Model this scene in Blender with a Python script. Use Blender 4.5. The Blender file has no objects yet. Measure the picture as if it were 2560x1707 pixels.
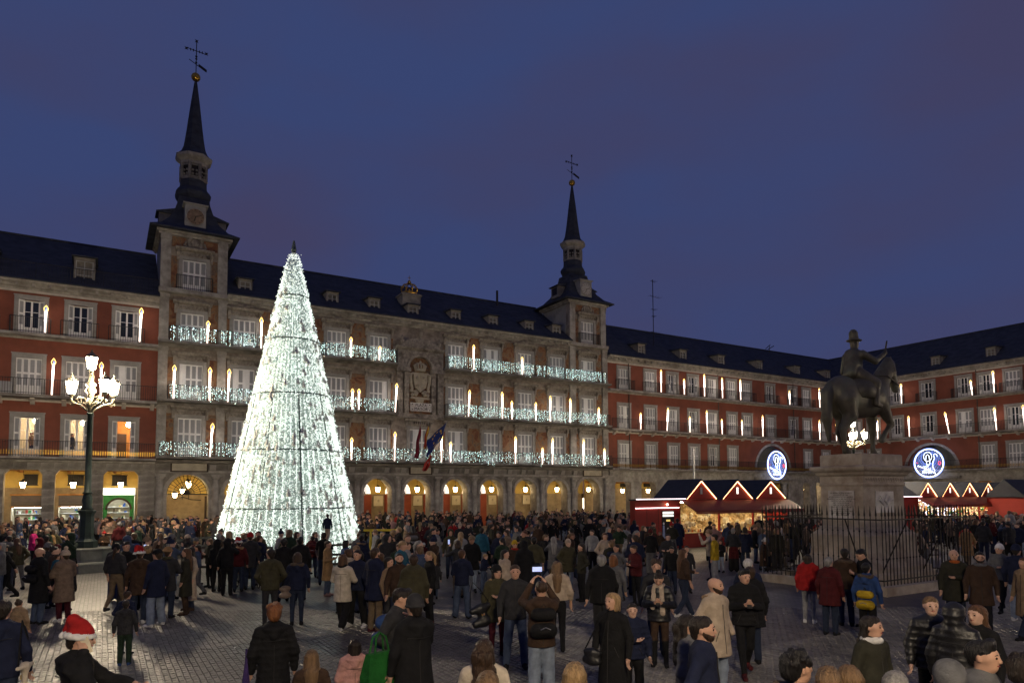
import bpy, math, random
import numpy as np
from mathutils import Matrix, Vector
rnd = random.Random(7)
rng = np.random.default_rng(5)
SC = bpy.context.scene
COL = SC.collection
R = math.radians

# ------------------------------------------------------------------ camera, sky, light, exposure
TH = 0.5375875                       # the square's long axis against the camera's right
HC = 3.0                             # eye height
cam_d = bpy.data.cameras.new('camera'); cam = bpy.data.objects.new('camera', cam_d); COL.objects.link(cam)
pt, ro = 0.0606828, -0.0048353
Rv = Vector((1, 0, 0)); Fv = Vector((0, math.cos(pt), math.sin(pt))); Uv = Vector((0, -math.sin(pt), math.cos(pt)))
R2 = math.cos(ro)*Rv + math.sin(ro)*Uv; U2 = -math.sin(ro)*Rv + math.cos(ro)*Uv
M = Matrix((R2, U2, -Fv)).transposed().to_4x4(); M.translation = (0, 0, HC)
cam.matrix_world = M
cam_d.sensor_width = 36; cam_d.sensor_fit = 'HORIZONTAL'
cam_d.lens = 1711.05/2560*36; cam_d.shift_y = 278.49/2560
cam_d.clip_start = .1; cam_d.clip_end = 2000
SC.camera = cam

def node(nt, typ, **kw):
    n = nt.nodes.new(typ)
    for k, v in kw.items():
        if k.startswith('i_'):
            n.inputs[int(k[2:])].default_value = v
        else:
            setattr(n, k, v)
    return n

W = bpy.data.worlds.new('World'); SC.world = W; W.use_nodes = True
nt = W.node_tree; nt.nodes.clear()
wo = node(nt, 'ShaderNodeOutputWorld'); bg = node(nt, 'ShaderNodeBackground'); bg.inputs[1].default_value = 0.93
tc = node(nt, 'ShaderNodeTexCoord'); mp = node(nt, 'ShaderNodeMapping'); mp.inputs['Scale'].default_value = (1.0, 1.0, 2.6)
mp.inputs['Rotation'].default_value = (0.15, -0.35, 0.5)
nz = node(nt, 'ShaderNodeTexNoise'); nz.inputs['Scale'].default_value = 2.3; nz.inputs['Detail'].default_value = 5; nz.inputs['Roughness'].default_value = .45
cr = node(nt, 'ShaderNodeValToRGB')
cr.color_ramp.elements[0].position = .36; cr.color_ramp.elements[0].color = (0.042, 0.063, 0.176, 1)
cr.color_ramp.elements[1].position = .66; cr.color_ramp.elements[1].color = (0.056, 0.055, 0.130, 1)
sx = node(nt, 'ShaderNodeSeparateXYZ')
hz = node(nt, 'ShaderNodeMapRange'); hz.inputs[1].default_value = 0.0; hz.inputs[2].default_value = 0.42; hz.inputs[3].default_value = .4; hz.inputs[4].default_value = 0.0
mxh = node(nt, 'ShaderNodeMix', data_type='RGBA'); mxh.inputs[7].default_value = (0.066, 0.056, 0.115, 1)
L = nt.links.new
L(tc.outputs['Generated'], mp.inputs[0]); L(mp.outputs[0], nz.inputs['Vector']); L(nz.outputs[0], cr.inputs[0])
L(tc.outputs['Generated'], sx.inputs[0]); L(sx.outputs[2], hz.inputs[0]); L(hz.outputs[0], mxh.inputs[0]); L(cr.outputs[0], mxh.inputs[6])
L(mxh.outputs[2], bg.inputs[0]); L(bg.outputs[0], wo.inputs[0])

sun_d = bpy.data.lights.new('sun', 'SUN'); sun_d.energy = 0.02; sun_d.angle = R(40); sun_d.color = (.75, .8, 1)
sun = bpy.data.objects.new('sun', sun_d); COL.objects.link(sun); sun.rotation_euler = (R(35), 0, R(200))

SC.view_settings.view_transform = 'Standard'
try: SC.view_settings.look = 'None'
except Exception: pass
SC.view_settings.exposure = 0.0; SC.view_settings.gamma = 1.0; SC.view_settings.use_curve_mapping = False
SC.cycles.use_denoising = True
SC.cycles.max_bounces = 5; SC.cycles.diffuse_bounces = 3; SC.cycles.glossy_bounces = 2; SC.cycles.transparent_max_bounces = 8
SC.cycles.sample_clamp_indirect = 4.0; SC.cycles.caustics_reflective = False; SC.cycles.caustics_refractive = False
SC.cycles.use_light_tree = True

# lamp strengths, all in one place
S_LAMP, S_LANT, S_CANDLE, S_TREE, S_CURTAIN, S_NEON, S_SHOP, S_LED = 720., 62., 2.2, .78, 3.8, 3.6, 5., 8.

# ------------------------------------------------------------------ helpers
CT, ST = math.cos(TH), math.sin(TH)
NBASE = Matrix.Translation((-ST*55, CT*55, 0)) @ Matrix.Rotation(TH, 4, 'Z')     # north front: x along it, y into it
EBASE = Matrix.Translation((CT*83.875, ST*83.875, 0)) @ Matrix.Rotation(TH - math.pi/2, 4, 'Z')
PBASE = Matrix.Rotation(TH, 4, 'Z')                                              # the square itself: x = t, y = n
def pl(t, n, z=0): return Vector((CT*t - ST*n, ST*t + CT*n, z))

FPX = 1711.05
def ray(x, y):                        # photograph pixel (2560 wide) to a direction from the eye
    return R2*(x - 1280) + Fv*FPX + U2*(853.5 + 278.49 - y)
def ground(x, y):
    r = ray(x, y); k = -HC/r.z; return Vector((r.x*k, r.y*k, 0))
def at_depth(x, y, d):
    r = ray(x, y); k = d/r.y; return Vector((r.x*k, d, HC + r.z*k))

_cnt = {}
def link(o):
    COL.objects.link(o); return o
def tag(o, label=None, cat=None, group=None, kind=None):
    if label: o['label'] = label
    if cat: o['category'] = cat
    if group: o['group'] = group
    if kind: o['kind'] = kind
    return o
def empty(name, mat=None, loc=None, rz=0.):
    o = bpy.data.objects.new(name, None); o.empty_display_size = .2; link(o)
    if mat is not None: o.matrix_world = mat
    else:
        o.location = loc; o.rotation_euler = (0, 0, rz)
    return o
def inst(name, mesh, parent=None, loc=(0, 0, 0), rot=(0, 0, 0), sc=(1, 1, 1), mat=None):
    o = bpy.data.objects.new(name, mesh); link(o)
    o.location = loc; o.rotation_euler = rot; o.scale = sc
    if parent: o.parent = parent
    if mat is not None:
        o.material_slots[0].link = 'OBJECT'; o.material_slots[0].material = mat
    return o
def copy_tree(o, parent=None):
    c = o.copy(); COL.objects.link(c)
    if parent: c.parent = parent
    for ch in list(o.children): copy_tree(ch, c)
    return c

class MB:
    def __init__(s): s.v = []; s.f = []; s.m = []; s.cm = 0
    def add(s, vs, fs):
        n = len(s.v); s.v.extend(vs)
        for f in fs: s.f.append(tuple(i + n for i in f)); s.m.append(s.cm)
        return s
    def box(s, x0, y0, z0, x1, y1, z1):
        if x1 < x0: x0, x1 = x1, x0
        if y1 < y0: y0, y1 = y1, y0
        if z1 < z0: z0, z1 = z1, z0
        return s.add([(x0, y0, z0), (x1, y0, z0), (x1, y1, z0), (x0, y1, z0), (x0, y0, z1), (x1, y0, z1), (x1, y1, z1), (x0, y1, z1)],
                     [(0, 3, 2, 1), (4, 5, 6, 7), (0, 1, 5, 4), (1, 2, 6, 5), (2, 3, 7, 6), (3, 0, 4, 7)])
    def cbox(s, cx, cy, cz, sx, sy, sz): return s.box(cx - sx/2, cy - sy/2, cz - sz/2, cx + sx/2, cy + sy/2, cz + sz/2)
    def prism_y(s, pts, y0, y1):      # outline in x,z, extruded along y
        n = len(pts)
        return s.add([(x, y0, z) for x, z in pts] + [(x, y1, z) for x, z in pts],
                     [tuple(range(n)), tuple(range(2*n - 1, n - 1, -1))] + [(i, i + n, (i + 1) % n + n, (i + 1) % n) for i in range(n)])
    def prism_x(s, pts, x0, x1):      # outline in y,z, extruded along x
        n = len(pts)
        return s.add([(x0, y, z) for y, z in pts] + [(x1, y, z) for y, z in pts],
                     [tuple(range(n - 1, -1, -1)), tuple(range(n, 2*n))] + [(i, (i + 1) % n, (i + 1) % n + n, i + n) for i in range(n)])
    def prism_z(s, pts, z0, z1):
        n = len(pts)
        return s.add([(x, y, z0) for x, y in pts] + [(x, y, z1) for x, y in pts],
                     [tuple(range(n - 1, -1, -1)), tuple(range(n, 2*n))] + [(i, (i + 1) % n, (i + 1) % n + n, i + n) for i in range(n)])
    def lathe(s, prof, n=16, c=(0, 0, 0), caps=True, a0=0., sq=(1, 1)):
        vs = []; fs = []
        for r, z in prof:
            for i in range(n):
                a = a0 + 2*math.pi*i/n; vs.append((c[0] + r*math.cos(a)*sq[0], c[1] + r*math.sin(a)*sq[1], c[2] + z))
        for k in range(len(prof) - 1):
            for i in range(n):
                j = (i + 1) % n; fs.append((k*n + i, k*n + j, (k + 1)*n + j, (k + 1)*n + i))
        if caps:
            fs.append(tuple(range(n - 1, -1, -1))); fs.append(tuple((len(prof) - 1)*n + i for i in range(n)))
        return s.add(vs, fs)
    def tube(s, pts, r, n=6, closed=False):
        P = [Vector(p) for p in pts]; m = len(P); rs = r if isinstance(r, (list, tuple)) else [r]*m
        vs = []; fs = []; up = None
        for i, p in enumerate(P):
            if closed: d = P[(i + 1) % m] - P[i - 1]
            else: d = P[min(i + 1, m - 1)] - P[max(i - 1, 0)]
            if d.length < 1e-9: d = Vector((0, 0, 1))
            d.normalize()
            if up is None:
                up = Vector((0, 0, 1)) if abs(d.z) < .9 else Vector((1, 0, 0))
            u = d.cross(up)
            if u.length < 1e-6: u = d.cross(Vector((0, 1, 0)))
            u.normalize(); w = u.cross(d); up = w
            for k in range(n):
                a = 2*math.pi*k/n; q = p + (u*math.cos(a) + w*math.sin(a))*rs[i]; vs.append(tuple(q))
        for i in range(m if closed else m - 1):
            for k in range(n):
                a, b = i*n + k, i*n + (k + 1) % n; c2, d2 = ((i + 1) % m)*n + (k + 1) % n, ((i + 1) % m)*n + k
                fs.append((a, d2, c2, b))
        if not closed:
            fs.append(tuple(range(n))); fs.append(tuple((m - 1)*n + k for k in range(n - 1, -1, -1)))
        return s.add(vs, fs)
    def sphere(s, c, r, n=10, m=6, sc=(1, 1, 1)):
        vs = [(c[0], c[1], c[2] - r*sc[2])]; fs = []
        for i in range(1, m):
            ph = -math.pi/2 + math.pi*i/m
            for k in range(n):
                a = 2*math.pi*k/n
                vs.append((c[0] + r*sc[0]*math.cos(ph)*math.cos(a), c[1] + r*sc[1]*math.cos(ph)*math.sin(a), c[2] + r*sc[2]*math.sin(ph)))
        vs.append((c[0], c[1], c[2] + r*sc[2]))
        for k in range(n): fs.append((0, 1 + (k + 1) % n, 1 + k))
        for i in range(m - 2):
            for k in range(n):
                a, b = 1 + i*n + k, 1 + i*n + (k + 1) % n; fs.append((a, b, b + n, a + n))
        t = len(vs) - 1; o = 1 + (m - 2)*n
        for k in range(n): fs.append((o + k, o + (k + 1) % n, t))
        return s.add(vs, fs)
    def mesh(s, name, mats, smooth=False):
        me = bpy.data.meshes.new(name); me.from_pydata(s.v, [], s.f)
        for m in (mats if isinstance(mats, (list, tuple)) else [mats]): me.materials.append(m)
        if any(s.m): me.polygons.foreach_set('material_index', s.m)
        if smooth:
            me.polygons.foreach_set('use_smooth', [True]*len(s.f))
        me.update(); return me
    def build(s, name, mats, parent=None, loc=(0, 0, 0), smooth=False, kind=None, rot=(0, 0, 0)):
        o = inst(name, s.mesh(name, mats, smooth), parent, loc, rot)
        if kind: o['kind'] = kind
        return o

def text_mesh(name, body, size, mtl, extrude=.003, align='CENTER', spacing=1.):
    cu = bpy.data.curves.new(name, 'FONT'); cu.body = body; cu.size = size; cu.extrude = extrude; cu.align_x = align; cu.space_line = spacing
    o = bpy.data.objects.new('t', cu); COL.objects.link(o); dg = bpy.context.evaluated_depsgraph_get()
    me = bpy.data.meshes.new_from_object(o.evaluated_get(dg)); bpy.data.objects.remove(o); me.name = name; me.materials.clear(); me.materials.append(mtl); return me

def holed_wall(mb, x0, x1, z0, z1, holes, y0, y1):
    """wall from x0 to x1 with rectangular holes (a, b, za, zb), none overlapping in x"""
    x = x0
    for a, b, za, zb in sorted(holes):
        if a > x: mb.box(x, y0, z0, a, y1, z1)
        if za > z0: mb.box(a, y0, z0, b, y1, za)
        if zb < z1: mb.box(a, y0, zb, b, y1, z1)
        x = b
    if x < x1: mb.box(x, y0, z0, x1, y1, z1)
def arch_wall(mb, x0, x1, z0, z1, cx, r, zs, y0, y1, n=14, zb=None):
    """a bay x0..x1 with one round-headed opening centred on cx"""
    mb.box(x0, y0, z0, cx - r, y1, z1); mb.box(cx + r, y0, z0, x1, y1, z1)
    if zb is not None and zb > z0: mb.box(cx - r, y0, z0, cx + r, y1, zb)
    for i in range(n):
        a, b = math.pi*(1 - i/n), math.pi*(1 - (i + 1)/n)
        xa, za, xb, zb2 = cx + r*math.cos(a), zs + r*math.sin(a), cx + r*math.cos(b), zs + r*math.sin(b)
        mb.prism_y([(xa, za), (xb, zb2), (xb, z1), (xa, z1)], y0, y1)
def arch_ring(mb, cx, zs, r0, r1, y0, y1, n=18, a0=0., a1=math.pi):
    for i in range(n):
        a, b = a0 + (a1 - a0)*i/n, a0 + (a1 - a0)*(i + 1)/n
        p = [(cx + q*math.cos(t), zs + q*math.sin(t)) for q, t in ((r0, a), (r1, a), (r1, b), (r0, b))]
        mb.prism_y(p, y0, y1)

# ------------------------------------------------------------------ materials
MT = {}
def mat_base(name, col, rough=.8, metal=0., spec=.3):
    m = bpy.data.materials.new(name); m.use_nodes = True; b = m.node_tree.nodes['Principled BSDF']
    b.inputs['Base Color'].default_value = (*col, 1); b.inputs['Roughness'].default_value = rough; b.inputs['Metallic'].default_value = metal
    b.inputs['Specular IOR Level'].default_value = spec
    MT[name] = m; return m, m.node_tree, b
def mat(name, col, rough=.8, metal=0., var=.25, scale=3., bump=.0, bscale=30., spec=.3, stain=None, stretch=(1, 1, 1), stain_scale=.6):
    m, nt, b = mat_base(name, col, rough, metal, spec)
    L = nt.links.new
    tc = node(nt, 'ShaderNodeTexCoord'); mp = node(nt, 'ShaderNodeMapping'); mp.inputs['Scale'].default_value = stretch
    L(tc.outputs['Object'], mp.inputs[0])
    if var:
        n1 = node(nt, 'ShaderNodeTexNoise'); n1.inputs['Scale'].default_value = scale; n1.inputs['Detail'].default_value = 5; n1.inputs['Roughness'].default_value = .6
        L(mp.outputs[0], n1.inputs['Vector'])
        r = node(nt, 'ShaderNodeMapRange'); r.inputs[1].default_value = .3; r.inputs[2].default_value = .7; r.inputs[3].default_value = 1 - var; r.inputs[4].default_value = 1 + var
        L(n1.outputs[0], r.inputs[0])
        mx = node(nt, 'ShaderNodeMix', data_type='RGBA', blend_type='MULTIPLY'); mx.inputs[0].default_value = 1; mx.inputs[6].default_value = (*col, 1)
        L(r.outputs[0], mx.inputs[7]); out = mx.outputs[2]
        if stain:
            n2 = node(nt, 'ShaderNodeTexNoise'); n2.inputs['Scale'].default_value = stain_scale; n2.inputs['Detail'].default_value = 6; n2.inputs['Roughness'].default_value = .65
            L(mp.outputs[0], n2.inputs['Vector'])
            r2 = node(nt, 'ShaderNodeMapRange'); r2.inputs[1].default_value = .48; r2.inputs[2].default_value = .68
            L(n2.outputs[0], r2.inputs[0])
            m2 = node(nt, 'ShaderNodeMix', data_type='RGBA'); m2.inputs[7].default_value = (*stain, 1)
            L(r2.outputs[0], m2.inputs[0]); L(out, m2.inputs[6]); out = m2.outputs[2]
        L(out, b.inputs['Base Color'])
    if bump:
        n3 = node(nt, 'ShaderNodeTexNoise'); n3.inputs['Scale'].default_value = bscale; n3.inputs['Detail'].default_value = 4
        L(mp.outputs[0], n3.inputs['Vector'])
        bp = node(nt, 'ShaderNodeBump'); bp.inputs['Strength'].default_value = bump; bp.inputs['Distance'].default_value = .03
        L(n3.outputs[0], bp.inputs['Height']); L(bp.outputs[0], b.inputs['Normal'])
    return m
def emit(name, col, strength, sampling='AUTO', base=None):
    m, nt, b = mat_base(name, base or col, .5)
    b.inputs['Emission Color'].default_value = (*col, 1); b.inputs['Emission Strength'].default_value = strength
    try: m.cycles.emission_sampling = sampling
    except Exception: pass
    return m

mat('red_render', (.245, .08, .05), .9, var=.16, scale=.9, bump=.15, bscale=18, stain=(.18, .062, .042), stain_scale=.35)
mat('granite', (.35, .325, .285), .85, var=.3, scale=2.2, bump=.3, bscale=14, stain=(.17, .15, .13))
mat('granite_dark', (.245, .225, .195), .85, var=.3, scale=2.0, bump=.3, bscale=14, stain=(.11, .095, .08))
mat('casa_wall', (.30, .255, .21), .9, var=.35, scale=1.6, bump=.25, bscale=10, stain=(.13, .105, .085), stain_scale=.9)
mat('carved_stone', (.30, .265, .22), .85, var=.4, scale=3.5, bump=.6, bscale=9, stain=(.11, .09, .075), stain_scale=1.6)
mat('pale_plaster', (.33, .32, .29), .9, var=.25, scale=1.2, bump=.15, stain=(.16, .15, .14))
mat('slate', (.048, .053, .068), .8, var=.3, spec=.12, scale=1.4, bump=.35, bscale=22, stretch=(1, 1, 1.8))
mat('white_paint', (.82, .81, .79), .6, var=.08, scale=3.)
mat('louver', (.38, .385, .39), .7, var=.1)
mat('string_paint', (.52, .47, .41), .7, var=.15)
mat('window_stone', (.32, .305, .28), .85, var=.2, scale=2.5, bump=.2)
mat('iron', (.018, .017, .016), .55, var=.2, spec=.4)
mat('gilt', (.55, .32, .06), .38, .9, var=.2)
mat('bronze', (.10, .088, .065), .5, .25, var=.5, scale=1.3, bump=.3, bscale=7, stain=(.12, .13, .10), stain_scale=1.1)
mat('lamp_iron', (.035, .05, .043), .45, .3, var=.35, scale=3)
mat('lamp_cream', (.13, .115, .08), .5, .2, var=.3, scale=5)
mat('dark_glass', (.02, .025, .035), .12, var=0, spec=.6)
mat('dark_wood', (.045, .028, .018), .6, var=.3)
mat('yellow_plaster', (.55, .40, .12), .9, var=.12, scale=1.5)
mat('orange_ceiling', (.40, .19, .055), .9, var=.15)
mat('red_panel', (.25, .055, .025), .7, var=.15)
mat('stone_light', (.42, .37, .28), .85, var=.2, scale=2, bump=.2)
mat('shutter_metal', (.10, .085, .07), .5, .5, var=.2, stretch=(1, 1, 6))
mat('stall_red', (.30, .028, .018), .55, var=.1, scale=2)
mat('hatch_shaded_red', (.15, .012, .010), .55, var=.1)  # stall red darkened for the hatch, its shade put into the colour
mat('stone_mid', (.27, .21, .13), .85, var=.25, scale=2, bump=.2)
mat('stall_roof', (.032, .035, .047), .7, var=.2, bump=.2)
mat('statue_stone', (.40, .34, .27), .8, var=.25, scale=2.5, bump=.25, bscale=16, stain=(.25, .19, .14), stain_scale=1.1)
mat('marble', (.60, .57, .53), .6, var=.2, scale=3, stain=(.28, .22, .19))
mat('ink', (.03, .028, .026), .8, var=0)
mat('fence_iron', (.028, .024, .021), .5, .4, var=.3)
mat('cream_board', (.62, .55, .40), .7, var=.1)
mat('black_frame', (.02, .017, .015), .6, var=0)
mat('rail_wood', (.05, .045, .04), .7, var=.3)
mat('yellow_paint', (.55, .42, .03), .6, var=.1)
mat('pale_metal', (.30, .30, .31), .4, .6, var=.1)

# frescoes: mottled ochre, rust and cream
m, nt, b = mat_base('fresco', (.3, .15, .08), .9)
tc = node(nt, 'ShaderNodeTexCoord'); n1 = node(nt, 'ShaderNodeTexNoise'); n1.inputs['Scale'].default_value = 1.35; n1.inputs['Detail'].default_value = 6; n1.inputs['Distortion'].default_value = 1.6
cr = node(nt, 'ShaderNodeValToRGB'); e = cr.color_ramp.elements
e[0].position = .3; e[0].color = (.115, .052, .034, 1); e[1].position = .75; e[1].color = (.26, .21, .15, 1)
for p, c in ((.42, (.21, .095, .05, 1)), (.52, (.27, .16, .085, 1)), (.6, (.16, .11, .08, 1))):
    q = e.new(p); q.color = c
nt.links.new(tc.outputs['Object'], n1.inputs['Vector']); nt.links.new(n1.outputs[0], cr.inputs[0]); nt.links.new(cr.outputs[0], b.inputs['Base Color'])

WARM = (1.0, .70, .36); COOL = (.80, .96, 1.0)
emit('lamp_glow', (1, .81, .56), S_LAMP); emit('lantern_glow', (1, .70, .34), S_LANT)
emit('candle_glow', (1, .80, .68), S_CANDLE); emit('flame_outline', (1, .66, .18), 3.2); emit('flame_core', (.25, .35, 1), 2.0)
emit('tree_bulb', (.92, 1.0, .93), S_TREE, 'NONE'); emit('curtain_bulb', (.72, 1., .93), S_CURTAIN, 'NONE'); emit('curtain_bulb_warm', (1, .86, .62), S_CURTAIN, 'NONE')
emit('tree_string', (.88, 1.0, .93), S_TREE*1.5, 'AUTO')
emit('curtain_string', (.72, .92, 1.0), S_CURTAIN*2.2, 'AUTO')
emit('neon_white', (.72, .80, 1.0), S_NEON); emit('neon_blue', (.22, .35, 1.0), S_NEON*.6); emit('neon_red', (1, .06, .08), S_NEON*.6)
emit('shop_glow', (1, .93, .80), S_SHOP); emit('shop_white', (.92, 1, .96), S_SHOP*4.5); emit('sign_glow', (.9, 1, .93), 1.6); emit('led_strip', (1, .80, .84), S_LED*.6); emit('led_orange', (1, .50, .22), S_LED)
emit('room_glow', (1, .80, .58), 150.); emit('window_gleam', (1, .9, .8), 1.6); emit('screen_glow', (.5, .6, 1), .7)
# ------------------------------------------------------------------ shared pieces of the fronts
def leaf_mesh(w, h, panels=2, slat_mat='louver'):
    mb = MB(); st = .055
    mb.box(0, 0, 0, st, .05, h); mb.box(w - st, 0, 0, w, .05, h)
    if panels == 2: zs = [(0, .27*h), (.57*h, .62*h), (h - .09, h)]; gaps = [(.27*h, .57*h), (.62*h, h - .09)]
    elif panels == 3: zs = [(0, .1), (.33*h, .37*h), (.64*h, .68*h), (h - .09, h)]; gaps = [(.1, .33*h), (.37*h, .64*h), (.68*h, h - .09)]
    else: zs = [(0, h)]; gaps = []
    for a, b in zs: mb.box(st, .006, a, w - st, .044, b)
    if panels == 1:
        for a, b in ((.08, .3*h), (.36*h, .64*h), (.7*h, h - .08)): mb.box(st + .03, -.012, a, w - st - .03, .004, b)
    mb.cm = 1
    for a, b in gaps:
        n = max(3, int((b - a)/.085))
        for i in range(n):
            z = a + (b - a)*(i + .5)/n
            mb.add([(st, .002, z - .03), (w - st, .002, z - .03), (w - st, .045, z + .035), (st, .045, z + .035)], [(0, 1, 2, 3)])
        mb.box(st, .046, a, w - st, .052, b)
    return mb.mesh('shutter', [MT['white_paint'], MT[slat_mat]])
def surround_mesh(w, h, side=.24, top=.3, sill=True):
    mb = MB()
    mb.box(-w/2 - side, -.07, 0, -w/2, .3, h); mb.box(w/2, -.07, 0, w/2 + side, .3, h)
    mb.box(-w/2 - side, -.075, h, w/2 + side, .3, h + top)
    mb.box(-w/2 - side - .04, -.11, h + top - .06, w/2 + side + .04, -.076, h + top + .02)
    return mb.mesh('window', MT['window_stone'])
def casement_mesh(w, h, n=2, glass='dark_glass'):
    mb = MB(); f = .07
    mb.box(-w/2, 0, 0, -w/2 + f, .06, h); mb.box(w/2 - f, 0, 0, w/2, .06, h); mb.box(-w/2 + f, .002, h - f, w/2 - f, .058, h); mb.box(-w/2 + f, .002, 0, w/2 - f, .058, .42*h*.5)
    for i in range(1, n):
        x = -w/2 + w*i/n; mb.box(x - .055, -.004, .21*h, x + .055, .064, h - f)
    mb.box(-w/2 + f, .01, .66*h, w/2 - f, .05, .66*h + .03)
    return mb.mesh('glazed_door', MT['white_paint'])
def pane_mesh(w, h, m): return MB().box(-w/2 + .05, .026, .2*h, w/2 - .05, .034, h - .05).mesh('pane', MT[m])
# clear window glass
m = bpy.data.materials.new('clear_glass'); m.use_nodes = True; nt = m.node_tree; nt.nodes.clear(); MT['clear_glass'] = m
o1 = node(nt, 'ShaderNodeOutputMaterial'); mx = node(nt, 'ShaderNodeMixShader'); tr = node(nt, 'ShaderNodeBsdfTransparent'); gl = node(nt, 'ShaderNodeBsdfGlossy'); gl.inputs['Roughness'].default_value = .05
mx.inputs[0].default_value = .07; nt.links.new(tr.outputs[0], mx.inputs[1]); nt.links.new(gl.outputs[0], mx.inputs[2]); nt.links.new(mx.outputs[0], o1.inputs[0])

def rail_mesh(x0, x1, h=1.05, sp=.13, gilt=False, returns=.6, y=0.):
    mb = MB(); b = .011
    mb.box(x0, y - .022, h - .035, x1, y + .022, h); mb.box(x0, y - .015, .08, x1, y + .015, .11)
    n = max(2, int((x1 - x0)/sp))
    for i in range(n + 1):
        x = x0 + (x1 - x0)*i/n
        bb = b*1.8 if i % 12 == 0 else b
        mb.box(x - bb, y - bb, 0, x + bb, y + bb, h - .036)
    if returns:
        for x in (x0, x1):
            mb.box(x - .015, y + .023, h - .035, x + .015, y + returns, h)
            for k in range(4): mb.cbox(x, y + returns*(k + 1)/4.5, h/2 - .02, .02, .02, h - .04)
    if gilt:
        mb.cm = 1
        for i in range(n):
            x = x0 + (x1 - x0)*(i + .5)/n
            mb.box(x - .018, y - .018, .12, x + .018, y + .018, .42)
    return mb.mesh('balcony_railing', [MT['iron'], MT['gilt']])

def bracket_mesh():
    return MB().prism_x([(0, 0), (0, .42), (-.62, .42), (-.62, .3), (-.4, .24), (-.2, .05)], -.13, .13).mesh('bracket', MT['string_paint'])
BRACKET = bracket_mesh()
def dormer_meshes(w=1.0, h=1.25, open_h=.95):
    b = MB(); b.box(-w/2, 0, 0, -w/2 + .1, 2.0, h); b.box(w/2 - .1, 0, 0, w/2, 2.0, h); b.box(-w/2 + .1, .004, open_h + .12, w/2 - .1, 2.0, h - .004)
    b.box(-w/2 + .1, .3, 0, w/2 - .1, .35, open_h + .12)
    c = MB(); c.prism_x([(-.22, h + .002), (-.22, h + .07), (2.4, h + .3), (2.4, h + .002)], -w/2 - .15, w/2 + .15)
    d = MB(); f = .05
    d.box(-w/2 + .1, .05, 0, -w/2 + .16, .1, open_h + .12); d.box(w/2 - .16, .05, 0, w/2 - .1, .1, open_h + .12); d.box(-.03, .055, 0, .03, .095, open_h + .1)
    for k in range(4): d.box(-w/2 + .16, .06, .02 + k*(open_h + .04)/3, w/2 - .16, .09, .06 + k*(open_h + .04)/3)
    return b.mesh('dormer', MT['granite_dark']), c.mesh('dormer_roof', MT['slate']), d.mesh('dormer_window', MT['louver'])
DORM = dormer_meshes()
DORM_L = dormer_meshes(1.25, 1.75, 1.4)
def dormer(root, x, y, z, off, big=False):
    b, c, d = DORM_L if big else DORM
    o = inst('dormer', b, root, (x + off, y, z)); inst('dormer_roof', c, o); inst('dormer_window', d, o)
    g = MB().box(-.4, .12, .03, .4, .13, .9 if not big else 1.4)
    return o

LEAVES = {}
def leaf(w, h, p=2):
    k = (round(w, 3), round(h, 3), p)
    if k not in LEAVES: LEAVES[k] = leaf_mesh(w, h, p)
    return LEAVES[k]
SUR = {}; CAS = {}; PAN = {}
def window(root, x, z, w, h, kind, off, side=.24, top=.3, panels=2):
    k = (w, h, side, top)
    if k not in SUR: SUR[k] = surround_mesh(w, h, side, top)
    o = inst('window', SUR[k], root, (x + off, 0, z))
    if kind == 'closed':
        lw = w/4
        for i in range(4):
            p = panels if rnd.random() < .9 else 1
            inst('shutter', leaf(lw - .008, h - .02, p), o, (-w/2 + lw*i + .004, .05 + rnd.uniform(-.008, .008), .01))
    elif kind == 'half':
        lw = w/4
        for i, a in ((0, 0), (3, 0)): inst('shutter', leaf(lw - .008, h - .02, panels), o, (-w/2 + lw*i + .004, .1, .01))
        kk = (round(w/2, 3), h)
        if kk not in CAS: CAS[kk] = casement_mesh(w/2, h - .02); PAN[kk] = pane_mesh(w/2, h - .02, 'dark_glass')
        inst('glazed_door', CAS[kk], o, (0, .2, .01)); inst('pane', PAN[kk], o, (0, .2, .01))
    else:                              # open shutters, glazed door behind
        lw = w*.24
        l = leaf(lw, h - .02, panels)
        inst('shutter', l, o, (-w/2 + .01, -.04, .01), (0, 0, R(28))); inst('shutter', l, o, (w/2 - .01 - lw*math.cos(R(28)), -.04 + lw*math.sin(R(28)), .01), (0, 0, R(-28)))
        gm = 'clear_glass' if kind == 'lit' else 'dark_glass'
        kk = (w*.62, h, gm)
        if kk not in CAS: CAS[kk] = casement_mesh(w*.62, h - .02); PAN[kk] = pane_mesh(w*.62, h - .02, gm)
        if kind != 'open_room':
            inst('glazed_door', CAS[kk], o, (0, .22, .01)); inst('pane', PAN[kk], o, (0, .22, .01))
    return o

def room(root, x, z, w, h, off, wall='cream_board', glow=True):
    """a small lit room behind an open window: walls, floor and a ceiling lamp that shines"""
    a, b, d = x - 1.1 + off, x + 1.1 + off, 3.2
    mb = MB(); mb.box(a - .1, .56, z - .1, a, d, z + 3.1); mb.box(b, .56, z - .1, b + .1, d, z + 3.1); mb.box(a, d, z - .1, b, d + .1, z + 3.1)
    mb.box(a, .56, z + 3.0, b, d, z + 3.1); mb.box(a, .56, z - .1, b, d, z)
    r = mb.build('room', MT[wall], root)
    if glow:
        MB().sphere((x + off + .35, 1.8, z + 2.55), .18).build('ceiling_lamp', MT['room_glow'], r, smooth=True)
    return r

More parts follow.
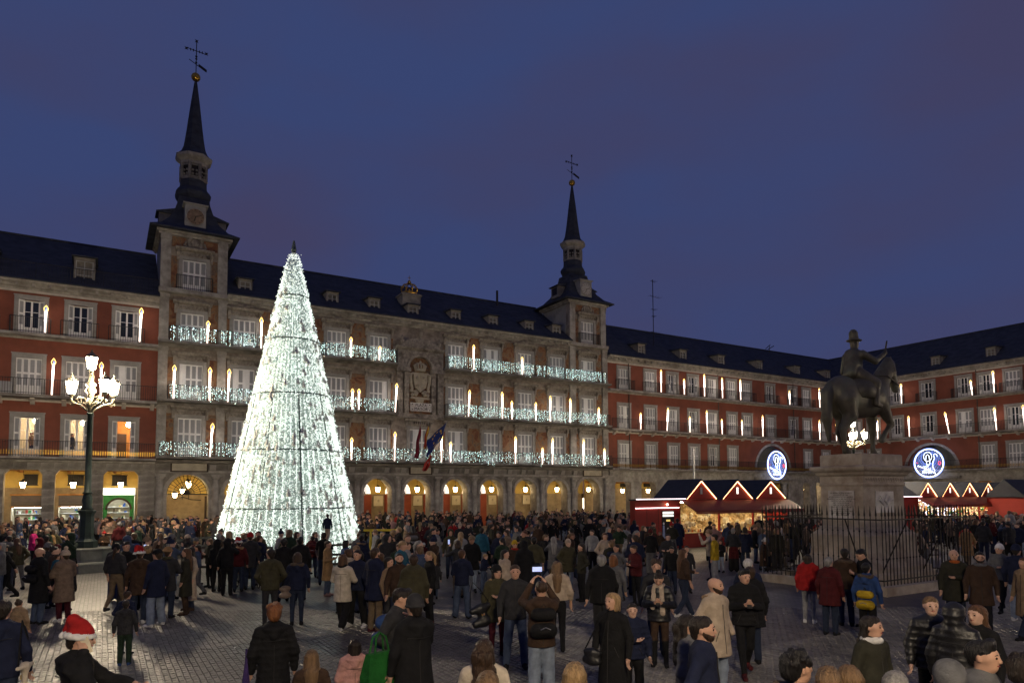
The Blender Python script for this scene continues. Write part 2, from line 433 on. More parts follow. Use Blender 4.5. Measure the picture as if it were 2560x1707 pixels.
def stone_courses(root, x0, x1, z0, z1, y0, y1, nx, nz, mats, name='stone_block', gap=.012, stagger=True):
    """separate stone blocks, each an object sharing one unit mesh"""
    if 'unit' not in LEAVES: LEAVES['unit'] = MB().box(-.5, -.5, -.5, .5, .5, .5).mesh('stone_block', MT['granite'])
    hz = (z1 - z0)/nz; w = (x1 - x0)/nx
    for k in range(nz):
        cuts = [x0] + [x0 + w*(i + (.5 if stagger and k % 2 else 0)) for i in range(0 if stagger and k % 2 else 1, nx)] + [x1]
        for a, b in zip(cuts[:-1], cuts[1:]):
            dy = rnd.uniform(0, .018)
            inst(name, LEAVES['unit'], root, ((a + b)/2, (y0 - dy + y1)/2, z0 + hz*(k + .5)), sc=(b - a - gap, y1 - y0 + dy, hz - gap), mat=MT[rnd.choice(mats)])

def lantern(pos, label, group, arm=.9, sc=1.):
    o = empty('hanging_lantern', None, pos); tag(o, label, 'lantern', group)
    inst('glass', LANT[0], o, sc=(sc,)*3); inst('cap', LANT[1], o, sc=(sc,)*3)
    c = MB().tube([(0, 0, .42*sc), (0, 0, .42*sc + arm)], .012, 5).build('hanger_rod', MT['iron'], o)
    return o
def lantern_meshes(glow):
    g = MB().lathe([(.10, -.16), (.13, -.12), (.20, .20)], 6).mesh('glass', MT[glow])
    c = MB(); c.lathe([(.235, .201), (.23, .24), (.16, .32), (.06, .37), (.05, .42), (.02, .45)], 8); c.lathe([(.03, -.25), (.06, -.21), (.11, -.161)], 6)
    for k in range(6):
        a = 2*math.pi*k/6; c.tube([(.136*math.cos(a), .136*math.sin(a), -.14), (.212*math.cos(a), .212*math.sin(a), .2)], .008, 4)
    return g, c.mesh('cap', MT['iron'])
LANT = lantern_meshes('lantern_glow')

# ------------------------------------------------------------------ the red houses
def wing(root, off, x0, x1, W1, W2, W3, openings, optop, arches=(), lit=(), zslab=(5.65, 9.7, 13.8), zeave=16.7, stones=False, dorms=(), rail3=None, roofx=None, bigdorm=()):
    w, hs = 1.42, (2.62, 2.5, 2.28)
    ends = [5.3, 9.25, 13.35, zeave]
    for fl, (ws, z0, z1) in enumerate(((W1, 5.3, 9.25), (W2, 9.25, 13.35), (W3, 13.35, zeave))):
        wall = MB(); holes = [(q + off - w/2, q + off + w/2, zslab[fl], zslab[fl] + hs[fl]) for q, _ in ws]
        if fl == 0 and arches:
            x = x0 + off
            for cx, r in arches:
                holed_wall(wall, x, cx + off - r - .3, z0, z1, [h for h in holes if x <= h[0] and h[1] <= cx + off - r - .3], 0, .5)
                arch_wall(wall, cx + off - r - .3, cx + off + r + .3, 5.66, z1, cx + off, r, 5.7, 0, .5, 18)
                x = cx + off + r + .3
            holed_wall(wall, x, x1 + off, z0, z1, [h for h in holes if h[0] >= x], 0, .5)
        else:
            holed_wall(wall, x0 + off, x1 + off, z0, z1, holes, 0, .5)
        wall.build('wall', MT['red_render'], root)
        for q, kd in ws: window(root, q, zslab[fl], w, hs[fl], kd, off)
    # dark rooms behind the shutters
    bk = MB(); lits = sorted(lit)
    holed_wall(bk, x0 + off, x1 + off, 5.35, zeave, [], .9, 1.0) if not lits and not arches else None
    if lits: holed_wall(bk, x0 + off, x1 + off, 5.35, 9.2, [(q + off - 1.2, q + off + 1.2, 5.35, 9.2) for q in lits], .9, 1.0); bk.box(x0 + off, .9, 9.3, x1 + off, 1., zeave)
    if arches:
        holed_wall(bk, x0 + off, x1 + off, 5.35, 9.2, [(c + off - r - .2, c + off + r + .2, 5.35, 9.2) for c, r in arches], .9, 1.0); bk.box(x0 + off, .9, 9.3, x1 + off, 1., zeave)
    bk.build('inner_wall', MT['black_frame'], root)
    # string courses, balcony slabs, cornice
    sl = MB()
    sl.prism_x([(0, 5.3), (-.28, 5.3), (-.34, 5.45), (-.85, 5.5), (-.85, 5.65), (0, 5.65)], x0 + off, x1 + off)
    sl.prism_x([(0, 9.4), (-.12, 9.4), (-.16, 9.46), (-.85, 9.52), (-.85, 9.7), (0, 9.7)], x0 + off, x1 + off)
    sl.prism_x([(0, 13.45), (-.1, 13.45), (-.12, 13.55), (-.62, 13.62), (-.62, 13.8), (0, 13.8)], x0 + off, x1 + off)
    sl.build('balcony_slab', MT['granite'], root)
    MB().box(x0 + off, -.14, 9.3, x1 + off, -.003, 9.4).build('string_course', MT['string_paint'], root)
    MB().box(x0 + off, -.1, zeave - .14, x1 + off, -.003, zeave).build('string_course', MT['string_paint'], root)
    co = MB(); co.prism_x([(.5, zeave), (-.12, zeave), (-.15, zeave + .14), (-.3, zeave + .2), (-.34, zeave + .34), (-.62, zeave + .44), (-.66, zeave + .56), (.5, zeave + .56)], x0 + off, x1 + off)
    n = int((x1 - x0)/.9)
    for i in range(n): co.cbox(x0 + off + (i + .5)*.9, -.38, zeave + .30, .16, .3, .2)
    co.build('cornice', MT['granite'], root)
    rx0, rx1 = roofx or (x0, x1)
    ze = zeave + .56
    rf = MB(); rf.prism_x([(-.72, ze + .002), (-.74, ze + .07), (6., 22.25), (12.6, ze + .07), (12.6, ze + .002)], rx0 + off, rx1 + off)
    rf.tube([(rx0 + off, 6., 22.28), (rx1 + off, 6., 22.28)], .09, 6)
    rf.build('roof', MT['slate'], root)
    for q in dorms: dormer(root, q, .25, ze + .55, off, q in bigdorm)
    # railings
    for z, g in ((zslab[0], True), (zslab[1], False)):
        inst('balcony_railing', rail_mesh(x0 + off + .05, x1 + off - .05, gilt=g, returns=0, sp=.14), root, (0, -.78, z))['kind'] = 'stuff'
    for a, b in (rail3 or [(q - 1.1, q + 1.1) for q, _ in W3]):
        inst('balcony_railing', rail_mesh(a + off, b + off, sp=.14, returns=.55), root, (0, -.56, zslab[2]))['kind'] = 'stuff'
    q = x0 + .8
    while q < x1:
        inst('bracket', BRACKET, root, (q + off, 0, 9.1)); q += 1.75
    q = x0 + 2.9
    while q < x1 and x1 - x0 > 16:
        p = MB(); p.tube([(q + off, -.09, 5.7), (q + off, -.09, 9.25)], .05, 6); p.build('drainpipe', MT['shutter_metal'], root)
        p = MB(); p.tube([(q + off, -.09, 9.75), (q + off, -.09, 13.4)], .05, 6); p.build('drainpipe', MT['shutter_metal'], root)
        p = MB(); p.tube([(q + off, -.09, 13.85), (q + off, -.09, zeave)], .05, 6); p.build('drainpipe', MT['shutter_metal'], root)
        q += 13.3
    # arcade
    fr = MB(); zt = optop
    xs = [x0] + [v for o in openings for v in o] + [x1]
    piers = list(zip(xs[0::2], xs[1::2]))
    for a, b in piers:
        if b - a < .02: continue
        pi = MB().box(a + off, .02, 0, b + off, .9, zt); pi.box(a + off - .05, -.03, zt - .28, b + off + .05, .93, zt - .12)
        pi.build('pier_core' if stones else 'pier', MT['granite'], root)
    fr.box(x0 + off, .03, zt, x1 + off, .9, 5.3)
    for a, b in openings:
        for s, xx in ((1, a + off), (-1, b + off)):
            fr.prism_y([(xx, zt - .3), (xx, zt - .001), (xx + s*.26, zt - .001)], .1, .85)
    fr.build('lintel', MT['granite'], root)
    return piers

# --- west house
root = empty('apartment_building', NBASE @ Matrix.Translation((-4, 0, 0))); OFF = 4.0
tag(root, 'red rendered house with lit first floor rooms, left of the left slate spire', 'building')
LW = [-9.99, -7.22]
piers = wing(root, OFF, -12, 3.1, [(q, 'closed') for q in LW] + [(-4.45, 'lit'), (-1.68, 'lit'), (1.1, 'open_room')],
             [(q, 'closed') for q in LW] + [(-4.47, 'closed'), (-1.72, 'closed'), (1.1, 'closed')],
             [(q, 'open') for q in LW] + [(-4.45, 'open'), (-1.68, 'open'), (1.1, 'open')],
             [(-11.1, -9.07), (-8.37, -6.3), (-5.6, -3.53), (-2.83, -.75), (-.03, 2.09)], 4.8, lit=(-4.45, -1.68, 1.1), stones=True, dorms=(-7.2, -1.55), bigdorm=(-1.55, -7.2))
for a, b in piers:
    if b > -6.5 and b - a > .2:
        stone_courses(root, a + OFF, b + OFF, 0, 4.5, -.02, .5, 1, 9, ['granite', 'granite_dark', 'granite'], stagger=False)
stone_courses(root, -6.6 + OFF, 3.1 + OFF, 4.82, 5.29, -.05, .5, 13, 1, ['granite', 'granite_dark', 'granite'])
room(root, -4.45, 5.65, 1.4, 2.6, OFF); room(root, -1.68, 5.65, 1.4, 2.6, OFF); room(root, 1.1, 5.65, 1.4, 2.6, OFF, 'orange_ceiling')
mb = MB(); mb.box(.75 + OFF, 2.9, 5.66, 1.35 + OFF, 3.18, 7.6); mb.build('inner_door', MT['dark_wood'], root)
inst('roof_railing', rail_mesh(-12 + OFF, 3.0 + OFF, h=1.25, sp=.16, returns=0), root, (0, -.45, 17.28))['kind'] = 'stuff'
mb = MB(); mb.box(-5.97 + OFF, -.45, 9.72, -5.3 + OFF, -.15, 10.5); mb.build('air_conditioner', MT['pale_metal'], root)

def arcade_inside(root, off, x0, x1, depth, zt, shops=True, low='stone_light', up='yellow_plaster', ceil='orange_ceiling', wins=(), zsplit=3.65):
    mb = MB(); mb.box(x0 + off, depth, zsplit, x1 + off, depth + .3, zt + .4); mb.build('upper_back_wall', MT[up], root)
    mb = MB(); mb.box(x0 + off, .9, zt + .02, x1 + off, depth, zt + .1)
    for k in range(int((x1 - x0)/1.4)): mb.box(x0 + off + k*1.4, .95, zt - .12, x0 + off + k*1.4 + .16, depth - .01, zt + .015)
    mb.build('arcade_ceiling', MT[ceil], root)
    for a, b in wins:
        g = MB(); g.box(a + off, depth - .04, 3.85, b + off, depth - .004, 4.55); o = g.build('grille_window', MT['black_frame'], root)
        g = MB()
        for k in range(7): g.cbox(a + off + (b - a)*(k + .5)/7, depth - .07, 4.2, .025, .02, .7)
        g.box(a + off - .05, depth - .09, 3.8, b + off + .05, depth - .06, 3.85); g.box(a + off - .05, depth - .09, 4.55, b + off + .05, depth - .06, 4.6)
        g.build('grille', MT['iron'], o)
D4 = 3.8
arcade_inside(root, OFF, -12, 3.1, D4, 4.82, wins=((-7.6, -6.8), (-4.82, -4.02), (-2.23, -1.26), (.52, 1.48)))
mb = MB(); holed_wall(mb, -12 + OFF, 3.1 + OFF, 0, 3.65, [(-8.4 + OFF, -6.6 + OFF, 0, 3.15), (-5.5 + OFF, -3.7 + OFF, 0, 3.15), (-2.75 + OFF, -.75 + OFF, 0, 3.15), (-.1 + OFF, 2.05 + OFF, 0, 3.6)], D4, D4 + .35)
mb.build('lower_back_wall', MT['stone_mid'], root)
def shop_interior(root, a, b, y, off, zt, goods=True, seed=0):
    r = random.Random(seed)
    mb = MB(); mb.box(a + off, y + 2.2, 0, b + off, y + 2.3, zt); mb.box(a + off - .05, y, 0, a + off, y + 2.3, zt); mb.box(b + off, y, 0, b + off + .05, y + 2.3, zt); mb.box(a + off, y, zt, b + off, y + 2.3, zt + .05)
    s = mb.build('shop_room', MT['stone_light'], root)
    MB().box(a + off + .1, y + .5, zt - .12, b + off - .1, y + .75, zt - .02).build('strip_light', MT['shop_white'], s)
    sh = MB()
    for k in range(5): sh.box(a + off + .05, y + 1.7, .5 + k*.42, b + off - .05, y + 2.15, .53 + k*.42)
    sh.build('shelf', MT['white_paint'], s)
    for k in range(34):
        g = r.uniform(.08, .2); hgt = r.uniform(.1, .3); x = r.uniform(a + .15, b - .15) + off
        inst('goods', MB().cbox(0, 0, hgt/2, g, .15, hgt).mesh('goods', MT[r.choice(['stall_red', 'cream_board', 'yellow_plaster', 'dark_wood', 'white_paint', 'pale_metal', 'goods_blue', 'goods_green'])]), s, (x, y + 1.85, .53 + .42*r.randrange(5)))
mat('goods_blue', (.03, .09, .35), .6); mat('goods_green', (.03, .22, .06), .6)
for i, (a, b) in enumerate(((-8.4, -6.6), (-5.5, -3.7), (-2.75, -.75))):
    shop_interior(root, a, b, D4 + .36, OFF, 2.35, seed=i)
    mb = MB()
    for k in range(9): mb.box(a + OFF, D4 - .05 - .02*(k % 2), 2.36 + .085*k, b + OFF, D4 + .02, 2.36 + .085*k + .08)
    mb.build('roller_shutter', MT['shutter_metal'], root)
    mb = MB(); mb.box(a + OFF - .08, D4 - .16, 3.1, b + OFF + .08, D4 - .003, 3.2); mb.box(a + OFF, D4 - .12, 2.26, b + OFF, D4 + .05, 2.355); mb.build('shop_fascia', MT['orange_ceiling'], root)
# souvenir shop with the green arch
shop_interior(root, -.1, 2.05, D4 + .36, OFF, 3.0, seed=9)
mb = MB(); mb.box(-.08 + OFF, D4 - .14, 3.12, 2.03 + OFF, D4 - .02, 3.62); mb.build('sign_board', MT['sign_glow'], root)
mb = MB(); arch_wall(mb, .0 + OFF, 1.98 + OFF, .95, 3.1, .99 + OFF, .72, 2.05, D4 - .1, D4, 16); mb.build('green_arch', MT['goods_green'], root)
mb = MB(); arch_ring(mb, .99 + OFF, 2.05, .73, .86, D4 - .14, D4 - .103); mb.build('arch_trim', MT['dark_wood'], root)
mb = MB(); mb.box(.05 + OFF, D4 - .55, 0, 1.95 + OFF, D4 - .16, 1.1); ct = mb.build('shop_counter', MT['white_paint'], root)
for k, mm in enumerate(('stall_red', 'goods_green', 'goods_blue')):
    MB().cbox(.45 + .55*k + OFF, D4 - .57, .75, .42, .02, .34).build('counter_card', MT[mm], ct)
for q in (-7.4, -4.68, -1.83, 1.04):
    lantern(NBASE @ Vector((q, 1.5, 3.78)), {-7.4: 'lit lantern in the arcade, cut off by the left picture edge', -4.68: 'lit lantern in the arcade over the left closed shop shutter', -1.83: 'lit lantern in the arcade just left of the big street lamp post', 1.04: 'lit lantern in the arcade over the green arched souvenir shop'}[q], 'lanterns hanging in the left arcade', .6)

# --- north-east house
root = empty('apartment_building', NBASE @ Matrix.Translation((60, 0, 0))); OFF = -60.
tag(root, 'long red house between the right clock tower and the corner of the square', 'building')
xs = [46.4, 50.05, 53.3, 56.4, 59.45, 62.6, 65.2, 69.4, 73.6, 76.3, 79.9]
k3 = lambda i: ['closed', 'closed', 'half', 'open', 'closed'][i % 5]
wing(root, OFF, 44.15, 83.8, [(q, 'half' if i == 4 else 'closed') for i, q in enumerate(xs[:6])] + [(76.3, 'closed'), (79.9, 'closed')],
     [(q, ['closed', 'closed', 'closed', 'half', 'closed'][i % 5]) for i, q in enumerate(xs)], [(q, k3(i)) for i, q in enumerate(xs)],
     [(45.1, 47.25), (48.65, 50.7), (52.1, 54.2), (55.6, 57.7), (59.1, 61.2), (62.6, 64.7), (67.3, 72.0), (75.2, 76.5), (77.75, 79.1), (80.3, 82.2)], 4.28, arches=((69.6, 3.05),),
     dorms=(49.2, 55.3, 61.4, 68., 75.1, 81.3), roofx=(44.15, 96))
arcade_inside(root, OFF, 44.15, 66.5, D4, 4.3, wins=((48.9, 50.), (52.3, 53.4), (55.5, 56.5)))
mb = MB(); mb.box(44.15 + OFF, D4, 0, 66.5 + OFF, D4 + .3, 3.65); mb.build('lower_back_wall', MT['stone_mid'], root)
arcade_inside(root, OFF, 73.5, 83.8, D4, 4.3)
mb = MB(); mb.box(73.5 + OFF, D4, 0, 83.8 + OFF, D4 + .3, 3.65); mb.build('lower_back_wall', MT['stone_mid'], root)
for a, b, c in ((45.9, 47.3, 2.3), (76., 77.4, 2.4), (78.5, 79.8, 2.4)):
    mb = MB(); mb.box(a + OFF, D4 - .05, .2, b + OFF, D4 - .004, c); s = mb.build('shop_window', MT['shop_glow'], root)
    g = MB()
    for k in range(4): g.box(a + OFF, D4 - .1, .6 + .45*k, b + OFF, D4 - .055, .64 + .45*k)
    for k in range(3): g.box(a + OFF + (b - a)*k/2 - .03, D4 - .09, .2, a + OFF + (b - a)*k/2 + .03, D4 - .053, c)
    g.build('shop_frame', MT['stall_red'], s)
for q, lab in ((47.3, 'lit lantern in the first square opening right of the clock tower arches'), (50.9, 'lit lantern in the second square opening right of the clock tower'), (54.6, 'lit lantern in the arcade behind the pale mast'),
               (77.6, 'lit lantern in the arcade just left of the statue pedestal'), (80.3, 'lit lantern in the arcade half behind the statue pedestal')):
    lantern(NBASE @ Vector((q, 1.5, 3.3)), lab, 'lanterns in the arcade of the long red house', .45)
def passage(root, off, cx, r, deep=6.5):
    mb = MB(); mb.box(cx + off - r - .2, .5, 5.3, cx + off - r - .02, deep, 9.2); mb.box(cx + off + r + .02, .5, 5.3, cx + off + r + .2, deep, 9.2)
    mb.box(cx + off - r, deep, 5.66, cx + off + r, deep + .2, 9.2); mb.box(cx + off - r, .5, 8.95, cx + off + r, deep, 9.2)
    mb.build('passage_wall', MT['pale_plaster'], root)
    mb = MB(); arch_ring(mb, cx + off, 5.7, r + .005, r + .28, -.09, -.002, 20); mb.build('arch_surround', MT['granite'], root)
    mb = MB(); mb.box(cx + off - r, .5, 5.45, cx + off + r, deep, 5.64)
    mb.build('passage_floor', MT['granite'], root)
    mb = MB()
    for s in (-1, 1):
        for q in (.55, .82): mb.lathe([(.34, 0), (.34, .3), (.27, .35), (.25, 4.), (.33, 4.1), (.36, 4.27)], 10, (cx + off + s*r*q, -.25, 0))
    mb.build('passage_column', MT['granite'], root, smooth=False)
    mb = MB(); mb.box(cx + off - r - .4, -.7, 4.6, cx + off + r + .4, -.02, 4.9); mb.build('passage_lintel', MT['granite'], root)
    mb = MB(); mb.box(cx + off - r, 5., 0, cx + off + r, 5.2, 4.28); mb.build('passage_back', MT['granite_dark'], root)
passage(root, OFF, 69.6, 3.05)

# --- east house
root = empty('apartment_building', EBASE @ Matrix.Translation((-38, 0, 0))); OFF = 38.
tag(root, 'red house closing the square on the right, behind the bronze rider', 'building')
S3 = [53.3, 50.9, 47.95, 44.1, 40.12, 37.86, 35.2, 32., 29.2]
wing(root, OFF, -54.95, -24, [(-q, 'closed') for q in (53.3, 50.9, 37.9, 35.2, 32., 29.2)], [(-q, ['closed', 'half', 'half', 'open', 'closed', 'closed', 'half'][i % 7]) for i, q in enumerate(S3)],
     [(-q, ['open', 'closed', 'half', 'open', 'half', 'half', 'closed'][i % 7]) for i, q in enumerate(S3)],
     [(-54., -52.), (-50.7, -48.9), (-46.3, -41.7), (-39.6, -37.6), (-36.2, -34.2), (-32.8, -30.8), (-29.4, -27.4)], 4.28, arches=((-44., 2.9),), dorms=(-49.3, -43.2, -37.3, -31., -26.), roofx=(-67, -24))
arcade_inside(root, OFF, -54.9, -47.2, D4, 4.3); arcade_inside(root, OFF, -40.7, -24, D4, 4.3)
for a, b in ((-54.9, -47.2), (-40.7, -24)):
    mb = MB(); mb.box(a + OFF, D4, 0, b + OFF, D4 + .3, 3.65); mb.build('lower_back_wall', MT['stone_mid'], root)
passage(root, OFF, -44., 2.9)
g = MB()
for k in range(9): g.tube([(-41.3 + OFF - .12*k, .3, 5.7), (-41.3 + OFF - .12*k, .3, 6.2 + .17*k)], .012, 4)
g.build('grille', MT['iron'], root)
for q, lab in ((-53.1, 'lit lantern in the corner arcade hidden behind the statue'), (-38.6, 'lit lantern in the right hand arcade above the glittering stall gables'), (-35.2, 'lit lantern in the right hand arcade at the picture edge')):
    lantern(EBASE @ Vector((q, 1.5, 3.3)), lab, 'lanterns in the right hand arcade', .45)
# ------------------------------------------------------------------ the painted town hall front with its two spires
root = empty('town_hall', NBASE @ Matrix.Translation((23.4, 0, 0))); OFF = -23.4
tag(root, 'painted stone civic building with two slate spires and arcade behind the light tree', 'building')
BAY = [5.3, 8.95, 12.6, 16.1, 19.7, 23.3, 26.93, 30.57, 34.25, 37.9, 41.7]
ARCH = [5.28, 8.95, 12.6, 16.1, 19.7, 23.24, 26.9, 30.58, 34.25, 37.85, 41.67]
X0, X1 = 3.1, 44.15
ZS = (5.85, 9.95, 14.2); HS = (2.85, 2.72, 2.27); ENDS = (5.6, 9.7, 13.9, 17.6)
side_bays = [b for b in BAY if b != 23.3]
for fl in range(3):
    w = MB(); bays = BAY if fl == 0 else side_bays
    holed_wall(w, X0 + OFF, X1 + OFF, ENDS[fl], ENDS[fl + 1], [(b + OFF - .79, b + OFF + .79, ZS[fl], ZS[fl] + HS[fl]) for b in bays], 0, .5)
    w.build('wall', MT['casa_wall'], root)
    for b in bays: window(root, b, ZS[fl], 1.58, HS[fl], 'closed', OFF, side=.26, top=.22)
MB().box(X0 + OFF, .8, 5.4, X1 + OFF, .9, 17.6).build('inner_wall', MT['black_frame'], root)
# window hoods
def hood_mesh(rich):
    mb = MB()
    mb.prism_x([(0, .36), (-.3, .40), (-.42, .52), (-.42, .60), (0, .62)], -1.32, 1.32)
    mb.box(-1.12, -.12, 0.0, 1.12, -.003, .36)
    for s in (-1, 1):
        mb.prism_x([(0, -.35), (-.12, -.3), (-.16, 0), (-.3, .2), (-.3, .37), (0, .37)], s*1.12 - .1, s*1.12 + .1)
    for k in range(-3, 4): mb.sphere((k*.27, -.15, .16 + .03*math.cos(k*1.5)), .085, 6, 4)
    if rich:
        mb.sphere((0, -.25, .75), .17, 8, 5); 
        for s in (-1, 1):
            mb.tube([(s*.18, -.2, .7), (s*.45, -.22, .82), (s*.7, -.2, .72), (s*.95, -.2, .68)], [.1, .09, .07, .04], 6)
    return mb.mesh('window_hood', MT['carved_stone'])
HOOD = hood_mesh(False), hood_mesh(True)
for fl in range(3):
    for b in (BAY if fl == 0 else side_bays):
        inst('window_hood', HOOD[1 if fl == 2 else 0], root, (b + OFF, -.01, ZS[fl] + HS[fl] + .24))
# frescoes between the windows
def fresco(a, b, z0, z1): MB().box(a + OFF, -.025, z0, b + OFF, -.002, z1).build('fresco', MT['fresco'], root)
mids = [10.77, 14.35, 17.9, 28.75, 32.4, 36.07]
for m_ in mids:
    for fl, (z0, z1) in enumerate(((6.0, 9.0), (10.1, 13.1), (14.35, 17.3))): fresco(m_ - .66, m_ + .66, z0, z1)
for a, b in ((3.72, 4.2), (6.4, 7.05), (7.65, 7.85), (40.15, 40.6), (42.8, 43.48), (38.98, 39.4), (25.72, 25.85), (20.8, 20.95)):
    for z0, z1 in ((6.0, 9.0), (10.1, 13.1), (14.35, 17.3)): fresco(a, b, z0, z1)
# fresco borders: thin stone frames
fb = MB()
for m_ in mids:
    for z0, z1 in ((6.0, 9.0), (10.1, 13.1), (14.35, 17.3)):
        for x in (m_ - .7, m_ + .66): fb.box(x + OFF, -.045, z0 - .04, x + .04 + OFF, -.001, z1 + .04)
        fb.box(m_ - .66 + OFF, -.045, z1, m_ + .66 + OFF, -.001, z1 + .04)
fb.build('fresco_border', MT['carved_stone'], root)
# slabs and courses
sl = MB()
for z, d in ((5.85, .85), (9.95, .85), (14.2, .85)):
    for a, b in (((X0, X1),) if z < 6 else ((X0, 21.2), (25.7, X1))):
        sl.prism_x([(0, z - .36), (-.15, z - .36), (-.22, z - .22), (-d, z - .16), (-d, z), (0, z)], a + OFF, b + OFF)
sl.build('balcony_slab', MT['granite_dark'], root)
co = MB(); co.prism_x([(.5, 17.55), (-.1, 17.55), (-.14, 17.68), (-.3, 17.72), (-.36, 17.92), (-.62, 18.0), (-.66, 18.12), (.5, 18.12)], 7.65 + OFF, 39.4 + OFF)
for i in range(42): co.cbox(7.9 + OFF + i*.76, -.4, 17.84, .16, .24, .18)
co.build('cornice', MT['granite'], root)
for a, b in ((3.1, 3.72), (7.06, 7.64), (39.42, 40.12), (43.5, 44.15)):
    for z0, z1 in ((5.86, 9.58), (9.96, 13.83), (14.21, 17.75)):
        m_ = MB(); m_.box(a + OFF, -.2, z0, b + OFF, -.002, z1); m_.box(a + OFF - .05, -.26, z1 - .3, b + OFF + .05, -.201, z1 - .05); m_.box(a + OFF - .04, -.25, z0, b + OFF + .04, -.201, z0 + .25)
        o = m_.build('pilaster', MT['granite'], root)
# railings
for z, spans in ((5.85, ((X0 + .2, X1 - .05),)), (9.95, ((3.75, 21.15), (25.75, 43.95))), (14.2, ((3.75, 21.1), (25.8, 43.6)))):
    for a, b in spans:
        inst('balcony_railing', rail_mesh(a + OFF, b + OFF, returns=.75, sp=.13), root, (0, -.78, z))['kind'] = 'stuff'
# arcade
aw = MB()
edges = [X0] + [(a + b)/2 for a, b in zip(ARCH[:-1], ARCH[1:])] + [X1]
for i, c in enumerate(ARCH):
    r = 1.42 if i in (0, 10) else 1.25
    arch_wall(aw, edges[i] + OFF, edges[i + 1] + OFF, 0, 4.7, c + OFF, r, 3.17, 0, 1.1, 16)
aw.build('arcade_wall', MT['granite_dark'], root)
for i, c in enumerate(ARCH):
    r = 1.42 if i in (0, 10) else 1.25
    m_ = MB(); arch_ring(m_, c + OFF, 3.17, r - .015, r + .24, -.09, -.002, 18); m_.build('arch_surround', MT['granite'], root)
    for s in (-1, 1):
        m_ = MB(); m_.box(c + OFF + s*(r + .16) - .2, -.08, 0, c + OFF + s*(r + .16) + .2, -.002, 2.98); m_.box(c + OFF + s*(r + .16) - .25, -.13, 2.985, c + OFF + s*(r + .16) + .25, -.002, 3.16)
        m_.build('impost', MT['granite'], root)
for x in edges:
    xx = min(max(x, X0 + .32), X1 - .32)
    m_ = MB(); m_.lathe([(.34, 0), (.34, .35), (.27, .42), (.25, 2.4), (.235, 4.2), (.3, 4.28), (.34, 4.42)], 12, (xx + OFF, -.12, 0)); m_.box(xx + OFF - .36, -.48, 4.425, xx + OFF + .36, -.003, 4.6)
    m_.build('half_column', MT['granite'], root, smooth=False)
en = MB(); en.box(X0 + OFF, -.16, 4.7, X1 + OFF, .5, 4.86); en.prism_x([(.5, 5.36), (-.2, 5.36), (-.3, 5.43), (-.55, 5.46), (-.55, 5.485), (.5, 5.485)], X0 + OFF, X1 + OFF)
en.build('entablature', MT['granite'], root)
stone_courses(root, X0 + OFF, X1 + OFF, 4.87, 5.35, -.1, .4, 34, 1, ['granite', 'granite_dark', 'granite_dark'])
tri = MB().prism_x([(0, 0), (-.1, 0), (-.22, .3), (-.22, .42), (0, .42)], -.22, .22).mesh('triglyph', MT['granite'])
for k in range(28):
    x = 3.9 + k*1.5
    if abs(x - 5.3) > 1.4 and abs(x - 23.5) > 1.2 and abs(x - 42.1) > 1.4: inst('triglyph', tri, root, (x + OFF, -.1, 4.9))
for c, w in ((5.33, 2.4), (23.5, 2.0), (42.1, 2.3)):
    m_ = MB(); m_.box(c - w/2 + OFF, -.2, 4.82, c + w/2 + OFF, -.11, 5.44); o = m_.build('plaque', MT['stone_light'], root)
    m_ = MB()
    for z in (4.8, 5.44): m_.box(c - w/2 - .06 + OFF, -.23, z - .04, c + w/2 + .06 + OFF, -.12, z + .04)
    for s in (-1, 1): m_.box(c + s*w/2 - .05 + OFF, -.225, 4.841, c + s*w/2 + .05 + OFF, -.12, 5.399)
    m_.build('plaque_frame', MT['dark_wood'], o)
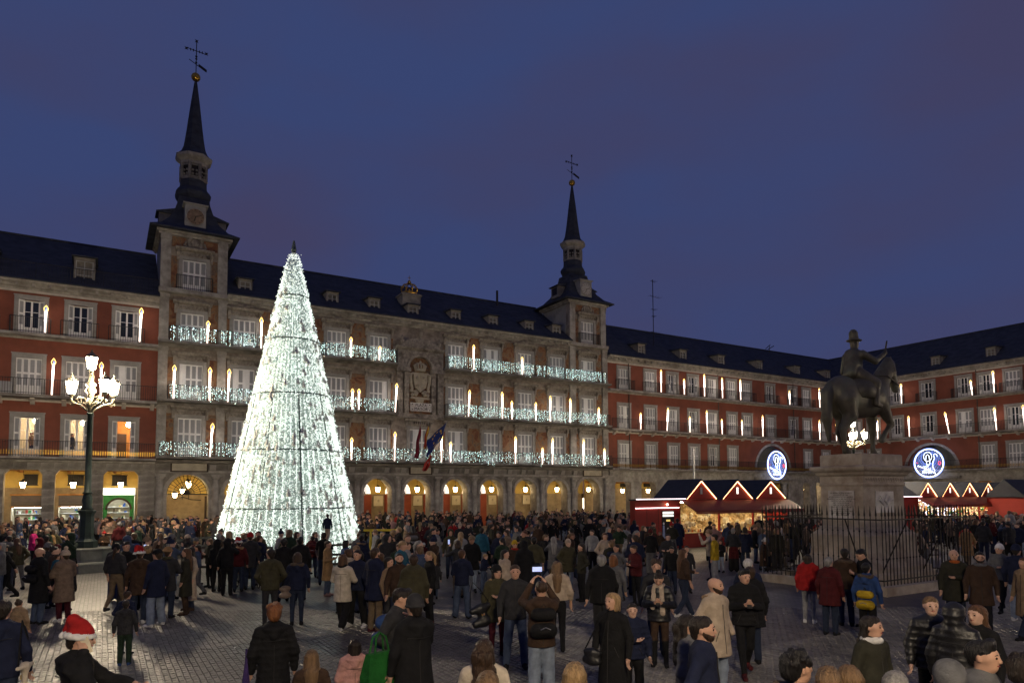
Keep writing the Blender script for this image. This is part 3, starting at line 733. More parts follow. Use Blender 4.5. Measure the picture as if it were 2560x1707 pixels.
# inside the arcade
D5 = 4.2
mb = MB(); mb.box(X0 + OFF, 1.1, 4.72, X1 + OFF, D5, 4.8); mb.build('arcade_ceiling', MT['yellow_plaster'], root)
mb = MB(); mb.box(X0 + OFF, D5, 3.1, X1 + OFF, D5 + .2, 4.75); mb.build('upper_back_wall', MT['yellow_plaster'], root)
mb = MB(); mb.box(X0 + OFF, D5, 0, X1 + OFF, D5 + .2, 3.1); mb.build('lower_back_wall', MT['stone_mid'], root)
for i, c in enumerate(ARCH):
    cc = c*(55 + D5)/55
    if 3 <= i <= 8:
        if i < 8:
            m_ = MB()
            for s in (-1, 1): m_.box(cc + OFF + s*.95 - .34, D5 - .08, 0, cc + OFF + s*.95 + .34, D5 - .003, 3.05)
            m_.build('red_door_panel', MT['red_panel'], root)
            for s in (-1, 1):
                o = MB().prism_y([(cc + OFF + s*1.25 + .55*math.cos(a), 3.12 + .95*math.sin(a)) for a in [math.pi*k/12 for k in range(13)]], D5 - .05, D5 - .003).build('fan_window', MT['window_gleam'], root)
                g = MB()
                for k in range(8):
                    a = math.pi*k/7; g.tube([(cc + OFF + s*1.25, D5 - .07, 3.14), (cc + OFF + s*1.25 + .55*math.cos(a), D5 - .07, 3.12 + .95*math.sin(a))], .018, 4)
                for q in (.45, .8): g.tube([(cc + OFF + s*1.25 + .55*q*math.cos(a), D5 - .07, 3.12 + .95*q*math.sin(a)) for a in [math.pi*k/10 for k in range(11)]], .016, 4)
                g.build('window_bars', MT['iron'], o)
        o = MB().box(cc + OFF - .42, D5 - .2, 2.05, cc + OFF + .42, D5 - .12, 2.95).build('notice_board', MT['cream_board'], root)
        g = MB(); g.lathe([(.1, -.003), (.1, .003)], 10, (0, 0, 0), sq=(1, 1.35)); q = g.build('board_emblem', MT['stone_light'], o, loc=(cc + OFF, D5 - .205, 2.5), rot=(R(90), 0, 0))
    if i == 10:
        MB().box(cc + OFF - .75, D5 - .06, 0, cc + OFF + .1, D5 - .003, 2.6).build('shop_window', MT['shop_glow'], root)
        MB().box(cc + OFF - .95, D5 - .08, 2.62, cc + OFF + .35, D5 - .003, 3.05).build('shop_sign', MT['dark_wood'], root)
    if i == 0:
        g = MB()
        for k in range(17):
            a = math.pi*k/16; g.tube([(c + OFF, .7, 3.18), (c + OFF + 1.4*math.cos(a), .7, 3.17 + 1.4*math.sin(a))], .02, 4)
        for q in (.35, .65, .95): g.tube([(c + OFF + 1.4*q*math.cos(a), .7, 3.17 + 1.4*q*math.sin(a)) for a in [math.pi*k/16 for k in range(17)]], .02, 4)
        g.box(c + OFF - 1.42, .66, 3.1, c + OFF + 1.42, .74, 3.17)
        g.build('fan_grille', MT['iron'], root)
        for s in (-1, 1):
            g = MB()
            for k in range(6): g.cbox(c + OFF + s*(1.35), .9 + k*.16, 1.5, .05, .05, 3.0)
            g.build('gate_leaf', MT['dark_wood'], root)
    lab = {0: 'lit lantern deep inside the leftmost gated arch', 1: 'lit lantern in the arch hidden by the left side of the light tree', 2: 'lit lantern in the arch behind the middle of the light tree', 3: 'lit lantern in the arch behind the right side of the light tree', 4: 'lit lantern in the first whole arch right of the light tree',
           5: 'lit lantern in the arch below the flags', 6: 'lit lantern in the first arch right of the flags', 7: 'lit lantern in the second arch right of the flags', 8: 'lit lantern in the third arch right of the flags', 9: 'lit lantern in the fourth arch right of the flags', 10: 'lit lantern in the last arch under the right clock tower'}[i]
    z = 3.45 if i else 3.9
    lantern(NBASE @ Vector((c*56.6/55, 1.6, z)), lab, 'lanterns hanging in the town hall arches', 4.72 - z - .42)
# triple wall lamp in the gated arch
tl = empty('wall_lamp', NBASE @ Matrix.Translation((5.0, .95, 0))); tag(tl, 'wall lamp with three lit lanterns in the gated arch left of the light tree', 'wall lamp')
MB().tube([(1.3, .35, 2.7), (.6, 0, 2.75), (0, 0, 2.95), (-.5, 0, 2.75)], .03, 6).build('arm', MT['iron'], tl)
for x, z in ((-.5, 3.05), (0, 3.35), (.42, 3.75)):
    inst('glass', LANT[0], tl, (x, 0, z), sc=(.85,)*3); inst('cap', LANT[1], tl, (x, 0, z), sc=(.85,)*3)
    MB().tube([(x, 0, z - .2), (x, 0, 2.75)], .022, 5).build('lantern_stem', MT['iron'], tl)

# --- roof
rf = MB(); rf.prism_x([(-.74, 18.122), (-.76, 18.2), (6., 22.95), (12.6, 18.2), (12.6, 18.122)], 7.64 + OFF, 39.42 + OFF)
rf.tube([(7.64 + OFF, 6, 22.98), (39.42 + OFF, 6, 22.98)], .09, 6); rf.build('roof', MT['slate'], root)
for q in (9.0, 12.4, 15.8, 19.4, 27.1, 31.0, 35.0, 38.2): dormer(root, q, .3, 18.5, OFF)
dormer(root, 22.9, .2, 18.4, OFF)
mb = MB(); mb.box(22.35 + OFF, 1.3, 19.3, 24.05 + OFF, 2.7, 21.0); mb.box(22.25 + OFF, 1.2, 20.8, 24.15 + OFF, 2.8, 20.95); cb = mb.build('crown_pedestal', MT['granite_dark'], root)
mb = MB(); mb.lathe([(.68, 0), (.72, .12), (.7, .22)], 12, (23.25 + OFF, 2., 21.0))
for k in range(8):
    a = 2*math.pi*k/8; mb.tube([(23.25 + OFF + .68*math.cos(a), 2 + .68*math.sin(a), 21.2), (23.25 + OFF + .8*math.cos(a), 2 + .8*math.sin(a), 21.55), (23.25 + OFF + .5*math.cos(a), 2 + .5*math.sin(a), 21.95), (23.25 + OFF + .06*math.cos(a), 2 + .06*math.sin(a), 22.05)], .045, 5)
mb.sphere((23.25 + OFF, 2, 22.2), .17, 8, 6); mb.tube([(23.25 + OFF, 2, 22.3), (23.25 + OFF, 2, 22.8)], .025, 4); mb.tube([(23.1 + OFF, 2, 22.6), (23.4 + OFF, 2, 22.6)], .025, 4); mb.sphere((23.25 + OFF, 2, 21.5), .1, 6, 4)
mb.build('gilt_crown', MT['gilt'], cb, smooth=False)
mb = MB(); mb.lathe([(.13, 20.5), (.13, 23.9)], 6, (34.2 + OFF, 5.2, 0)); mb.build('chimney_pipe', MT['iron'], root)

# --- centre piece with the carved arms
fc = MB()
for a, b in ((21.25, 21.75), (21.95, 22.35), (24.45, 24.85), (25.05, 25.6)):
    fc.box(a + OFF, -.3, 10.0, b + OFF, -.002, 13.6); fc.box(a + OFF - .06, -.36, 13.3, b + OFF + .06, -.301, 13.55)
fc.box(21.2 + OFF, -.34, 9.6, 25.65 + OFF, -.002, 10.0); fc.box(21.15 + OFF, -.5, 13.6, 22.45 + OFF, -.002, 13.95); fc.box(24.4 + OFF, -.5, 13.6, 25.65 + OFF, -.002, 13.95)
arch_wall(fc, 21.3 + OFF, 25.55 + OFF, 13.95, 15.5, 23.4 + OFF, 1.05, 13.95, -.3, -.002, 14)
arch_ring(fc, 23.4 + OFF, 13.95, 1.05, 1.28, -.42, -.301, 16)
fc.prism_x([(0, 15.5), (-.4, 15.52), (-.55, 15.68), (-.55, 15.8), (0, 15.82)], 21.2 + OFF, 25.6 + OFF)
n = 12
for i in range(n):
    a, b = math.pi*(1 - i/n), math.pi*(1 - (i + 1)/n)
    fc.prism_y([(23.4 + OFF + 1.7*math.cos(a), 15.83), (23.4 + OFF + 1.7*math.cos(b), 15.83), (23.4 + OFF + 1.7*math.cos(b), 15.84 + .75*math.sin(b)), (23.4 + OFF + 1.7*math.cos(a), 15.84 + .75*math.sin(a))], -.4, -.002)
fc.build('centre_piece', MT['carved_stone'], root)
MB().box(22.36 + OFF, -.04, 10.02, 24.44 + OFF, -.003, 14.9).build('niche_panel', MT['fresco'], root)
ur = MB()
for x, z in ((21.7, 15.85), (25.15, 15.85), (23.4, 16.62)):
    ur.lathe([(.14, 0), (.09, .1), (.2, .35), (.22, .5), (.1, .62), (.14, .7), (.03, .9)], 8, (x + OFF, -.25, z))
ur.build('urn', MT['carved_stone'], root)
sh = MB()                                    # shield, crown and scrolls in relief
pts = [(-.62, .85), (.62, .85), (.64, .1), (.5, -.45), (0, -.85), (-.5, -.45), (-.64, .1)]
sh.prism_y([(23.4 + OFF + x, 12.75 + z) for x, z in pts], -.32, -.045)
for a, b in (((-.04, -.8), (.04, .82)), ((-.6, -.02), (.6, .06))): sh.box(23.4 + OFF + a[0], -.36, 12.75 + a[1], 23.4 + OFF + b[0], -.321, 12.75 + b[1])
for q in (-.33, .33):
    for z in (-.3, .4): sh.sphere((23.4 + OFF + q, -.34, 12.75 + z), .15, 7, 5)
sh.lathe([(.45, 0), (.48, .14), (.46, .2)], 12, (23.4 + OFF, -.2, 13.72))
for k in range(7):
    a = math.pi*k/6; sh.tube([(23.4 + OFF + .45*math.cos(a), -.2 - .3*math.sin(a)*.6, 13.9), (23.4 + OFF + .56*math.cos(a), -.2 - .4*math.sin(a)*.6, 14.2), (23.4 + OFF + .25*math.cos(a), -.25, 14.45)], [.08, .09, .05], 5)
sh.sphere((23.4 + OFF, -.25, 14.52), .12, 6, 5)
for s in (-1, 1):
    sh.tube([(23.4 + OFF + s*.62, -.2, 13.55), (23.4 + OFF + s*.9, -.22, 13.4), (23.4 + OFF + s*.86, -.2, 12.7), (23.4 + OFF + s*.74, -.22, 12.2), (23.4 + OFF + s*.8, -.2, 11.9)], [.12, .16, .13, .12, .16], 7)
    sh.sphere((23.4 + OFF + s*.42, -.24, 11.72), .2, 8, 6); sh.sphere((23.4 + OFF + s*.72, -.22, 11.66), .16, 8, 6)
    sh.tube([(23.4 + OFF + s*.2, -.2, 11.8), (23.4 + OFF + s*.4, -.22, 12.0), (23.4 + OFF + s*.62, -.2, 11.95)], .1, 6)
sh.box(23.4 + OFF - .9, -.3, 11.3, 23.4 + OFF + .9, -.045, 11.46); sh.lathe([(.42, 0), (.36, -.2), (.2, -.5), (.06, -.62)], 10, (23.4 + OFF, -.14, 11.3))
sh.build('coat_of_arms', MT['stone_light'], root)
sg = MB().box(22.42 + OFF, -.4, 10.22, 24.4 + OFF, -.345, 10.95).build('name_sign', MT['marble'], root)
for t_, z in (('PLAZA', 10.63), ('MAYOR', 10.31)):
    inst('sign_letters', text_mesh('sign_letters', t_, .36, MT['ink'], .006), sg, (23.41 + OFF, -.407, z), (R(90), 0, 0))
mb = MB()
for x in (22.6, 24.22):
    for z in (10.35, 10.82): mb.lathe([(.045, -.02), (.045, .02)], 8, (0, 0, 0)) if False else mb.sphere((x + OFF, -.41, z), .05, 8, 5)
mb.build('sign_rosette', MT['iron'], sg)
mb = MB(); mb.box(22.75 + OFF, -.24, 8.75 + .3, 23.95 + OFF, -.1, 9.55); mb.build('carved_tablet', MT['carved_stone'], root)
mb = MB()
for k in range(6): mb.box(22.85 + OFF + .19*k, -.27, 9.12, 22.9 + OFF + .19*k, -.241, 9.5)
mb.build('tablet_relief', MT['ink'], root)

# --- towers
def tower(cx, clock_mat, face_mat):
    a, b = cx - 2.27 + OFF, cx + 2.27 + OFF; c = cx + OFF; cy = 2.37
    w = MB(); w.box(a + .02, .5, 17.5, a + .3, 4.72, 22.42); w.box(b - .3, .5, 17.5, b - .02, 4.72, 22.42); w.box(a + .3, 4.4, 17.5, b - .3, 4.72, 22.42)
    w.build('tower_side_wall', MT['pale_plaster'], root)
    w = MB(); holed_wall(w, a, b, 17.6, 22.42, [(c - .8, c + .8, 17.95, 20.45)], 0, .499); w.build('tower_front_wall', MT['casa_wall'], root)
    window(root, cx, 17.95, 1.6, 2.5, 'closed', OFF, side=.26, top=.22)
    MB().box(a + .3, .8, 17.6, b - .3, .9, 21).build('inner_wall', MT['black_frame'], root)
    inst('window_hood', HOOD[0], root, (c, -.01, 20.68))
    # crest roundel over the window
    m_ = MB(); arch_ring(m_, c, 21.75, .36, .52, -.14, -.002, 18, 0, 2*math.pi); m_.sphere((c, -.06, 21.75), .3, 8, 6, (1, .4, 1)); m_.prism_x([(0, 21.18), (-.2, 21.18), (-.2, 21.27), (0, 21.27)], c - .75, c + .75)
    for s in (-1, 1): m_.tube([(c + s*.5, -.08, 21.35), (c + s*.75, -.1, 21.5), (c + s*.62, -.08, 21.8)], .08, 6)
    m_.build('crest_roundel', MT['carved_stone'], root)
    for s in (-1, 1):
        fresco(cx + s*1.36 - .2 if s < 0 else cx + 1.16, cx - 1.16 if s < 0 else cx + 1.56, 18.05, 20.6)
    fresco(cx - 1.56, cx - .6, 21.32, 22.05); fresco(cx + .6, cx + 1.56, 21.32, 22.05)
    for s in (-1, 1):
        x = c + s*1.93; m_ = MB(); m_.box(x - .33, -.16, 18.13, x + .33, -.002, 22.1); m_.box(x - .37, -.22, 21.75, x + .37, -.161, 22.0); m_.build('pilaster', MT['granite'], root)
    m_ = MB()
    m_.prism_x([(-.17, 17.75), (-.45, 17.82), (-.45, 18.12), (-.002, 18.12), (-.002, 17.75)], a - .1, b + .1)
    for q, z0, z1 in ((.16, 22.1, 22.28), (.3, 22.281, 22.45)):
        m_.box(a - q, -q, z0, b + q, -.003, z1); m_.box(a - q, 0, z0, a - .003, 4.72 + q, z1); m_.box(b + .003, 0, z0, b + q, 4.72 + q, z1)
    m_.build('tower_cornice', MT['granite'], root)
    inst('balcony_railing', rail_mesh(c - 1.22, c + 1.22, sp=.13, returns=.35), root, (0, -.42, 18.12))['kind'] = 'stuff'
    q2 = math.sqrt(2)
    r_ = MB(); r_.lathe([(3.02*q2, 22.46), (3.05*q2, 22.56), (2.3*q2, 23.0), (1.75*q2, 23.65), (1.35*q2, 24.5), (1.12*q2, 25.3), (1.05*q2, 25.75)], 4, (c, cy, 0), a0=math.pi/4)
    r_.build('tower_roof', MT['slate'], root)
    # clock dormer in front, lucarnes at the sides
    d = MB(); d.box(c - .72, .15, 22.9, c + .72, 1.6, 24.78); d.prism_x([(.02, 24.782), (.02, 24.86), (1.9, 25.0), (1.9, 24.782)], c - .86, c + .86)
    o = d.build('clock_dormer', MT['pale_plaster'], root)
    f = MB(); f.lathe([(.66, 0), (.66, .05), (.6, .09), (.6, .06)], 28, (0, 0, 0)); f.build('clock_ring', MT['granite'], o, (c, .15, 23.86), smooth=False, rot=(R(90), 0, 0))
    f = MB(); f.lathe([(.59, 0), (.59, .07)], 28); f.build('clock_face', MT[face_mat], o, (c, .15, 23.86), rot=(R(90), 0, 0))
    h = MB()
    for k in range(12):
        t_ = math.pi/6*k; x, z = math.sin(t_), math.cos(t_); h.tube([(c + .45*x, .07, 23.86 + .45*z), (c + .55*x, .07, 23.86 + .55*z)], .018, 4)
    h.tube([(c, .06, 23.86), (c - .08, .06, 23.52)], .03, 4); h.tube([(c, .06, 23.86), (c + .4, .06, 23.98)], .02, 4)
    h.build('clock_hands', MT['ink'], o)
    for s in (-1, 1):
        d = MB(); d.box(c + s*1.3, cy - .62, 23.2, c + s*2.35, cy + .62, 24.35); d.build('lucarne', MT['granite_dark'], root)
        d = MB(); d.prism_y([(c + s*.9, 24.9), (c + s*2.55, 24.4), (c + s*2.55, 24.32), (c + s*.9, 24.352)] if s > 0 else [(c + s*2.55, 24.4), (c + s*.9, 24.9), (c + s*.9, 24.352), (c + s*2.55, 24.32)], cy - .8, cy + .8); d.build('lucarne_roof', MT['slate'], root)
        d = MB(); d.box(c + s*2.352, cy - .42, 23.45, c + s*2.37, cy + .42, 24.2); d.build('lucarne_opening', MT['black_frame'], root)
    r8 = 1/math.cos(math.pi/8)
    l = MB(); l.lathe([(1.12, 25.752), (1.3, 26.05), (1.34, 26.3), (1.22, 26.52), (1.02, 26.75), (.98, 27.35)], 8, (c, cy, 0), a0=math.pi/8); l.build('spire_drum', MT['slate'], root)
    l = MB(); l.lathe([(.82, 27.352), (.82, 28.6)], 8, (c, cy, 0), a0=math.pi/8); o = l.build('belvedere', MT['black_frame'], root)
    l = MB()
    for k in range(8):
        a_ = math.pi/8 + math.pi/4*k; x, y = c + .93*math.cos(a_), cy + .93*math.sin(a_); l.lathe([(.12, 27.352), (.12, 28.6)], 6, (x, y, 0))
        am = math.pi/4*k; u = Vector((-math.sin(am), math.cos(am), 0)); p = Vector((c + .87*math.cos(am), cy + .87*math.sin(am), 0))
        for z0, z1 in ((27.36, 27.62), (28.42, 28.58)):
            q = [p + u*.3, p - u*.3]; l.add([(q[0].x, q[0].y, z0), (q[1].x, q[1].y, z0), (q[1].x, q[1].y, z1), (q[0].x, q[0].y, z1)], [(0, 1, 2, 3)])
        for sgn in (-1, 1):
            for z in (27.75, 28.05): l.sphere((p.x + u.x*.14*sgn, p.y + u.y*.14*sgn, z), .1, 5, 4)
    l.build('belvedere_posts', MT['granite_dark'], o)
    l = MB(); l.lathe([(1.0, 28.602), (1.02, 28.8), (1.25, 28.98), (1.36, 29.1), (1.38, 29.28)], 8, (c, cy, 0), a0=math.pi/8); l.build('spire_cornice', MT['granite'], root)
    l = MB(); l.lathe([(1.3, 29.282), (1.0, 29.6), (.84, 30.0), (.72, 30.7), (.6, 31.6), (.36, 33.6), (.12, 35.4), (.09, 35.55)], 8, (c, cy, 0), a0=math.pi/8); l.build('spire', MT['slate'], root)
    l = MB(); l.sphere((c, cy, 35.9), .34, 14, 10); l.build('gilt_ball', MT['gilt'], root, smooth=True)
    l = MB(); l.tube([(c, cy, 36.2), (c, cy, 38.95)], .035, 5); l.tube([(c - .75, cy - .1, 38.05), (c + .75, cy + .1, 38.05)], .03, 5)
    for x, z in ((-.72, 38.05), (.72, 38.05), (0, 38.85)):
        l.sphere((c + x, cy, z), .09, 6, 5)
        for dx, dz in ((.12, .12), (-.12, .12), (.12, -.12), (-.12, -.12)): l.tube([(c + x, cy, z), (c + x + dx, cy, z + dz)], .022, 4)
    for q in (-.42, -.22, .22, .42): l.tube([(c + q, cy - .01, 37.95), (c + q, cy + .01, 38.15)], .035, 4)
    for z in (37.1, 37.4, 37.6): l.sphere((c, cy, z), .09, 6, 5)
    l.build('iron_cross', MT['iron'], root)
    l = MB()
    d0 = Vector((.55, -.2, -.42)); P0 = Vector((c, cy, 36.95))
    l.tube([P0 - d0*.9, P0 + d0*1.3], .03, 4)
    q = [P0 + d0*.3, P0 + d0*1.35, P0 + d0*1.35 + Vector((0, 0, .2)), P0 + d0*.3 + Vector((0, 0, .2))]
    l.add([tuple(v + Vector((0, .02, 0))) for v in q] + [tuple(v - Vector((0, .02, 0))) for v in q], [(0, 1, 2, 3), (7, 6, 5, 4), (0, 4, 5, 1), (1, 5, 6, 2), (2, 6, 7, 3), (3, 7, 4, 0)])
    l.build('weather_vane', MT['iron'], root)
tower(5.37, 'pale_plaster', 'clock_brown') if mat('clock_brown', (.22, .15, .10), .8, var=.4, scale=5) else None
mat('clock_pale', (.42, .39, .35), .7, var=.15, scale=5)
tower(41.76, 'pale_plaster', 'clock_pale')

# --- aerial on the long roof
an = empty('television_aerial', NBASE @ Matrix.Translation((53., 2.5, 20.2))); tag(an, 'tall thin aerial mast standing on the roof right of the right clock tower', 'aerial')
mb = MB(); mb.tube([(0, 0, -1.2), (0, 0, 7.1)], .045, 5); mb.build('mast', MT['iron'], an)
for z, w in ((6.95, .55), (5.2, 1.2), (3.7, .5), (2.9, .35), (1.1, .8)):
    mb = MB(); mb.tube([(-w*.4, 0, z), (w, .2, z - .05)], .022, 4)
    for k in range(5): mb.tube([(-w*.4 + w*1.4*k/4, -.25, z), (-w*.4 + w*1.4*k/4, .25, z)], .012, 4)
    mb.build('antenna', MT['iron'], an)
for (t_, y_, z_), lab in (((47.5, 5.5, 22.1), 'low rooftop aerial beside the right clock tower'), ((76.5, 5.5, 22.3), 'small dark chimney cowl on the far roof ridge')):
    a2 = empty('rooftop_aerial', NBASE @ Matrix.Translation((t_, y_, z_))); tag(a2, lab, 'aerial')
    mb = MB(); mb.tube([(-.8, 0, 0), (.2, 0, .7)], .05, 4); mb.tube([(-.3, 0, 0), (.9, 0, .6)], .05, 4); mb.tube([(0, 0, -.4), (0, 0, .5)], .05, 4); mb.build('bars', MT['iron'], a2)
# ------------------------------------------------------------------ the paved square
def paving_mat(name, island=False):
    m, nt, b = mat_base(name, (.1, .09, .085), .45, spec=.5); L = nt.links.new
    geo = node(nt, 'ShaderNodeNewGeometry'); mp = node(nt, 'ShaderNodeMapping'); mp.inputs['Rotation'].default_value = (0, 0, -TH)
    L(geo.outputs['Position'], mp.inputs[0]); sx = node(nt, 'ShaderNodeSeparateXYZ'); L(mp.outputs[0], sx.inputs[0])
    def band(sock, shift, w):
        a = node(nt, 'ShaderNodeMath', operation='ADD'); a.inputs[1].default_value = shift; L(sock, a.inputs[0])
        md = node(nt, 'ShaderNodeMath', operation='FLOORED_MODULO'); md.inputs[1].default_value = 8.3; L(a.outputs[0], md.inputs[0])
        lt = node(nt, 'ShaderNodeMath', operation='LESS_THAN'); lt.inputs[1].default_value = w; L(md.outputs[0], lt.inputs[0]); return lt.outputs[0]
    A = band(sx.outputs[0], 1.0, 1.9); B = band(sx.outputs[1], 8.3*2 - 14.9 + 8.3, 2.6)
    mxm = node(nt, 'ShaderNodeMath', operation='MAXIMUM'); L(A, mxm.inputs[0]); L(B, mxm.inputs[1])
    # dark and dun panels between the granite bands
    fl = node(nt, 'ShaderNodeVectorMath', operation='DIVIDE'); fl.inputs[1].default_value = (8.3, 8.3, 1); L(mp.outputs[0], fl.inputs[0])
    f2 = node(nt, 'ShaderNodeVectorMath', operation='FLOOR'); L(fl.outputs[0], f2.inputs[0])
    wn = node(nt, 'ShaderNodeTexWhiteNoise', noise_dimensions='2D'); L(f2.outputs[0], wn.inputs[0])
    pr = node(nt, 'ShaderNodeMix', data_type='RGBA'); pr.inputs[6].default_value = (.066, .06, .06, 1); pr.inputs[7].default_value = (.105, .092, .089, 1); L(wn.outputs[0], pr.inputs[0])
    m1 = node(nt, 'ShaderNodeMix', data_type='RGBA'); m1.inputs[7].default_value = (.155, .145, .13, 1); L(mxm.outputs[0], m1.inputs[0]); L(pr.outputs[2], m1.inputs[6])
    if island:
        var = geo.outputs['Random Per Island']; amt = (.72, 1.3)
    else:
        br = node(nt, 'ShaderNodeTexBrick'); br.offset = .5
        mp2 = node(nt, 'ShaderNodeMapping'); mp2.inputs['Rotation'].default_value = (0, 0, math.pi/2 - TH); L(geo.outputs['Position'], mp2.inputs[0]); L(mp2.outputs[0], br.inputs[0])
        br.inputs['Color1'].default_value = (.75, .75, .75, 1); br.inputs['Color2'].default_value = (1.25, 1.25, 1.25, 1); br.inputs['Mortar'].default_value = (.35, .33, .3, 1)
        br.inputs['Scale'].default_value = 1.0; br.inputs['Mortar Size'].default_value = .009; br.inputs['Brick Width'].default_value = .165; br.inputs['Row Height'].default_value = .098
        bp = node(nt, 'ShaderNodeBump'); bp.inputs['Strength'].default_value = .55; bp.inputs['Distance'].default_value = .02
        nz = node(nt, 'ShaderNodeTexNoise'); nz.inputs['Scale'].default_value = 9.; L(mp.outputs[0], nz.inputs['Vector'])
        ad = node(nt, 'ShaderNodeMath', operation='ADD'); L(nz.outputs[0], ad.inputs[0]); rgb = node(nt, 'ShaderNodeRGBToBW'); L(br.outputs[0], rgb.inputs[0]); L(rgb.outputs[0], ad.inputs[1])
        L(ad.outputs[0], bp.inputs['Height']); L(bp.outputs[0], b.inputs['Normal'])
    m2 = node(nt, 'ShaderNodeMix', data_type='RGBA', blend_type='MULTIPLY'); m2.inputs[0].default_value = 1; L(m1.outputs[2], m2.inputs[6])
    if island:
        r = node(nt, 'ShaderNodeMapRange'); r.inputs[3].default_value, r.inputs[4].default_value = amt; L(var, r.inputs[0]); L(r.outputs[0], m2.inputs[7])
    else: L(br.outputs[0], m2.inputs[7])
    # damp stains and trodden patches
    n4 = node(nt, 'ShaderNodeTexNoise'); n4.inputs['Scale'].default_value = .45; n4.inputs['Detail'].default_value = 6; L(mp.outputs[0], n4.inputs['Vector'])
    r4 = node(nt, 'ShaderNodeMapRange'); r4.inputs[1].default_value = .35; r4.inputs[2].default_value = .65; r4.inputs[3].default_value = .72; r4.inputs[4].default_value = 1.25; L(n4.outputs[0], r4.inputs[0])
    m3 = node(nt, 'ShaderNodeMix', data_type='RGBA', blend_type='MULTIPLY'); m3.inputs[0].default_value = 1; L(m2.outputs[2], m3.inputs[6]); L(r4.outputs[0], m3.inputs[7])
    L(m3.outputs[2], b.inputs['Base Color'])
    r5 = node(nt, 'ShaderNodeMapRange'); r5.inputs[1].default_value = .3; r5.inputs[2].default_value = .7; r5.inputs[3].default_value = .34; r5.inputs[4].default_value = .62; L(n4.outputs[0], r5.inputs[0]); L(r5.outputs[0], b.inputs['Roughness'])
    return m
paving_mat('paving'); paving_mat('setts', True)
gr = MB()
N1 = (9.4, 19.6)
gr.add([(-400, -300, 0), (400, -300, 0), (400, 400, 0), (-400, 400, 0)], [(0, 1, 2, 3)])
paving = gr.build('paving', MT['paving'], kind='structure'); paving.matrix_world = PBASE
# separate setts where the photograph shows them one by one
def sett(mb, x, y, w, l, h, rj):
    c = .012; t1, t2, t3, t4 = [h + rj.uniform(-.004, .004) for _ in range(4)]; a, b = w/2, l/2
    mb.add([(x - a, y - b, -.001), (x + a, y - b, -.001), (x + a, y + b, -.001), (x - a, y + b, -.001), (x - a + c, y - b + c, t1), (x + a - c, y - b + c, t2), (x + a - c, y + b - c, t3), (x - a + c, y + b - c, t4)],
           [(0, 1, 5, 4), (1, 2, 6, 5), (2, 3, 7, 6), (3, 0, 4, 7), (4, 5, 6, 7)])
sw, sl_ = .098, .165
cand = []
for i in range(-47, 250):
    t = i*sw
    for j in range(-80, 175):
        n = j*sl_ + (sl_/2 if i % 2 else 0)
        p = pl(t, n)
        if 10.2 < p.y < 18.2 and abs(p.x) < p.y*.775 + .3: cand.append((p.y, t, n))
cand.sort()
unit = [MB() for _ in range(4)]
for k, u in enumerate(unit): sett(u, 0, 0, sw - .009, sl_ - .01, .016 + .003*k, random.Random(k))
unit = [u.mesh('sett', MT['setts']) for u in unit]
first = [c for c in cand if c[0] > 10.9][:300]; fs = set(first)
for c in first: inst('sett', rnd.choice(unit), paving, (c[1], c[2], 0), (0, 0, rnd.uniform(-.04, .04)))
sm = MB(); rj = random.Random(3)
for c in cand:
    if c not in fs: sett(sm, c[1] + rj.uniform(-.004, .004), c[2] + rj.uniform(-.006, .006), sw - rj.uniform(.006, .013), sl_ - rj.uniform(.007, .015), .013 + rj.uniform(0, .008), rj)
sm.build('setts', MT['setts'], paving, kind='stuff')

# ------------------------------------------------------------------ soft solids: signed distances on a grid, then one continuous skin
def smin_into(D, ID, sl, d, k, pid):
    c = D[sl]; nearer = d < c
    ID[sl] = np.where(nearer, pid, ID[sl])
    h = np.maximum(k - np.abs(c - d), 0)/k
    D[sl] = np.minimum(c, d) - h*h*k*.25
def prim_dist(p, X, Y, Z):
    ty = p[0]
    if ty == 'c':                     # tapered capsule, optional flattening of y about the axis
        a, b, ra, rb = np.array(p[1], float), np.array(p[2], float), p[3], p[4]; sq = p[5]
        ba = b - a; L2 = max(float(ba @ ba), 1e-9)
        px, py, pz = X - a[0], Y - a[1], Z - a[2]
        t = np.clip((px*ba[0] + py*ba[1] + pz*ba[2])/L2, 0, 1)
        dx, dy, dz = px - t*ba[0], py - t*ba[1], pz - t*ba[2]
        if sq != 1: dy = dy/sq
        return np.sqrt(dx*dx + dy*dy + dz*dz) - (ra + (rb - ra)*t)
    if ty == 'e':                     # ellipsoid
        c, r = p[1], p[2]
        qx, qy, qz = (X - c[0])/r[0], (Y - c[1])/r[1], (Z - c[2])/r[2]
        k0 = np.sqrt(qx*qx + qy*qy + qz*qz) + 1e-9
        k1 = np.sqrt((qx/r[0])**2 + (qy/r[1])**2 + (qz/r[2])**2) + 1e-9
        return k0*(k0 - 1)/k1
def prim_box(p):
    if p[0] == 'c':
        a, b, r = np.array(p[1], float), np.array(p[2], float), max(p[3], p[4])
        return np.minimum(a, b) - r, np.maximum(a, b) + r
    c, r = np.array(p[1], float), np.array(p[2], float); return c - r, c + r
C = lambda a, b, ra, rb=None, k=.03, m=0, sq=1: (('c', a, b, ra, ra if rb is None else rb, sq), k, m)
EL = lambda c, r, k=.03, m=0: (('e', c, r), k, m)
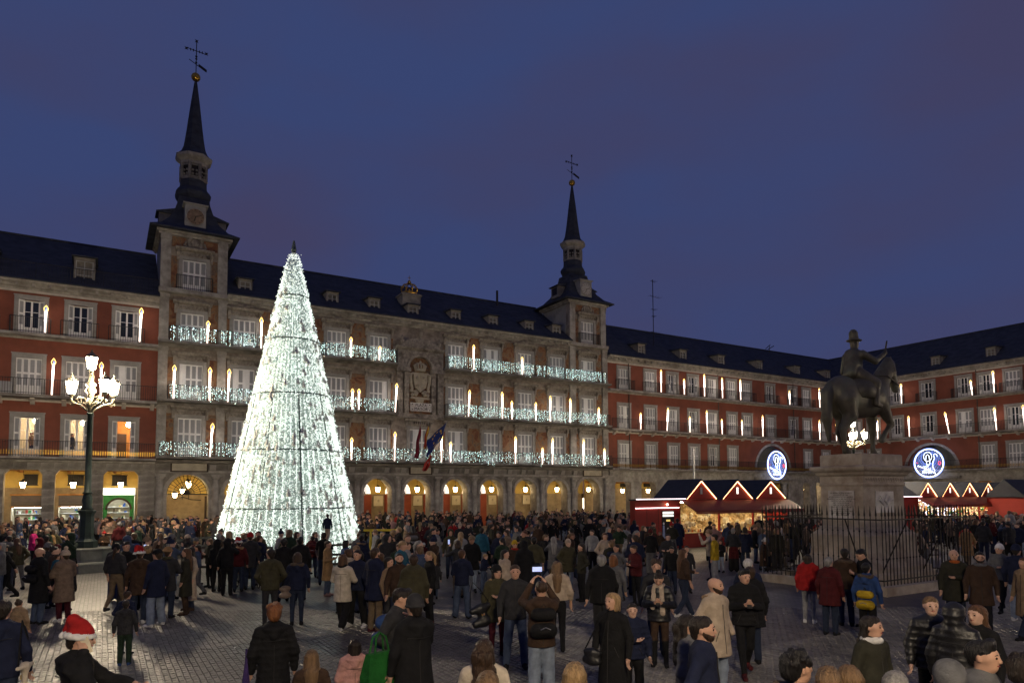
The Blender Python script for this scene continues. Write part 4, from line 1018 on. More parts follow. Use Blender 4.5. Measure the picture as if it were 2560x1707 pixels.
def sdf_mesh(name, prims, vox, mats, cuts=(), ripple=None, smooth=True, bumps=0., streak=0.):
    lo = np.min([prim_box(p)[0] for p, _, _ in prims], 0) - 2.5*vox; hi = np.max([prim_box(p)[1] for p, _, _ in prims], 0) + 2.5*vox
    n = np.ceil((hi - lo)/vox).astype(int) + 1
    ax = [lo[i] + vox*np.arange(n[i]) for i in range(3)]
    D = np.full(n, 1.0, np.float32); ID = np.zeros(n, np.int16)
    def sub(p, k):
        a, b = prim_box(p); a = a - k - 2*vox; b = b + k + 2*vox
        i0 = np.clip(np.floor((a - lo)/vox).astype(int), 0, n - 1); i1 = np.clip(np.ceil((b - lo)/vox).astype(int) + 1, 1, n)
        sl = tuple(slice(i0[i], i1[i]) for i in range(3))
        return sl, np.meshgrid(*[ax[i][sl[i]].astype(np.float32) for i in range(3)], indexing='ij')
    for i, (p, k, m) in enumerate(prims):
        sl, (X, Y, Z) = sub(p, k)
        d = prim_dist(p, X, Y, Z).astype(np.float32)
        if ripple and m in ripple[2]: d = d + ripple[0]*np.abs(np.sin(math.pi*Z/ripple[1])).astype(np.float32) - ripple[0]*.5
        if bumps: d = d + (bumps*np.sin(X*61 + 3*np.sin(Z*23))*np.sin(Y*67 + 2*np.sin(X*31))*np.sin(Z*57)).astype(np.float32)
        if streak: d = d + (streak*np.sin(X*135 + 4*np.sin(Z*17) + Y*60)*np.sin(Y*120 + 3*np.sin(Z*13 + 1))).astype(np.float32)
        smin_into(D, ID, sl, d, k, i)
    for p, k in cuts:
        sl, (X, Y, Z) = sub(p, k); d = -prim_dist(p, X, Y, Z).astype(np.float32)
        c = D[sl]; h = np.maximum(k - np.abs(c - d), 0)/k; D[sl] = np.maximum(c, d) + h*h*k*.25
    D[0] = D[-1] = 1; D[:, 0] = D[:, -1] = 1; D[:, :, 0] = D[:, :, -1] = 1
    S = D < 0
    cx = np.zeros(n - 1, np.int8)
    for dx in (0, 1):
        for dy in (0, 1):
            for dz in (0, 1): cx += S[dx:n[0]-1+dx, dy:n[1]-1+dy, dz:n[2]-1+dz]
    act = (cx > 0) & (cx < 8); idx = np.argwhere(act)
    vid = np.full(n - 1, -1, np.int32); vid[act] = np.arange(len(idx))
    acc = np.zeros((len(idx), 3)); cnt = np.zeros(len(idx))
    corners = [(0, 0, 0), (1, 0, 0), (0, 1, 0), (1, 1, 0), (0, 0, 1), (1, 0, 1), (0, 1, 1), (1, 1, 1)]
    dv = np.array([D[idx[:, 0] + c[0], idx[:, 1] + c[1], idx[:, 2] + c[2]] for c in corners])
    for a in range(8):
        for b in range(a + 1, 8):
            da = np.abs(np.array(corners[a]) - np.array(corners[b])).sum()
            if da != 1: continue
            x = (dv[a] < 0) != (dv[b] < 0)
            t = np.where(x, dv[a]/np.where(x, dv[a] - dv[b], 1), 0)
            pt_ = np.array(corners[a])[None] + t[:, None]*(np.array(corners[b]) - np.array(corners[a]))[None]
            acc += np.where(x[:, None], pt_, 0); cnt += x
    V = lo + vox*(idx + acc/np.maximum(cnt, 1)[:, None])
    pm = np.array([m for _, _, m in prims], np.int16)
    vm = pm[ID[idx[:, 0], idx[:, 1], idx[:, 2]]]
    quads = []; 
    for axn in range(3):
        u, w = [(1, 2), (2, 0), (0, 1)][axn]
        s0 = [slice(1, n[i] - 1) for i in range(3)]; s1 = [slice(1, n[i] - 1) for i in range(3)]
        s0[axn] = slice(0, n[axn] - 1); s1[axn] = slice(1, n[axn])
        A, B = S[tuple(s0)], S[tuple(s1)]
        for flip, mask in ((False, A & ~B), (True, ~A & B)):
            e = np.argwhere(mask)
            if not len(e): continue
            off = np.array([1, 1, 1]); off[axn] = 0; e = e + off
            def at(du, dw):
                q = e.copy(); q[:, u] += du; q[:, w] += dw; return vid[q[:, 0], q[:, 1], q[:, 2]]
            q = np.stack([at(-1, -1), at(0, -1), at(0, 0), at(-1, 0)], 1)
            quads.append(q[:, ::-1] if flip else q)
    Q = np.concatenate(quads)
    me = bpy.data.meshes.new(name)
    me.vertices.add(len(V)); me.vertices.foreach_set('co', V.astype(np.float32).ravel())
    me.loops.add(Q.size); me.loops.foreach_set('vertex_index', Q.astype(np.int32).ravel())
    me.polygons.add(len(Q)); me.polygons.foreach_set('loop_start', np.arange(0, Q.size, 4, dtype=np.int32)); me.polygons.foreach_set('loop_total', np.full(len(Q), 4, np.int32))
    for m in mats: me.materials.append(m)
    me.polygons.foreach_set('material_index', vm[Q[:, 0]].astype(np.int32))
    me.polygons.foreach_set('use_smooth', np.full(len(Q), smooth))
    me.update(); me.validate(); return me

# ------------------------------------------------------------------ street lamps
def big_lantern_meshes():
    g = MB().lathe([(.13, 0), (.15, .03), (.235, .52), (.225, .535)], 8).mesh('glass', MT['lamp_glow'])
    c = MB(); c.lathe([(.27, .536), (.28, .57), (.24, .62), (.2, .68), (.1, .74), (.08, .78), (.03, .82), (.05, .86), (.01, .95)], 10)
    for k in range(8):
        a = math.pi/4*k; c.tube([(.155*math.cos(a), .155*math.sin(a), 0), (.245*math.cos(a), .245*math.sin(a), .52)], .009, 4); c.sphere((.25*math.cos(a), .25*math.sin(a), .62), .03, 5, 4)
    c.lathe([(.04, -.16), (.1, -.1), (.14, -.02), (.14, -.004)], 10)
    return g, c.mesh('cap', MT['lamp_cream'])
BIGL = big_lantern_meshes()
def street_lamp(pos, angles, label, group='cast iron lamp posts of the square', low=0.):
    o = empty('street_lamp', None, pos); tag(o, label, 'street lamp', group)
    oc = dict(n=8, a0=math.pi/8)
    MB().lathe([(1.28, 0), (1.28, .34), (1.24, .40), (1.0, .42), (1.0, .46), (.96, .48), (.96, .84), (1.02, .86), (1.02, .92), (.7, .94)], **oc).build('stone_base', MT['base_stone'], o)
    MB().lathe([(.42, .945), (.42, 1.2), (.36, 1.24), (.3, 1.3), (.27, 1.4), (.25, 2.2), (.28, 2.32), (.33, 2.38), (.33, 2.44), (.24, 2.46)], **oc).build('pedestal', MT['lamp_iron'], o)
    MB().lathe([(.22, 2.465), (.2, 2.55), (.17, 2.62), (.2, 2.85), (.17, 3.02), (.13, 3.1), (.18, 3.13), (.18, 3.18), (.125, 3.2), (.11, 4.8), (.09, 6.35), (.13, 6.38), (.13, 6.44)], 14).build('column', MT['lamp_iron'], o, smooth=True)
    MB().lathe([(.1, 6.445), (.09, 6.6), (.17, 6.72), (.2, 6.85), (.12, 6.98), (.1, 7.08), (.13, 7.1), (.12, 7.2), (.2, 7.3), (.2, 7.36), (.12, 7.5), (.2, 7.58), (.2, 7.62), (.1, 7.7), (.09, 7.98), (.07, 8.06), (.1, 8.1)], 14).build('finial_stem', MT['lamp_cream'], o, smooth=True)
    for a in angles:
        c, s = math.cos(a), math.sin(a); mb = MB()
        P = lambda r, z: (r*c, r*s, z)
        mb.tube([P(.05, 6.5), P(.22, 6.62), P(.45, 6.78), P(.68, 6.85), P(.8, 6.95), P(.82, 7.08)], [.05, .055, .05, .045, .04, .05], 6)
        mb.tube([P(.1, 6.8), P(.28, 7.05), P(.48, 7.08), P(.58, 6.98), P(.5, 6.86), P(.4, 6.9), P(.4, 6.98), P(.47, 6.98)], [.04, .045, .045, .04, .035, .03, .028, .02], 6)
        mb.tube([P(.12, 7.0), P(.2, 6.9), P(.3, 6.92), P(.33, 6.83), P(.25, 6.78), P(.22, 6.84)], .028, 5)
        mb.tube([P(.62, 6.86), P(.75, 6.76), P(.86, 6.8), P(.84, 6.88)], [.035, .03, .025, .015], 5)
        arm = mb.build('arm', MT['lamp_cream'], o)
        l = inst('lantern', BIGL[1], o, P(.82, 7.25), sc=(.88,)*3); inst('glass', BIGL[0], l)
    l = inst('lantern', BIGL[1], o, (0, 0, 8.24), sc=(.88,)*3); inst('glass', BIGL[0], l)
    return o
mat('base_stone', (.16, .165, .145), .7, var=.3, scale=2.5, bump=.25, bscale=10)
lp = pl(-.56, 32.9)
street_lamp(lp, [R(178), R(-22), R(38)], 'tall cast iron lamp post with glowing lanterns on an octagonal stone base, left')
street_lamp(pl(50.9, 32.6), [R(160), R(250), R(340), R(70)], 'lamp post with glowing lanterns seen between the legs of the bronze horse')
street_lamp(pl(-.5, -4.6), [R(20), R(110), R(200), R(290)], 'lamp post standing behind the viewer, outside the picture')
street_lamp(pl(50.7, -4.6), [R(20), R(110), R(200), R(290)], 'lamp post standing off to the right, outside the picture')

# ------------------------------------------------------------------ bronze rider, pedestal and railing
PC = (22.14, 13.92)
ped = empty('statue_pedestal', PBASE @ Matrix.Translation((PC[0], PC[1], 0))); tag(ped, 'tall stone pedestal with inscription panel and relief under the bronze rider', 'pedestal')
def rect_lathe(prof, lx, ly):
    mb = MB(); vs = []; fs = []
    for o, z in prof:
        a, b = lx/2 + o, ly/2 + o; vs += [(-a, -b, z), (a, -b, z), (a, b, z), (-a, b, z)]
    for k in range(len(prof) - 1):
        for i in range(4): fs.append((k*4 + i, k*4 + (i + 1) % 4, (k + 1)*4 + (i + 1) % 4, (k + 1)*4 + i))
    fs.append((3, 2, 1, 0)); n = (len(prof) - 1)*4; fs.append((n, n + 1, n + 2, n + 3)); mb.add(vs, fs); return mb
LX, LY = 2.3, 1.5
rect_lathe([(.64, 0), (.64, .42), (.57, .48)], LX, LY).build('step', MT['statue_stone'], ped)
rect_lathe([(.54, .483), (.54, .62), (.46, .72), (.34, .86), (.27, 1.0), (.25, 1.18)], LX, LY).build('flared_base', MT['statue_stone'], ped)
rect_lathe([(.25, 1.183), (.25, 1.62), (.2, 1.68), (.08, 1.8), (.05, 1.9)], LX, LY).build('plinth', MT['statue_stone'], ped)
rect_lathe([(0, 1.903), (0, 3.22)], LX, LY).build('die', MT['statue_stone'], ped)
rect_lathe([(.03, 3.223), (.05, 3.28), (.02, 3.32), (.02, 3.55)], LX, LY).build('frieze', MT['statue_stone'], ped)
rect_lathe([(.04, 3.553), (.1, 3.6), (.14, 3.68), (.22, 3.74), (.25, 3.8), (.25, 3.86), (.16, 3.9)], LX, LY).build('cornice', MT['marble_dim'] if 'marble_dim' in MT else MT['statue_stone'], ped)
rect_lathe([(0, 3.903), (0, 4.26), (-.03, 4.29)], LX, LY).build('top_block', MT['statue_stone'], ped)
fz = MB()
for k in range(16): fz.tube([(-1.05 + .14*k, -LY/2 - .025, 3.42), (-1.02 + .14*k, -LY/2 - .03, 3.48), (-.97 + .14*k, -LY/2 - .025, 3.44), (-.96 + .14*k, -LY/2 - .025, 3.38)], .014, 4)
for k in range(10): fz.tube([(-LX/2 - .025, .65 - .14*k, 3.42), (-LX/2 - .03, .62 - .14*k, 3.48), (-LX/2 - .025, .57 - .14*k, 3.44), (-LX/2 - .025, .56 - .14*k, 3.38)], .014, 4)
fz.build('frieze_carving', MT['statue_stone'], ped, kind='stuff')
pq = MB().box(-LX/2 - .035, -.46, 2.12, -LX/2 - .003, .46, 3.08).build('inscription_panel', MT['marble'], ped)
ins = ['LA REINA DOÑA ISABEL II', 'A SOLICITUD DEL', 'AYUNTAMIENTO DE MADRID', 'MANDÓ COLOCAR EN ESTE SITIO', 'LA ESTATUA DEL SEÑOR', 'REY DON FELIPE III', 'HIJO DE ESTA VILLA', 'QUE RESTITUYÓ A ELLA', 'LA CORTE EN 1606', 'Y EN 1619 HIZO CONSTRUIR', 'ESTA PLAZA MAYOR', 'AÑO DE 1848']
inst('inscription', text_mesh('inscription', '\n'.join(ins), .066, MT['ink'], .002), pq, (-LX/2 - .038, 0, 2.98), (R(90), 0, R(-90)))
rl = MB().box(-.5, -LY/2 - .035, 2.35, .5, -LY/2 - .003, 3.05).build('relief_panel', MT['marble'], ped)
rb = MB(); rr = random.Random(4)
for s in (-1, 1):
    for k in range(4): rb.tube([(s*.08, -LY/2 - .045, 2.6), (s*(.15 + .07*k), -LY/2 - .06, 2.72 + .02*k), (s*(.3 + .05*k), -LY/2 - .05, 2.92 - .06*k)], [.035, .03, .015], 5)
rb.tube([(-.05, -LY/2 - .04, 2.45), (.1, -LY/2 - .06, 2.6), (-.06, -LY/2 - .06, 2.75), (.08, -LY/2 - .04, 2.95)], .03, 5)
rb.build('relief_carving', MT['marble'], rl)

st = empty('equestrian_statue', PBASE @ Matrix.Translation((PC[0], PC[1], 4.292)) @ Matrix.Rotation(R(-5), 4, 'Z')); tag(st, 'dark bronze king on horseback holding out a baton, on the stone pedestal', 'statue')
hz_ = [C((-.72, 0, 1.98), (.6, 0, 1.95), .60, .56, .2), EL((-.95, 0, 2.1), (.55, .53, .55), .2), EL((.85, 0, 2.0), (.5, .46, .58), .2), EL((-.1, 0, 1.75), (.9, .55, .5), .2),
       C((1.0, 0, 2.35), (1.52, 0, 3.0), .40, .26, .15), C((1.4, 0, 2.92), (1.68, 0, 3.2), .26, .2, .1), C((1.68, 0, 3.2), (1.98, 0, 2.4), .22, .14, .1), EL((1.78, 0, 2.98), (.2, .15, .23), .08), C((1.96, 0, 2.42), (2.0, 0, 2.33), .11, .1, .05),
       C((1.62, .1, 3.34), (1.66, .12, 3.52), .05, .015, .03), C((1.62, -.1, 3.34), (1.66, -.12, 3.52), .05, .015, .03)]
for k in range(9):                    # mane
    t_ = k/8; x, z = .78 + .8*t_, 2.6 + .76*t_; hz_.append(C((x, -.1, z), (x + .1, -.28, z - .38), .11, .05, .06)); hz_.append(EL((x, 0, z), (.14, .1, .14), .06))
hz_ += [C((-1.42, 0, 2.35), (-1.62, 0, 2.0), .13, .19, .08), C((-1.62, 0, 2.0), (-1.66, -.02, 1.2), .2, .19, .1), C((-1.66, -.02, 1.2), (-1.56, 0, .45), .18, .07, .1)]
def leg(pts, rs, k=.07): return [C(pts[i], pts[i + 1], rs[i], rs[i + 1], k) for i in range(len(pts) - 1)]
hz_ += leg([(-.95, -.3, 1.8), (-.82, -.34, 1.3), (-1.2, -.32, .82), (-1.14, -.32, .28), (-1.1, -.32, .12)], [.40, .26, .135, .085, .1]) + [C((-1.08, -.32, .1), (-1.0, -.32, .06), .13, .13, .04)]
hz_ += leg([(-.95, .3, 1.8), (-.5, .34, 1.3), (-.72, .32, .78), (-.5, .32, .26), (-.44, .32, .12)], [.40, .26, .135, .085, .1]) + [C((-.42, .32, .1), (-.34, .32, .06), .13, .13, .04)]
hz_ += leg([(.9, .28, 1.75), (.95, .28, 1.3), (.98, .28, .82), (.95, .28, .26), (.98, .28, .12)], [.28, .19, .12, .08, .095]) + [C((1.0, .28, .1), (1.06, .28, .06), .125, .125, .04)]
hz_ += leg([(.9, -.28, 1.75), (1.1, -.3, 1.38), (1.32, -.3, 1.08), (.98, -.3, .74), (.9, -.3, .62)], [.28, .19, .12, .08, .095]) + [C((.88, -.3, .6), (.8, -.3, .52), .12, .12, .04)]
sdf = sdf_mesh('horse', hz_, .035, [MT['bronze']]); inst('horse', sdf, st, sc=(.97, .8, 1))
sc_ = [C((-.85, 0, 2.58), (.55, 0, 2.5), .2, .2, .05)]
sd = [EL((-.15, 0, 2.12), (.62, .66, .52), .05)]; inst('saddle_cloth', sdf_mesh('saddle_cloth', sd, .04, [MT['bronze']], cuts=((('e', (-.15, 0, 1.5), (1.2, 1.2, .42)), .05),)), st)
rd = [C((-.15, 0, 2.75), (-.12, 0, 3.35), .31, .36, .1), EL((-.12, 0, 3.42), (.26, .42, .24), .1), C((-.1, 0, 3.6), (-.08, 0, 3.8), .13, .12, .05), EL((-.06, 0, 3.86), (.19, .165, .23), .04),
      EL((-.3, 0, 3.15), (.2, .36, .5), .1), C((-.34, .1, 3.5), (-.48, .0, 2.75), .14, .22, .1), C((-.34, -.14, 3.5), (-.5, -.2, 2.8), .1, .18, .1),
      EL((-.07, 0, 4.0), (.34, .31, .045), .03), C((-.08, 0, 4.04), (-.1, 0, 4.24), .2, .175, .03), EL((-.1, 0, 4.26), (.18, .18, .07), .03), C((-.25, 0, 4.1), (-.3, -.05, 4.34), .05, .03, .03)]
for s in (-1, 1):
    rd += [C((-.15, s*.25, 2.75), (.42, s*.62, 2.4), .25, .2, .08), C((.42, s*.62, 2.4), (.25, s*.7, 1.7), .16, .12, .06), C((.25, s*.7, 1.66), (.52, s*.72, 1.6), .1, .08, .05)]
rd += [C((-.1, -.42, 3.45), (.42, -.62, 3.2), .15, .12, .06), C((.42, -.62, 3.2), (.98, -.6, 3.5), .115, .085, .05), EL((1.06, -.6, 3.56), (.11, .07, .09), .04), C((1.0, -.6, 3.4), (1.2, -.6, 3.98), .04, .035, .02),
       C((-.1, .42, 3.45), (-.05, .62, 2.95), .15, .12, .06), C((-.05, .62, 2.95), (.4, .3, 2.75), .11, .08, .05)]
for q in range(5): rd.append(C((1.1 - .02*q, -.66, 3.5 + .03*q), (1.16 - .02*q, -.6, 3.53 + .03*q), .024, .022, .015))
inst('rider', sdf_mesh('rider', rd, .03, [MT['bronze']]), st, (-.08, 0, .1), sc=(.82, .78, .955))
MB().tube([(-.35, .35, 2.6), (-1.05, .75, 2.2)], [.04, .02], 5).build('sword', MT['bronze'], st)
MB().tube([(1.93, -.14, 2.5), (1.1, -.32, 2.75), (.2, .25, 2.78), (1.1, .32, 2.75), (1.93, .14, 2.5)], .022, 5).build('rein', MT['bronze'], st)

fe = empty('iron_fence', PBASE @ Matrix.Translation((PC[0], PC[1], 0))); tag(fe, 'tall spiked iron railing on a stone kerb around the statue pedestal', 'fence')
FX, FY = 4.93/2, 4.25/2
for a, b in (((-FX - .2, -FY - .2), (FX + .2, -FY + .12)), ((-FX - .2, FY - .12), (FX + .2, FY + .2)), ((-FX - .2, -FY + .123), (-FX + .12, FY - .123)), ((FX - .12, -FY + .123), (FX + .2, FY - .123))):
    MB().box(a[0], a[1], 0, b[0], b[1], .26).build('kerb_stone', MT['statue_stone'], fe)
spear = MB(); spear.lathe([(.016, .27), (.016, 2.28)], 5); spear.lathe([(.012, 2.281), (.032, 2.34), (.02, 2.44), (.003, 2.62)], 5)
for z in (1.05, 1.85): spear.lathe([(.017, z - .03), (.03, z), (.017, z + .03)], 6)
spear = spear.mesh('spear_bar', MT['fence_iron'])
for axis in (0, 1):
    ln, off = ((FX, FY), (FY, FX))[axis]; n = int(2*ln/.172)
    for s in (-1, 1):
        for k in range(n + 1):
            v = -ln + 2*ln*k/n
            if axis and k in (0, n): continue
            inst('spear_bar', spear, fe, (v, s*off, 0) if axis == 0 else (s*off, v, 0), (0, 0, rnd.random()*3))
        for z in (.42, 2.2):
            mb = MB()
            if axis == 0: mb.box(-ln, s*off - .012, z - .02, ln, s*off + .012, z + .02)
            else: mb.box(s*off - .0125, -ln, z - .021, s*off + .0125, ln, z + .021)
            mb.build('fence_rail', MT['fence_iron'], fe)
        for q in (-.45, .5):
            a = (q*ln, s*off, 2.2) if axis == 0 else (s*off, q*ln, 2.2); b = (q*ln, s*(off - .95), .3) if axis == 0 else (s*(off - .95), q*ln, .3)
            MB().tube([a, b], .022, 5).build('brace', MT['fence_iron'], fe)
# ------------------------------------------------------------------ the light tree
TC = pl(7.37, 32.28); TH_, TR0, TR1 = 14.15, 3.28, .22
tree = empty('light_tree', None, TC); tag(tree, 'huge cone shaped Christmas tree made of white lights, glowing in the square', 'christmas tree')
mat('net', (.50, .58, .55), .9, var=.3, scale=6)
mat('tree_frame', (.10, .13, .12), .6, .3, var=.2); mat('tinsel', (.78, .80, .72), .6, var=.3, scale=9)
trad = lambda z: TR0 + (TR1 - TR0)*z/TH_
MB().lathe([(trad(z)*.9, z) for z in (0.1, 4, 8, 12, 14.0)], 24).build('inner_net', MT['net'], tree, smooth=True)
for z in (.12, 2.45, 5.0, 7.55, 10.1, 12.2):
    r = trad(z) + .05; mb = MB(); mb.tube([(r*math.cos(a), r*math.sin(a), z) for a in [2*math.pi*k/40 for k in range(40)]], .034 if z > .2 else .03, 5, True); mb.build('ring', MT['tree_frame'], tree)
def octa(mb, x, y, z, r): mb.add([(x + r, y, z), (x - r, y, z), (x, y + r, z), (x, y - r, z), (x, y, z + r), (x, y, z - r)], [(0, 2, 4), (2, 1, 4), (1, 3, 4), (3, 0, 4), (2, 0, 5), (1, 2, 5), (3, 1, 5), (0, 3, 5)])
a_cam = math.atan2(-TC.y, -TC.x)
for k in range(10):
    a = a_cam + .17 + 2*math.pi*k/10
    z0 = 0.2; z1 = 7.5 if k == 0 else 7.5
    MB().tube([((trad(z) + .06)*math.cos(a), (trad(z) + .06)*math.sin(a), z) for z in (z0, 2.5, 5, z1)], .036 if k == 0 else .022, 5).build('seam', MT['tree_frame'], tree)
rt = random.Random(11); bulbs = MB(); hot = MB()
for i in range(60000):
    z = TH_*(1 - math.sqrt(rt.random()*.985 + .0002)) if rt.random() < .93 else rt.uniform(.1, TH_)
    a = rt.uniform(0, 2*math.pi); a += .02*math.sin(a*57)
    r = trad(z) + rt.gauss(.02, .03)
    if i % 12 == 0: r += .05
    octa(bulbs if i % 12 else hot, r*math.cos(a), r*math.sin(a), z, rt.choice((.014, .018, .02, .026, .03)) if i % 12 else .03)
for i in range(240): octa(bulbs, rt.gauss(0, .11), rt.gauss(0, .11), TH_ + rt.uniform(-.3, .15), .022)
bulbs.build('bulbs', MT['tree_bulb'], tree, kind='stuff'); hot.build('bright_bulbs', MT['tree_string'], tree, kind='stuff')
tn = MB()
for i in range(5200):                 # tinsel spikes that roughen the outline
    z = TH_*(1 - math.sqrt(rt.random())); a = rt.uniform(0, 2*math.pi); r = trad(z); l = rt.uniform(.05, .15); d = rt.uniform(-.02, .02)
    c, s = math.cos(a), math.sin(a)
    tn.add([(r*c - s*.008, r*s + c*.008, z), (r*c + s*.008, r*s - c*.008, z), ((r + l)*math.cos(a + d), (r + l)*math.sin(a + d), z - rt.uniform(-.05, .16))], [(0, 1, 2)])
tn.build('tinsel', MT['tinsel'], tree, kind='stuff')
orn = MB().lathe([(.01, .2), (.05, .12), (.1, -.02), (.14, -.15), (.12, -.21), (.02, -.23)], 8).mesh('tassel', MT['tinsel'])
for i in range(290):
    z = .5 + (TH_ - 1.)*(1 - math.sqrt(rt.random())); a = a_cam + rt.uniform(-1.75, 1.75); r = trad(z) + .03
    s = rt.uniform(.5, .9); inst('tassel', orn, tree, (r*math.cos(a), r*math.sin(a), z), (rt.uniform(-.2, .2), rt.uniform(-.2, .2), 0), (s, s, s*1.1))
MB().lathe([(.1, TH_), (.1, TH_ + .3), (.13, TH_ + .32), (.05, TH_ + .75), (.03, TH_ + .8)], 8).build('top_spike', MT['tree_frame'], tree)

def barrier(p, q, label):
    o = empty('wooden_barrier', None, p); tag(o, label, 'barrier', 'barriers ringing the light tree'); d = q - p; u = d.normalized()
    for k in (0.02, .5, .98):
        v = d*k; MB().lathe([(.05, 0), (.05, 1.05)], 6, (v.x, v.y, 0)).build('post', MT['rail_wood'], o)
    for z in (.2, .58, .96):
        s = Vector((-u.y, u.x, 0))*.025; a, b = Vector((0, 0, z)), d + Vector((0, 0, z)); mb = MB()
        mb.add([tuple(w) for w in (a - s, a + s, b + s, b - s, a - s + Vector((0, 0, .09)), a + s + Vector((0, 0, .09)), b + s + Vector((0, 0, .09)), b - s + Vector((0, 0, .09)))], [(0, 1, 2, 3), (7, 6, 5, 4), (0, 4, 5, 1), (1, 5, 6, 2), (2, 6, 7, 3), (3, 7, 4, 0)])
        mb.build('rail', MT['rail_wood'], o)
w8 = ['front', 'front right', 'right', 'far right', 'far', 'far left', 'left', 'front left']
for k in range(8):
    a0 = a_cam - .08 + math.pi/4*k; P = lambda a: TC + Vector((5.1*math.cos(a), 5.1*math.sin(a), 0))
    barrier(P(a0 + .04), P(a0 + math.pi/4 - .04), 'three rail wooden barrier on the %s side of the light tree' % w8[k])
yo = empty('yellow_trestle', None, TC + Vector((4.6, -1.9, 0))); tag(yo, 'yellow painted trestle standing right of the light tree base', 'trestle')
for s in (-.5, .5):
    for e in (-.3, .3): MB().tube([(s, e, 0), (s, 0, 1.5)], .04, 5).build('leg', MT['yellow_paint'], yo)
MB().tube([(-.8, 0, 1.5), (.8, 0, 1.5)], .05, 5).build('crossbar', MT['yellow_paint'], yo)

# ------------------------------------------------------------------ candle lights on the balconies
emit('candle_hot', (1, .84, .72), S_CANDLE*5.5)
def candle_meshes(h):
    f = .5 if h > 2 else .42; b = h - f
    t = MB().lathe([(.052, 0), (.055, b*.5)], 8).mesh('lower_tube', MT['candle_glow']); t2 = MB().lathe([(.055, b*.5 + .002), (.058, b)], 8).mesh('upper_tube', MT['candle_hot'])
    pts = []
    for k in range(16):
        a = 2*math.pi*k/16; x = math.sin(a)*.12*(1 - .35*max(0, -math.cos(a))*0); zz = -math.cos(a)
        x *= (1 - .55*max(0, zz)); pts.append((x, 0, b + f*.42 + zz*f*.42 + (.06*f if zz > .95 else 0)))
    fl = MB().tube(pts, .022, 5, True).mesh('flame', MT['flame_outline'])
    co = MB().tube([(0, 0, b + .02), (.02, 0, b + f*.3), (0, 0, b + f*.55)], [.03, .05, .012], 5).mesh('flame_core', MT['flame_core'])
    return t, t2, fl, co
CM = {2.5: candle_meshes(2.5), 1.75: candle_meshes(1.75)}
def candle(base, x, z, h, lean, label, group):
    k = 2.5 if h > 2.05 else 1.75; a, b, c, d = CM[k]
    o = empty('candle_light', base @ Matrix.Translation((x, -.92, z)) @ Matrix.Rotation(lean, 4, 'Y') @ Matrix.Scale(h/k, 4, (0, 0, 1))); tag(o, label, 'candle light', group)
    for n, m in (('lower_tube', a), ('upper_tube', b), ('flame', c), ('flame_core', d)): inst(n, m, o)
fs_ = lambda v: v*(55 - .92)/55
zf = lambda z: 3 + (z - 3)*(55 - .92)/55
NL = ['first floor', 'second floor', 'third floor']
lvl = lambda z: 0 if z < 8 else 1 if z < 12 else 2
CAS_C = [(6.35, 14.19, 1.67), (10.2, 14.19, 2.43), (17.3, 14.2, 1.7), (28.76, 14.2, 2.3), (33.99, 14.2, 1.7), (4.17, 9.95, 2.45), (6.59, 9.95, 2.5), (7.86, 9.95, 2.5), (17.45, 9.95, 1.73), (18.01, 9.95, 1.75), (21.21, 9.95, 2.48),
         (28.22, 9.95, 2.42), (31.77, 9.95, 2.5), (32.81, 9.95, 1.73), (35.48, 9.95, 1.77), (37.14, 9.95, 2.51), (39.53, 9.95, 2.42), (43.06, 9.95, 1.74), (6.7, 5.9, 2.5), (17.42, 5.85, 1.85), (21.16, 5.85, 2.48), (25.54, 5.85, 2.5),
         (26.43, 5.85, 1.8), (33.16, 5.85, 2.55), (36.19, 5.85, 1.6), (37.36, 5.85, 2.55), (41.08, 5.85, 2.55), (43.78, 5.85, 1.75)]
CAS_C = [(t, z if z > 6 else 5.87, h) for t, z, h in CAS_C]
lean_of = {6.7: .06, 28.22: .05, 21.21: .05}
def where_casa(t):
    return ('on the left tower' if t < 7.7 else 'left of the light tree' if t < 11 else 'between the light tree and the carved arms' if t < 22 else 'just right of the flags' if t < 27 else 'right of the carved arms' if t < 34.5 else 'near the right tower' if t < 39.4 else 'on the right tower')
by = {}
for t, z, h in CAS_C: by.setdefault((lvl(z), where_casa(t)), []).append((t, z, h))
ordn = ['leftmost', 'second', 'third', 'fourth', 'fifth']
for (l, w), v in by.items():
    v.sort()
    for i, (t, z, h) in enumerate(v):
        sz = 'tall' if h > 2.05 else 'short'
        lab = '%s candle light, %s balcony, %s' % (sz, NL[l], w) + ('' if len(v) == 1 else ', %s there' % (ordn[i] if i < len(v) - 1 else 'rightmost'))
        candle(NBASE, fs_(t), z + .02 if l else 5.87, h, lean_of.get(t, rnd.uniform(-.015, .03)), lab, 'candle lights on the town hall balconies')
candle(NBASE, fs_(19.74), 14.22, 1.2, .06, 'unlit looking pale candle on the top balcony left of the carved arms', 'candle lights on the town hall balconies')
LWC = [(-3.67, 13.82, 1.85, .01), (1.91, 13.82, 2.45, .03), (-3.17, 9.72, 2.48, 0.02), (-.36, 9.72, 2.48, 0.)]
for (t, z, h, le), lab in zip(LWC, ('short candle light on the top balcony of the left house, left one', 'tall candle light on the top balcony of the left house beside the tower', 'tall candle light on the left house, left of the street lamp', 'tall candle light right behind the street lamp lanterns')):
    candle(NBASE, fs_(t), z, h, le, lab, 'candle lights on the left house')
